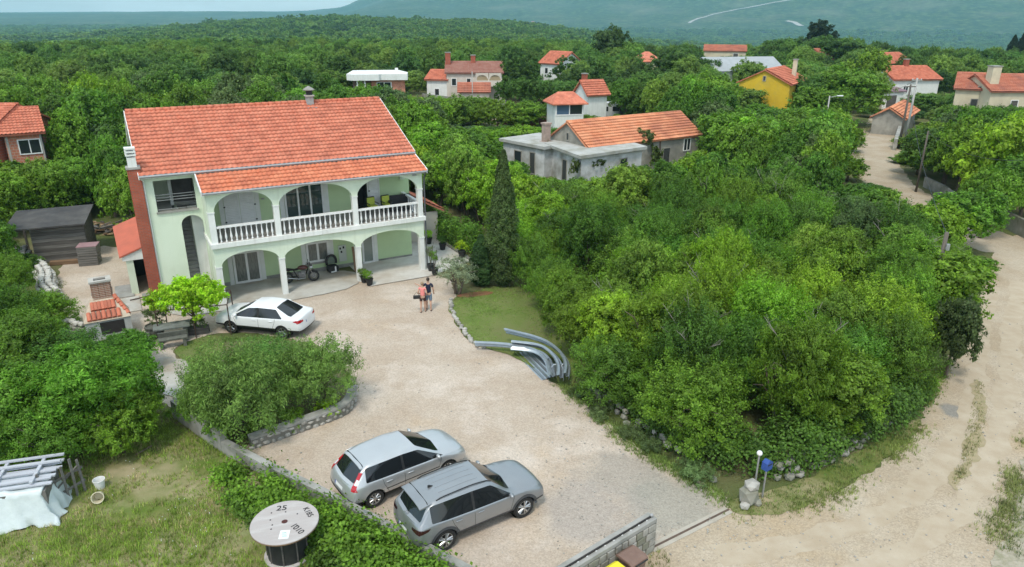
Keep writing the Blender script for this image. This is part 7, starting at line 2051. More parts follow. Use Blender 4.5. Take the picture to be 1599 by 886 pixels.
wire('power line from the dark lane pole off to the right edge', T(p8, top_of(p8, 207)), G(1640, 246, 6.0), 1.0)
wire('power line from the lane poles to the street lamp', T(p3, top_of(p3, 125)), T(p4, top_of(p4, 152)), 1.0)
# tiny houses in the valley and the pale road climbing the mountain
def ground_hit(u, v):
    d = ray(u, v).normalized(); s = 200.0
    while s < 12000:
        q = Vector((0, 0, CAM_H)) + d * s
        if q.z < float(hgt(q.x, q.y)): return q
        s *= 1.004
    return Vector((0, 0, CAM_H)) + d * 9000
for k, (u, v) in enumerate([(985, 61), (1003, 62), (1012, 62), (1020, 61), (1150, 68), (1160, 67), (1437, 70), (1441, 69), (1446, 71), (1052, 65), (1375, 68), (832, 37)]):
    q = ground_hit(u, v); s = (q - Vector((0, 0, CAM_H))).length / 1109 * 4.0
    t = thing('house', 'tiny pale house far off in the valley' , 'house', q, random.uniform(-.4, .4), 'pale houses far off in the valley')
    m = MB(); m.box(-s / 2, s / 2, -s / 3, s / 3, -2, s * .55); m.build('wall', white_w if k % 3 else cream_w, t)
    m = MB(); m.prism([(-s / 2 * .72, s * .55), (s / 2 * .72, s * .55), (0, s * .8)], s * 1.04, 'x', -s * .52); m.build('roof', tile_dull if k % 2 else tile_old, t)
for nm, pts, wd in (('mountain_road', [(1076, 38), (1082, 34), (1090, 30), (1115, 23), (1150, 16), (1190, 9), (1236, 1)], 3.5), ('mountain_track', [(1228, 34), (1240, 37), (1252, 42)], 6)):
    L = [ground_hit(u, v) for u, v in pts]; V = []; F = []
    D2 = []
    for a, b in zip(L[:-1], L[1:]): D2 += [a.lerp(b, k / 10) for k in range(10)]
    D2.append(L[-1])
    for i, p_ in enumerate(D2):
        tt = (D2[min(i + 1, len(D2) - 1)] - D2[max(0, i - 1)]); tt.z = 0; tt.normalize(); l = Vector((-tt.y, tt.x, 0))
        for k in range(-2, 3): q = p_ + l * wd * k; V.append((q.x, q.y, float(hgt(q.x, q.y)) + 3))
    F = [(i * 5 + k, i * 5 + k + 1, i * 5 + k + 6, i * 5 + k + 5) for i in range(len(D2) - 1) for k in range(4)]
    m = MB(); m.add(V, F); tag(m.build(nm, mat('pale_road', (.44, .42, .38), rough=.9)), kind='structure')
# ------------------------------------------------------------------ plants that one can point at
def special(name, label, cat, u, vb, vt, wpx, crowns, trunks, col, h0, r0, group=None, p=None, scz=1.0):
    p = p or G(u, vb); h = top_of(p, vt) * scz - max(0.0, float(hgt(p.x, p.y))); d = (Vector((p.x, p.y, h * .6)) - Vector((0, 0, CAM_H))).length
    rad = wpx / 2 * d / 1109; cm = random.choice(crowns) if isinstance(crowns, list) else crowns; h0, r0 = H0[cm.name]
    t = thing(name, label, cat, (p.x, p.y, float(hgt(p.x, p.y))), random.uniform(0, 6.28), group)
    t.scale = (rad / r0, rad / r0, h / h0)
    c = link('crown', cm, t); c.color = tint(col, .05)
    if trunks: link('trunk', random.choice(trunks), t)
    return t
special('cypress_tree', 'tall dark cypress standing at the back of the small lawn', 'tree', 786, 447, 232, 50, CYP, TR_CYP, (.055, .108, .028), 7.5, .80)
special('cypress_tree', 'lower dark conifer bush touching the tall cypress on the house side', 'tree', 752, 446, 366, 40, CYP, TR_CYP, (.045, .095, .026), 7.5, .80)
special('olive_tree', 'small airy grey green olive tree at the corner of the lawn by the terrace', 'tree', 714, 460, 404, 76, AIRY, TR_OLIVE, (.21, .27, .16), 3.2, 2.1)
m = MB(); m.at((.7, .1, 0), (0, 0, .3), (1.3, .45, 1)).lathe([(.8, .052), (.6, .07), (.001, .075)], 20, cap=False); tag(m.build('earth_patch', mat('red_earth', (.22, .10, .05), (.16, .08, .045), scale=3, rough=.95), None, loc=G(722, 462)), kind='structure')
# shrub bed
BEDG = 'grey green shrubs in the walled bed'
special('shrub', 'tallest grey green shrub in the middle of the walled bed', 'shrub', 388, 676, 540, 160, OLIVE[0], TR_OLIVE, (.125, .230, .046), 3.15, 2.1, BEDG)
special('shrub', 'broad round grey green shrub at the drive end of the walled bed', 'shrub', 500, 640, 532, 128, OLIVE[1], TR_OLIVE, (.125, .230, .046), 3.15, 2.1, BEDG)
special('shrub', 'bushy shrub at the back of the walled bed nearest the white car', 'shrub', 432, 606, 528, 110, OLIVE[0], TR_OLIVE, (.125, .230, .046), 3.15, 2.1, BEDG)
special('shrub', 'loose shrub at the meadow end of the walled bed beside the paved path', 'shrub', 330, 668, 562, 90, OLIVE[1], TR_OLIVE, (.125, .230, .046), 3.15, 2.1, BEDG)
for k, (u, v, s, lab) in enumerate(((455, 672, .9, 'low leafy plant behind the curved wall at its middle'), (405, 686, .8, 'low plant in the near corner of the walled bed'), (515, 652, .8, 'yellowish low plant by the end of the curved wall'), (350, 688, 1.0, 'low plant against the concrete wall in the bed'), (300, 660, 1.2, 'tall grassy plant where the concrete wall begins'))):
    t = thing('low_plant', lab, 'plant', G(u, v) + Vector((0, 0, .03)), k, BEDG); f = link('foliage', SHRUB[k % 3], t, None, None, s * .8); f.color = tint(MIDG if k != 2 else YELLOW)
# hedge along the side terrace
def leaf_volume(name, line, w, h, n, size, asp, seed, col, parent=None, zb=0.0, rough_=.18):
    """clipped or creeping growth along a line: leaves through a box of width w, height h that wavers"""
    rng = np.random.default_rng(seed); P = [Vector(p) for p in line]; seg = [(b - a).length for a, b in zip(P[:-1], P[1:])]; cum = np.cumsum([0] + seg)
    s = rng.uniform(0, cum[-1], n); i = np.clip(np.searchsorted(cum, s) - 1, 0, len(seg) - 1)
    A_ = np.array([tuple(p) for p in P]); D_ = A_[1:] - A_[:-1]; D_ /= np.linalg.norm(D_, axis=1)[:, None]
    base = A_[i] + D_[i] * (s - cum[i])[:, None]; l = np.stack([-D_[i][:, 1], D_[i][:, 0], np.zeros(n)], 1)
    wav = 1 + .34 * vnoise(s * 1.1, s * 0 + seed, seed) + .30 * vnoise(s * 3.1, s * 0 + seed, seed + 1)
    wav = wav * np.clip(np.minimum(s, cum[-1] - s) / 1.6 + .25, .25, 1)
    th = rng.uniform(0, PI, n); q = rng.uniform(.55, 1.08, n) ** .5
    x = np.sign(np.cos(th)) * np.abs(np.cos(th)) ** .55 * q * w / 2 * wav; z = np.sin(th) ** .55 * q * h * wav
    C = base + l * x[:, None]; C[:, 2] += zb + z; C += rng.normal(0, rough_ * .4, (n, 3)); C[:, 2] = np.maximum(C[:, 2], .02)
    N = l * np.cos(th)[:, None]; N[:, 2] = np.sin(th)
    if rough_ > .4:
        kp = vnoise(s * 1.6, x * 2.2 + 9, seed + 7) + .7 * vnoise(s * 4.3, x * 5, seed + 8) > -.42; C, N = C[kp], N[kp]
    V, F = leaves(C, N, size, asp, rng)
    return V, F
def leaf_thing(name, label, cat, line, w, h, n, size, asp, seed, col, zb=0.0, part='foliage', rough_=.18):
    V, F = leaf_volume(part, line, w, h, n, size, asp, seed, col, None, zb, rough_)
    o = Vector(line[0]); t = thing(name, label, cat, o)
    c = link(part, np_mesh(part, V - np.array(tuple(o)), F, LEAF), t); c.color = (*col, 1)
    return t
leaf_thing('hedge', 'clipped green hedge along the outer side of the tiled terrace', 'hedge', [HW(14.4, 11.5), HW(15.0, 6.5), HW(15.5, 2.4), HW(15.6, .8)], 1.5, 1.75, 18000, .14, .6, 3, (.115, .225, .026))
stone_wall('terrace_kerb', 'low dark stone kerb between the tiled terrace and the hedge', [HW(14.55, 9.0), HW(14.55, .2)], .16, .22, 1, .34, ST_DK, None)
leaf_thing('ivy_hedge', 'bright green creeper spilling over the concrete wall beside the parked cars', 'creeper', [p + Vector((-.52, -.50, 0)) for p in (G(385, 728), G(412, 742), G(450, 765), G(520, 800), G(600, 845), G(690, 895), G(740, 925))], 1.2, .36, 24000, .115, .7, 5, (.100, .220, .020), rough_=.6)
leaf_thing('creeper', 'darker trailing creeper on the meadow side of the bright wall creeper', 'creeper', [p + Vector((-.95, -.85, 0)) for p in (G(420, 752), G(470, 780), G(530, 814), G(600, 856), G(680, 905))], 1.0, .26, 9000, .10, .6, 6, (.070, .150, .020), rough_=.3)
leaf_thing('bramble', 'green growth hanging over the tumbled stone wall below the thicket', 'bramble', [G(u, v) + Vector((.75, .8, 0)) for u, v in [(905, 610), (985, 675), (1060, 725), (1130, 755), (1185, 752), (1240, 736), (1310, 706), (1370, 672), (1430, 622)]], 1.3, 1.15, 32000, .12, .6, 8, (.072, .150, .020), rough_=.35)
# grass mounds at the foot of the wall
MOUND = [crown_mesh('blades', 150 + k, .62, .5, .0, .42, lobes=5, clumps=120, per=22, spread=.12, size=.15, asp=.10, low=0, upright=True) for k in range(2)]
for k, (u, v, s, lab) in enumerate(((908, 618, .75, 'soft grass mound nearest the crash barriers'), (938, 648, 1.0, 'second soft grass mound along the thicket wall'), (985, 686, .85, 'soft grass mound at the middle of the thicket wall'), (1018, 703, .8, 'soft grass mound touching its neighbour at the middle of the wall'), (1090, 748, 1.05, 'soft grass mound nearest the stone gate pillar'))):
    t = thing('grass_mound', lab, 'plant', G(u, v), k * 1.3, 'soft grass mounds along the drive'); t.scale = (s, s, s); f = link('blades', MOUND[k % 2], t); f.color = tint((.120, .185, .065))
for (u, vb, vt, w, lab) in ((862, 486, 404, 84, 'leafy bush at the back right corner of the small lawn'), (884, 522, 428, 96, 'leafy bush at the right edge of the small lawn above the barriers'), (908, 562, 466, 92, 'leafy bush right behind the tip of the crash barriers'), (836, 456, 372, 74, 'bush beside the tall cypress on the thicket side')):
    special('bush', lab, 'bush', u, vb, vt, w, BUSHY, TR_BUSH, (.105, .205, .020), 0, 0, 'bushes round the small lawn')
# bushes of the left side
LG = 'bushes along the left of the yard'
for (u, vb, vt, w, kind, col, lab) in (
        (160, 686, 546, 168, BUSHY, (0.115, 0.236, 0.020), 'big bright leafy bush in the near left corner above the meadow'),
        (95, 728, 630, 120, BUSHY, (.11, .225, .020), 'low spreading bush in front of the big bright bush'),
        (196, 706, 618, 96, BUSHY, (.12, .25, .020), 'low bright bush at the meadow side of the big bush'),
        (25, 738, 640, 100, BUSHY, (.10, .215, .020), 'low bush right behind the covered stack'),
        (58, 722, 584, 150, BUSHY, (0.101, 0.216, 0.020), 'bright leafy bush behind the covered stack'),
        (206, 662, 566, 92, BUSHY, (0.108, 0.243, 0.018), 'bright bush just before the start of the concrete wall'),
        (-40, 700, 540, 170, BUSHY, (0.092, 0.203, 0.018), 'leafy bush at the left edge above the covered stack'),
        (104, 615, 522, 130, BUSHY, (0.068, 0.149, 0.018), 'darker bush behind the big bright one, below the barbecue'),
        (20, 615, 500, 140, BUSHY, (0.084, 0.182, 0.018), 'dense bush at the left edge level with the barbecue'),
        (188, 580, 524, 95, BUSHY, (0.108, 0.230, 0.020), 'small bright bush right in front of the barbecue'),
        (76, 520, 462, 80, BUSHY, (0.115, 0.250, 0.018), 'small bright round bush below the pale winding wall'),
        (22, 540, 452, 90, BUSHY, (0.074, 0.169, 0.018), 'bush at the left edge below the pale winding wall'),
        (12, 480, 400, 80, BUSHY, (0.095, 0.209, 0.018), 'leafy bush at the left edge beside the pale winding wall'),
        (-30, 450, 355, 90, MIDC, (0.088, 0.196, 0.018), 'bush at the left edge below the shed roof'),
        (5, 425, 352, 50, MIDC, (0.095, 0.203, 0.018), 'bush pressed against the near side of the shed'),
        (-60, 560, 430, 120, BUSHY, (0.081, 0.176, 0.018), 'bush beyond the left edge by the winding wall')):
    special('bush', lab, 'bush', u, vb, vt, w, kind, TR_BUSH, col, 4.7 if kind is BUSHY else 5.7, 2.35 if kind is BUSHY else 2.6, LG)
# single trees of the village
VT = [(897, 158, 90, 70, ROUND, (0.061, 0.128, 0.022), 'neat round dark tree beside the small white house'),
      (812, 158, 88, 66, ROUND, (0.057, 0.124, 0.022), 'round tree just past the big cream house'),
      (800, 192, 124, 56, PARASOL, (0.062, 0.132, 0.020), 'spreading tree over the dark red cart'), (838, 192, 126, 58, PARASOL, (0.062, 0.132, 0.020), 'spreading tree between the cart and the pavilion'),
      (952, 120, 44, 64, MIDC, (0.046, 0.100, 0.022), 'big dark tree rising above the village roofs'),
      (952, 158, 118, 60, MIDC, (0.049, 0.103, 0.020), 'dark tree above the caravan'), (990, 168, 100, 70, MIDC, (0.051, 0.108, 0.020), 'dark leafy tree behind the caravan hut'),
      (1050, 158, 84, 90, MIDC, (0.051, 0.111, 0.020), 'broad dark tree left of the grey roofed house'), (1088, 150, 90, 60, MIDC, (0.057, 0.119, 0.020), 'broad tree close before the grey roofed house'),
      (1318, 195, 108, 92, MIDC, (0.115, 0.230, 0.022), 'big bright green tree right of the yellow house'), (1270, 205, 138, 80, MIDC, (0.095, 0.203, 0.020), 'bright tree just below the yellow house'),
      (1338, 168, 80, 64, MIDC, (0.121, 0.236, 0.022), 'bright leafy tree by the top of the lane'), (1108, 205, 120, 84, MIDC, (0.115, 0.232, 0.020), 'bright tree left of the yellow house'),
      (1065, 200, 130, 80, MIDC, (0.108, 0.223, 0.020), 'bright tree behind the ridge of the old stone house'), (1190, 212, 165, 70, MIDC, (0.095, 0.203, 0.020), 'tree before the foot of the yellow house'),
      (1300, 120, 60, 70, MIDC, (0.062, 0.132, 0.020), 'tree on the rise behind the yellow house'), (1235, 115, 62, 80, MIDC, (0.065, 0.135, 0.020), 'tree on the rise beside the long low house'),
      (1530, 372, 268, 72, MIDC, (0.108, 0.223, 0.020), 'bright leafy tree leaning over the road junction'), (1497, 392, 300, 90, MIDC, (0.105, 0.216, 0.020), 'broad bright tree at the lane junction'),
      (1472, 290, 200, 110, MIDC, (0.062, 0.135, 0.020), 'large mid green tree on the far side of the lane'), (1440, 520, 400, 130, MIDC, (0.115, 0.230, 0.020), 'bright tree reaching over the road beside the dark pole'),
      (1475, 590, 468, 70, MIDC, (0.065, 0.095, 0.028), 'dull brownish leaved tree overhanging the road'),
      (745, 152, 134, 26, BUSHY, (0.108, 0.223, 0.020), 'clipped bright bush before the big cream house'), (768, 152, 134, 26, BUSHY, (0.108, 0.223, 0.020), 'second clipped bright bush before the big cream house')]
for (u, vb, vt, w, kind, col, lab) in VT:
    h0, r0 = (6.7, 3.0) if kind is ROUND else ((5.7, 2.6) if kind is MIDC else (4.7, 2.35))
    special('tree', lab, 'tree', u, vb, vt, w, kind, TR_ROUND if kind in (ROUND, PARASOL) else TR_MID, col, h0, r0, 'single trees among the village houses')
for (u, vb, vt, w, lab) in ((1263, 100, 36, 26, 'spiky dark fir on the rise behind the yellow house'), (1276, 100, 32, 30, 'taller spiky dark fir beside the first on the rise'), (1297, 98, 46, 14, 'thin dark fir at the end of the rise')):
    special('fir_tree', lab, 'tree', u, vb, vt, w, FIR, TR_MID, (.022, .045, .016), 10.0, 2.4, 'dark firs on the rise')
for (u, vb, vt, w, lab) in ((1574, 105, 38, 16, 'dark cypress far off near the right edge'), (1589, 105, 32, 20, 'taller dark cypress far off beside it at the right edge')):
    special('cypress_tree', lab, 'tree', u, vb, vt, w, CYP, TR_CYP, (.018, .038, .014), 7.5, .8, 'far cypresses')

# ------------------------------------------------------------------ the thicket and the wood, plant by plant as far as one can tell them apart
BARRIER = gpoly([(735, 560), (742, 500), (800, 496), (850, 512), (893, 552), (898, 600), (840, 606)])
NOGO = [BARRIER, gpoly([(702, 470), (760, 450), (806, 450), (830, 486), (842, 520), (800, 552), (742, 542)]), gpoly(DRIVE), gpoly(ROAD), LANE, gpoly(LAWN), gpoly(MEADOW), gpoly(BED), gpoly(VERGE), FARYARD, gpoly(GREENSIDE),
        [HW(-6.0, -2), HW(15.9, -2), HW(17.6, 3), HW(17.2, 13.2), HW(-6.0, 13.2)],
        gpoly([(-300, 1200), (-300, 690), (270, 690), (270, 640), (100, 560), (80, 440), (-80, 440), (-300, 500)]),
        gpoly([(-5, 420), (170, 425), (200, 350), (140, 345), (-10, 392)]),
        gpoly([(640, 152), (700, 160), (790, 165), (800, 150), (690, 140)])]
bpy.context.view_layer.update()
FOOT = []
for o in list(SC.objects):
    if o.get('category') in ('house', 'outbuilding', 'pavilion', 'shed', 'caravan', 'hut', 'cart') and o.type == 'EMPTY' and o.name != house.name:
        P = [o.matrix_world.inverted() @ c.matrix_world @ Vector(q) for c in o.children if c.type == 'MESH' for q in c.bound_box]
        if not P: continue
        x0, x1, y0, y1 = min(p.x for p in P) - 1.6, max(p.x for p in P) + 1.6, min(p.y for p in P) - 1.6, max(p.y for p in P) + 1.6
        FOOT.append([tuple((o.matrix_world @ Vector((x, y, 0))).xy) for x, y in ((x0, y0), (x1, y0), (x1, y1), (x0, y1))])
SPECIAL = [(o.location.x, o.location.y) for o in SC.objects if o.get('category') in ('tree', 'shrub') and o.type == 'EMPTY']
# sight lines kept open: (first column, last column, lowest row to be seen, distance of what is seen there)
OPEN = [(785, 858, 248, 68), (850, 912, 276, 61), (900, 1010, 252, 62), (1005, 1100, 238, 68), (1332, 1402, 290, 62), (1334, 1400, 246, 77), (1338, 1402, 213, 91), (1356, 1400, 180, 108), (655, 790, 152, 126), (536, 642, 134, 118),
        (0, 106, 246, 57), (0, 165, 398, 38), (1398, 1512, 141, 119), (1488, 1640, 163, 97), (1390, 1450, 191, 91), (742, 870, 196, 88), (862, 918, 188, 87), (918, 998, 180, 95), (1378, 1412, 165, 118),
        (193, 600, 168, 48), (1135, 1200, 126, 130), (840, 874, 120, 150), (998, 1036, 104, 158), (905, 948, 166, 97), (1100, 1180, 86, 240), (655, 700, 330, 40), (1440, 1500, 320, 54), (1555, 1680, 400, 44),
        (1286, 1310, 98, 190), (1376, 1424, 104, 163), (1282, 1320, 172, 85), (1152, 1275, 170, 98), (1400, 1408, 235, 80)]
def hcap(x, y):
    u, _ = PX((x, y, 2.0)); D = math.hypot(x, y); cap = 99.0
    m_ = 2.6 * 1109 / max(D, 10)
    for a, b, v, dist in OPEN:
        if a - m_ < u < b + m_ and y < dist + 3:
            # height at this spot whose top shows at row v
            r = ray(u, v); s = math.hypot(x, y) / math.hypot(r.x, r.y); cap = min(cap, CAM_H + r.z * s)
    return cap
def zone(x, y):
    u, v = PX((x, y, 0)); D = math.hypot(x, y)
    if x > 3 and D < 30: return 'by the entrance' if u < 1200 else 'by the gravel road'
    if u > 830 and D < 42 and u < 1560: return 'in the mid thicket' if u > 960 else 'beside the small lawn'
    if u > 780 and u < 1330 and D < 62: return 'before the old stone house' if u < 1100 else 'at the thicket back'
    if u >= 1330 and D < 75: return 'between road and lane' if u < 1420 else 'beyond the lane junction'
    if u < 200 and D < 62: return 'round the dark shed'
    if u < 640: return 'behind the green house' if D < 75 else 'far behind the green house'
    if u < 860: return 'beside the green house' if D < 85 else 'near the cream house'
    if u < 1330: return 'behind the old stone house' if D < 105 else 'among the village houses'
    return 'beside the lane' if D < 105 else 'near the beige house'
rng = random.Random(11)
MG = lambda i: 1.0 if i < 2 else 1.15 if i == 2 else 1
CLEAR = [tuple(G(786, 447).xy), tuple(G(752, 446).xy), tuple(G(775, 452).xy), tuple(G(1160, 785).xy), tuple(G(1185, 772).xy), tuple(G(1208, 762).xy)]
pts = []
def too_near(x, y, dmin):
    for (a, b) in grid_near(x, y):
        if (a - x) ** 2 + (b - y) ** 2 < dmin * dmin: return True
    return False
GR = {}
def grid_near(x, y):
    i, j = int(x // 6), int(y // 6)
    for a in (-1, 0, 1):
        for b in (-1, 0, 1):
            yield from GR.get((i + a, j + b), ())
for (x, y) in SPECIAL: GR.setdefault((int(x // 6), int(y // 6)), []).append((x, y))
for k in range(26000):
    D = math.sqrt(rng.uniform(15 ** 2, 104 ** 2)); th = rng.uniform(-.70, .70); x, y = D * math.sin(th), D * math.cos(th)
    sp_ = (1.75 if D < 45 else 2.15) if D < 62 else 3.3
    if y < 14 or too_near(x, y, sp_): continue
    u, v = PX((x, y, 0))
    if u < -130 or u > 1730: continue
    mrg = 1.0 if D < 40 else .7
    if any(inpoly((x + dx, y + dy), q) for i_, q in enumerate(NOGO) for dx, dy in ((0, 0), (mrg * MG(i_), 0), (-mrg * MG(i_), 0), (0, mrg * MG(i_)), (0, -mrg * MG(i_)))): continue
    if any((x - a) ** 2 + (y - b) ** 2 < 6.5 for a, b in CLEAR): continue
    if any(inpoly((x, y), q) for q in FOOT): continue
    cap = hcap(x, y)
    if cap < .5: continue
    GR.setdefault((int(x // 6), int(y // 6)), []).append((x, y)); pts.append((x, y, D, u, v, cap))
pts.sort(key=lambda p: p[2])
nb = nt_ = 0; REST = []

HUES = [(BRIGHT, 'bright green'), (MIDG, 'mid green'), (MIDG, 'mid green'), ((.080, .170, .018), 'deep green'), (DARK, 'dark green'), ((.135, .245, .030), 'light green'), ((.090, .145, .045), 'grey green')]
for (x, y, D, u, v, cap) in pts:
    near = D < 62
    if (near and nb >= 290) or (not near and nt_ >= 290): REST.append((x, y, cap)); continue
    nz_ = float(vnoise(x / 7, y / 7, 21)) + rng.uniform(-.7, .7)
    if u < 640 and D > 45 or u > 1420 and D > 55: nz_ -= .45
    i = 0 if nz_ > .62 else 5 if nz_ > .4 else 1 if nz_ > -.1 else 3 if nz_ > -.5 else 4 if nz_ > -.9 else 6
    col, cw = HUES[i]
    h = rng.uniform(3.0, 5.0) if D < 45 else rng.uniform(3.6, 6.2) if near else rng.uniform(5.0, 8.0)
    edge = any(inpoly((x + dx, y + dy), q) for q in NOGO for dx, dy in ((2.2, 0), (-2.2, 0), (0, 2.2), (0, -2.2)))
    if edge and D < 45: h *= .74
    h = min(h, max(.6, cap * rng.uniform(.82, 1.0)))
    sw = 'low' if h < 2.2 else 'tall' if h > (4.4 if near else 6.8) else 'leafy'
    zn = zone(x, y)
    if near:
        nb += 1; cr, h0, r0 = (rng.choice(BUSHY), 4.7, 2.35) if D < 46 else (rng.choice(MIDC), 5.7, 2.6)
        rad = rng.uniform(1.45, 2.05) if h > 2 else rng.uniform(1.1, 1.5); nm, ct = ('thicket_bush', 'bush'); tr = rng.choice(TR_BUSH)
    else:
        nt_ += 1; cr, h0, r0 = (rng.choice(MIDC), 5.7, 2.6); rad = rng.uniform(2.2, 3.2) if h > 3 else rng.uniform(1.5, 2.2); nm, ct = ('wood_tree', 'tree'); tr = rng.choice(TR_MID)
    t = thing(nm, f'{sw} {cw} {ct} growing {zn}', ct, (x, y, float(hgt(x, y))), rng.uniform(0, 6.28), f'{sw} {cw} {"bushes" if ct == "bush" else "trees"} growing {zn}')
    h0, r0 = H0[cr.name]
    t.scale = (rad / r0, rad / r0, h / h0)
    c = link('crown', cr, t); c.color = tint(col)
    link('trunk', tr, t)
BYL = {}
for o in SC.objects:
    if o.type == 'EMPTY' and o.name.split('.')[0] in ('thicket_bush', 'wood_tree'): BYL.setdefault(o['label'], []).append(o)
NUM = {2: 'two', 3: 'three', 4: 'four', 5: 'five'}
ORD = ['leftmost', 'second from left', 'third from left', 'fourth from left']
for lb, os_ in BYL.items():
    if 2 <= len(os_) <= 5:
        os_.sort(key=lambda o: PX((o.location.x, o.location.y, 2.0))[0])
        for k, o in enumerate(os_): o['label'] = f"{'rightmost' if k == len(os_) - 1 else ORD[k]} of {NUM[len(os_)]} {o['group']}"
print('bushes', nb, 'trees', nt_, 'rest', len(REST))

# a few grey dead boughs that stick out of the leaves
DEAD = []
for k in range(3):
    m = MB(); rr_ = random.Random(70 + k)
    for j in range(5):
        a = rr_.uniform(0, 6.28); st = Vector((0, 0, 2.2)); en = Vector((math.cos(a) * 2.1, math.sin(a) * 2.1, rr_.uniform(3.6, 4.9))); md = st.lerp(en, .55) + Vector((0, 0, .25)); m.tube([st, md, en], [.035, .022, .007], 4)
        for q in range(5):
            f = .45 + .1 * q; b0 = md.lerp(en, max(0, (f - .5) * 2)); b1 = b0 + Vector((rr_.uniform(-.5, .5), rr_.uniform(-.5, .5), rr_.uniform(.1, .45))); m.tube([b0, b1], [.012, .004], 3)
    DEAD.append(m.mesh('dead_branch', mat('dead_wood', (.30, .27, .24), (.22, .20, .18), scale=5, rough=.9), True))
rq = random.Random(4)
for o in [o for o in SC.objects if o.name.startswith('thicket_bush') and o.type == 'EMPTY']:
    if rq.random() < .22 and o.location.length < 60: link('dead_branch', rq.choice(DEAD), o, (0, 0, .12), (0, 0, rq.uniform(0, 6)))

# ------------------------------------------------------------------ the far wood, one mass
def scatter(name, P, S, sources, kind='stuff'):
    me = bpy.data.meshes.new(name); me.from_pydata([tuple(p) for p in P], [], [])
    a = me.attributes.new('size', 'FLOAT_VECTOR', 'POINT'); a.data.foreach_set('vector', np.asarray(S, np.float32).ravel())
    r = me.attributes.new('turn', 'FLOAT_VECTOR', 'POINT'); q = np.zeros((len(P), 3), np.float32); q[:, 2] = np.random.default_rng(5).uniform(0, 6.28, len(P)); r.data.foreach_set('vector', q.ravel())
    o = link(name, me); o['kind'] = kind
    cl = bpy.data.collections.new(name + '_kinds')
    for s in sources: cl.objects.link(s)
    ng = bpy.data.node_groups.new(name, 'GeometryNodeTree')
    ng.interface.new_socket('Geometry', in_out='INPUT', socket_type='NodeSocketGeometry'); ng.interface.new_socket('Geometry', in_out='OUTPUT', socket_type='NodeSocketGeometry')
    gi = ng.nodes.new('NodeGroupInput'); go = ng.nodes.new('NodeGroupOutput'); ip = ng.nodes.new('GeometryNodeInstanceOnPoints'); ci = ng.nodes.new('GeometryNodeCollectionInfo')
    ci.inputs['Collection'].default_value = cl; ci.inputs['Separate Children'].default_value = True; ci.inputs['Reset Children'].default_value = True
    ip.inputs['Pick Instance'].default_value = True
    for at, sk in (('size', 'Scale'), ('turn', 'Rotation')):
        n = ng.nodes.new('GeometryNodeInputNamedAttribute'); n.data_type = 'FLOAT_VECTOR'; n.inputs['Name'].default_value = at; ng.links.new(n.outputs['Attribute'], ip.inputs[sk])
    ng.links.new(gi.outputs[0], ip.inputs['Points']); ng.links.new(ci.outputs[0], ip.inputs['Instance']); ng.links.new(ip.outputs[0], go.inputs[0])
    md = o.modifiers.new('scatter', 'NODES'); md.node_group = ng
    return o
def sources(meshes, cols):
    out = []
    for m_ in meshes:
        for c in cols:
            s = bpy.data.objects.new('far_crown', m_); sl = s.material_slots[0]; sl.link = 'OBJECT'; sl.material = leaf_mat(f'far_leaf_{cols.index(c)}', base=c, nscale=.12, var=.45); out.append(s)
    return out
FARCOL = [(.092, .182, .032), (.118, .215, .036), (.062, .130, .026), (.142, .240, .042)]
P = []; S = []
for (x, y, cap) in REST: h = min(rng.uniform(5, 7.5), cap * .95); P.append((x, y, float(hgt(x, y)))); S.append((1, 1, h / 6.3))
n = 0
for k in range(9000):
    D = math.sqrt(rng.uniform(103 ** 2, 330 ** 2)); th = rng.uniform(-.70, .70); x, y = D * math.sin(th), D * math.cos(th)
    if too_near(x, y, 4.4): continue
    if any(inpoly((x, y), q) for q in FOOT) or inpoly((x, y), LANE) or inpoly((x, y), FARYARD) or inpoly((x, y), NOGO[-1]): continue
    u, v = PX((x, y, 0)); cap = hcap(x, y)
    if cap < 1.0: continue
    GR.setdefault((int(x // 6), int(y // 6)), []).append((x, y))
    h = min(rng.uniform(5.5, 9.5), cap); w = rng.uniform(.95, 1.45) * (1 if h > 3 else .7)
    P.append((x, y, float(hgt(x, y)))); S.append((w, w, h / 6.3))
scatter('wood_near_village', P, S, sources(MIDC, FARCOL))
P = []; S = []
rg = np.random.default_rng(3)
def ring(d0, d1, n, h0, h1, w0, w1):
    D = np.sqrt(rg.uniform(d0 ** 2, d1 ** 2, n)); th = rg.uniform(-.70, .70, n); x = D * np.sin(th); y = D * np.cos(th); z = hgt(x, y)
    keep = vnoise(x / 60, y / 60, 31) > -.75
    h = rg.uniform(h0, h1, n); w = rg.uniform(w0, w1, n)
    for a in zip(x[keep], y[keep], z[keep], h[keep], w[keep]): P.append(a[:3]); S.append((a[4], a[4], a[3]))
ring(325, 620, 4600, .9, 1.7, 1.1, 1.9)
ring(600, 1250, 13000, .9, 1.9, 1.4, 2.6)
ring(1250, 3400, 14000, 1.6, 3.0, 3.2, 6.0)
scatter('far_wood', P, S, sources(FARC, [(.100, .185, .040), (.125, .210, .050), (.075, .145, .032), (.140, .225, .055)]))  # lighter, greyer leaf tints picked to stand in for distance haze

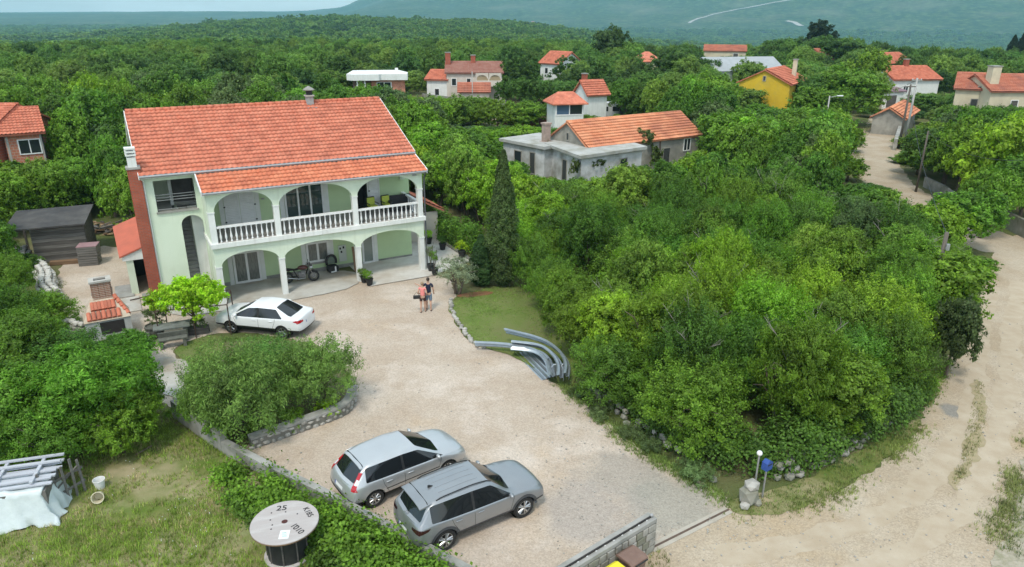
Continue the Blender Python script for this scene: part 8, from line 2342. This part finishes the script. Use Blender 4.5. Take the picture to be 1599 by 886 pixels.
# ------------------------------------------------------------------ grass
def grass(name, poly, density, h0, h1, wd, seed, cols, mask=None, lean=.45, z=.01, edge=0.0):
    rg = np.random.default_rng(seed); P2 = [(p[0], p[1]) for p in poly]
    xs = [p[0] for p in P2]; ys = [p[1] for p in P2]; area = (max(xs) - min(xs)) * (max(ys) - min(ys))
    n = int(area * density); x = rg.uniform(min(xs), max(xs), n); y = rg.uniform(min(ys), max(ys), n)
    c = np.zeros(n, bool)
    for i in range(len(P2)):
        x1, y1 = P2[i]; x2, y2 = P2[i - 1]
        if y1 == y2: continue
        q = ((y1 > y) != (y2 > y)) & (x < (x2 - x1) * (y - y1) / (y2 - y1) + x1); c ^= q
    if mask is not None: c &= mask(x, y, rg.uniform(0, 1, n))
    x, y = x[c], y[c]; n = len(x)
    B = np.stack([x, y, np.full(n, z)], 1); per = 5
    B = np.repeat(B, per, 0); B[:, :2] += rg.normal(0, .035, (n * per, 2)); m_ = n * per
    a = rg.uniform(0, 6.28, m_); h = rg.uniform(h0, h1, m_) * (1 + .5 * vnoise(B[:, 0] * .8, B[:, 1] * .8, seed)); w = wd * rg.uniform(.6, 1.3, m_)
    d = np.stack([np.cos(a), np.sin(a), np.zeros(m_)], 1); s = np.stack([-np.sin(a), np.cos(a), np.zeros(m_)], 1)
    tip = B + d * (h * rg.uniform(.1, lean, m_))[:, None] * 1.6; tip[:, 2] += h
    V = np.stack([B - s * w[:, None] / 2, B + s * w[:, None] / 2, tip], 1).reshape(-1, 3); F = np.arange(m_ * 3).reshape(-1, 3)
    o = link(name, np_mesh(name, V, F, leaf_mat('grass_blade', trans=.25, var=.6, nscale=1.6))); o.color = (*cols, 1); o['kind'] = 'stuff'
    return o
bare = lambda x, y, r: (vnoise(x * .55, y * .55, 41) + .5 * vnoise(x * 1.7, y * 1.7, 42) + (r - .5) * .9) > -.28
grass('meadow_grass', gpoly([(-60, 1000), (-60, 640), (120, 640), (262, 640), (330, 690), (420, 745), (520, 800), (620, 866), (700, 925), (680, 1000)]), 150, .05, .17, .016, 3, (.165, .255, .035), bare)
grass('dry_grass', gpoly([(-60, 1000), (-60, 700), (120, 690), (300, 690), (400, 800), (420, 1000)]), 60, .04, .14, .014, 4, (.34, .29, .14), bare)
grass('lawn_grass', gpoly(LAWN), 120, .02, .055, .016, 5, (.140, .240, .035), lambda x, y, r: (vnoise(x * .5, y * .5, 44) + (r - .5)) > -.35, z=.046)
grass('verge_grass', gpoly(VERGE), 130, .03, .12, .016, 6, (.12, .17, .04), lambda x, y, r: (vnoise(x * .8, y * .8, 45) + (r - .5)) > -.35, z=.024)
grass('road_grass', gpoly([(1527, 588), (1536, 600), (1540, 660), (1520, 720), (1492, 770), (1478, 778), (1500, 720), (1514, 650)]), 190, .02, .10, .02, 7, (.20, .205, .09), lambda x, y, r: (vnoise(x * 1.3, y * 1.3, 46) + (r - .5) * 1.2) > -.12, z=.024)
grass('shoulder_weeds', gpoly([(1604, 680), (1588, 770), (1560, 850), (1540, 920), (1700, 980), (1720, 680)]), 60, .04, .16, .02, 8, (.08, .12, .04), lambda x, y, r: (vnoise(x * .9, y * .9, 47) + (r - .5)) > .1, z=.018)
grass('edge_weeds', gpoly([(870, 600), (960, 690), (1060, 755), (1140, 790), (1130, 765), (1040, 715), (960, 650), (895, 600)]), 45, .04, .14, .018, 9, (.09, .13, .035), lambda x, y, r: (vnoise(x * 1.1, y * 1.1, 48) + (r - .5)) > .05, z=.014)
grass('yard_grass', gpoly(GREENSIDE), 110, .02, .06, .016, 10, (.070, .135, .028), z=.028)
grass('gate_grass', gpoly([(1016, 862), (1040, 858), (1050, 900), (1000, 930)]), 110, .04, .14, .016, 12, (.11, .14, .03), z=.014)
for k, pl in enumerate(([(1524, 592), (1537, 600), (1541, 650), (1524, 668), (1516, 640)], [(1514, 668), (1538, 660), (1530, 706), (1514, 722), (1504, 706)], [(1500, 722), (1518, 716), (1508, 752), (1490, 770), (1482, 760)])):
    sheet('grass_strip', gpoly(pl), .02 + .001 * k, mat('worn_grass', (.37, .295, .19), (.29, .25, .14), scale=4.5, detail=8, rough=.95, coords='World', bump=.6, bscale=12), amp=.22, seed=60 + k)
# weeds and tufts that fray the edges of drive and road
def edge_grass(name, pts, n, spread, h0, h1, seed, col, z=.016):
    rg = np.random.default_rng(seed); P = [np.array(G(*p)) for p in pts]; L = np.array([np.linalg.norm(b - a) for a, b in zip(P[:-1], P[1:])]); cum = np.concatenate([[0], np.cumsum(L)])
    s = rg.uniform(0, cum[-1], n * 3); i = np.clip(np.searchsorted(cum, s) - 1, 0, len(L) - 1)
    keep = vnoise(s * .7, s * 0 + seed, seed) + .8 * vnoise(s * 2.3, s * 0, seed + 1) > -.1; s, i = s[keep][:n], i[keep][:n]; n = len(s)
    A_ = np.array(P); t_ = ((s - cum[i]) / L[i])[:, None]; B = A_[i] * (1 - t_) + A_[i + 1] * t_
    B[:, :2] += rg.normal(0, spread, (n, 2)) * (.6 + .6 * np.abs(vnoise(s * .5, s * 0, seed + 3)))[:, None]; B[:, 2] = z
    per = 6; B = np.repeat(B, per, 0); m_ = n * per; B[:, :2] += rg.normal(0, .03, (m_, 2)); a = rg.uniform(0, 6.28, m_); h = rg.uniform(h0, h1, m_); w = .016 * rg.uniform(.6, 1.4, m_)
    d = np.stack([np.cos(a), np.sin(a), np.zeros(m_)], 1); q = np.stack([-np.sin(a), np.cos(a), np.zeros(m_)], 1); tip = B + d * (h * rg.uniform(.2, .8, m_))[:, None]; tip[:, 2] += h
    V = np.stack([B - q * w[:, None] / 2, B + q * w[:, None] / 2, tip], 1).reshape(-1, 3)
    o = link(name, np_mesh(name, V, np.arange(m_ * 3).reshape(-1, 3), MATS['grass_blade'])); o.color = (*col, 1); o['kind'] = 'stuff'
edge_grass('drive_edge_weeds', [(878, 602), (925, 645), (985, 695), (1055, 738), (1135, 785)], 1500, .22, .04, .15, 31, (.13, .20, .045))
edge_grass('road_edge_weeds', [(1150, 802), (1210, 808), (1310, 770), (1395, 716), (1438, 668), (1455, 610), (1492, 540), (1512, 470), (1545, 412)], 2600, .26, .04, .16, 32, (.15, .20, .05))
edge_grass('yard_edge_weeds', [(82, 440), (112, 500), (150, 560), (212, 562)], 700, .3, .05, .16, 33, (.13, .20, .04))
edge_grass('lane_edge_weeds', [(1345, 296), (1336, 262), (1340, 228), (1360, 190)], 700, .3, .06, .2, 34, (.13, .18, .05))
edge_grass('shoulder_edge_weeds', [(1598, 690), (1584, 770), (1560, 835), (1542, 905)], 900, .25, .05, .18, 35, (.16, .19, .06))
edge_grass('bed_edge_weeds', [(300, 560), (330, 535), (420, 528), (520, 546), (556, 612)], 900, .2, .04, .14, 36, (.13, .21, .045))
edge_grass('wall_foot_weeds', [(388, 708), (470, 762), (560, 812), (650, 862)], 500, .10, .03, .10, 37, (.13, .20, .04))
# white meadow flowers
rg = np.random.default_rng(9); P = []
for k in range(150):
    u, v = rg.uniform(0, 420), rg.uniform(715, 886); q = G(u, v)
    if inpoly(q, gpoly(MEADOW)) and vnoise(q.x * .7, q.y * .7, 50) > .25: P.append(q)
m = MB()
for q in P: m.at((q.x, q.y, .13)).ball((0, 0, 0), .015, 5, 4)
o = m.build('meadow_flowers', mat('petal', (.55, .56, .50), rough=.8)); o['kind'] = 'stuff'

# loose stones on the drive and road
rg = np.random.default_rng(19); m = MB()
for k in range(2600):
    if k < 1900: u, v = rg.uniform(420, 1599), rg.uniform(500, 886)
    else: u, v = rg.uniform(860, 1200), rg.uniform(620, 860)
    q = G(u, v)
    if not (inpoly(q, gpoly(DRIVE)) or inpoly(q, gpoly(ROAD))): continue
    s = .012 + .035 * rg.uniform() ** 3; m.at((q.x, q.y, .012 + s * .3), (0, 0, rg.uniform(0, 3))).ball((0, 0, 0), s, 5, 4, (1, rg.uniform(.6, 1), .6))
o = m.build('loose_stones', stone_m); o['kind'] = 'stuff'
# ------------------------------------------------------------------ air
hz = MB(); hz.box(-8800, 8800, -400, 8700, -140, 1000)
hzm = bpy.data.materials.new('haze_air'); hzm.use_nodes = True
hzm.node_tree.nodes.clear()
ho = hzm.node_tree.nodes.new('ShaderNodeOutputMaterial'); hv = hzm.node_tree.nodes.new('ShaderNodeVolumePrincipled')
hv.inputs['Color'].default_value = (.34, .66, .82, 1); hv.inputs['Density'].default_value = HAZE_DENSITY; hv.inputs['Anisotropy'].default_value = .0
hzm.node_tree.links.new(hv.outputs['Volume'], ho.inputs['Volume'])
hzo = hz.build('haze', hzm); hzo['kind'] = 'stuff'
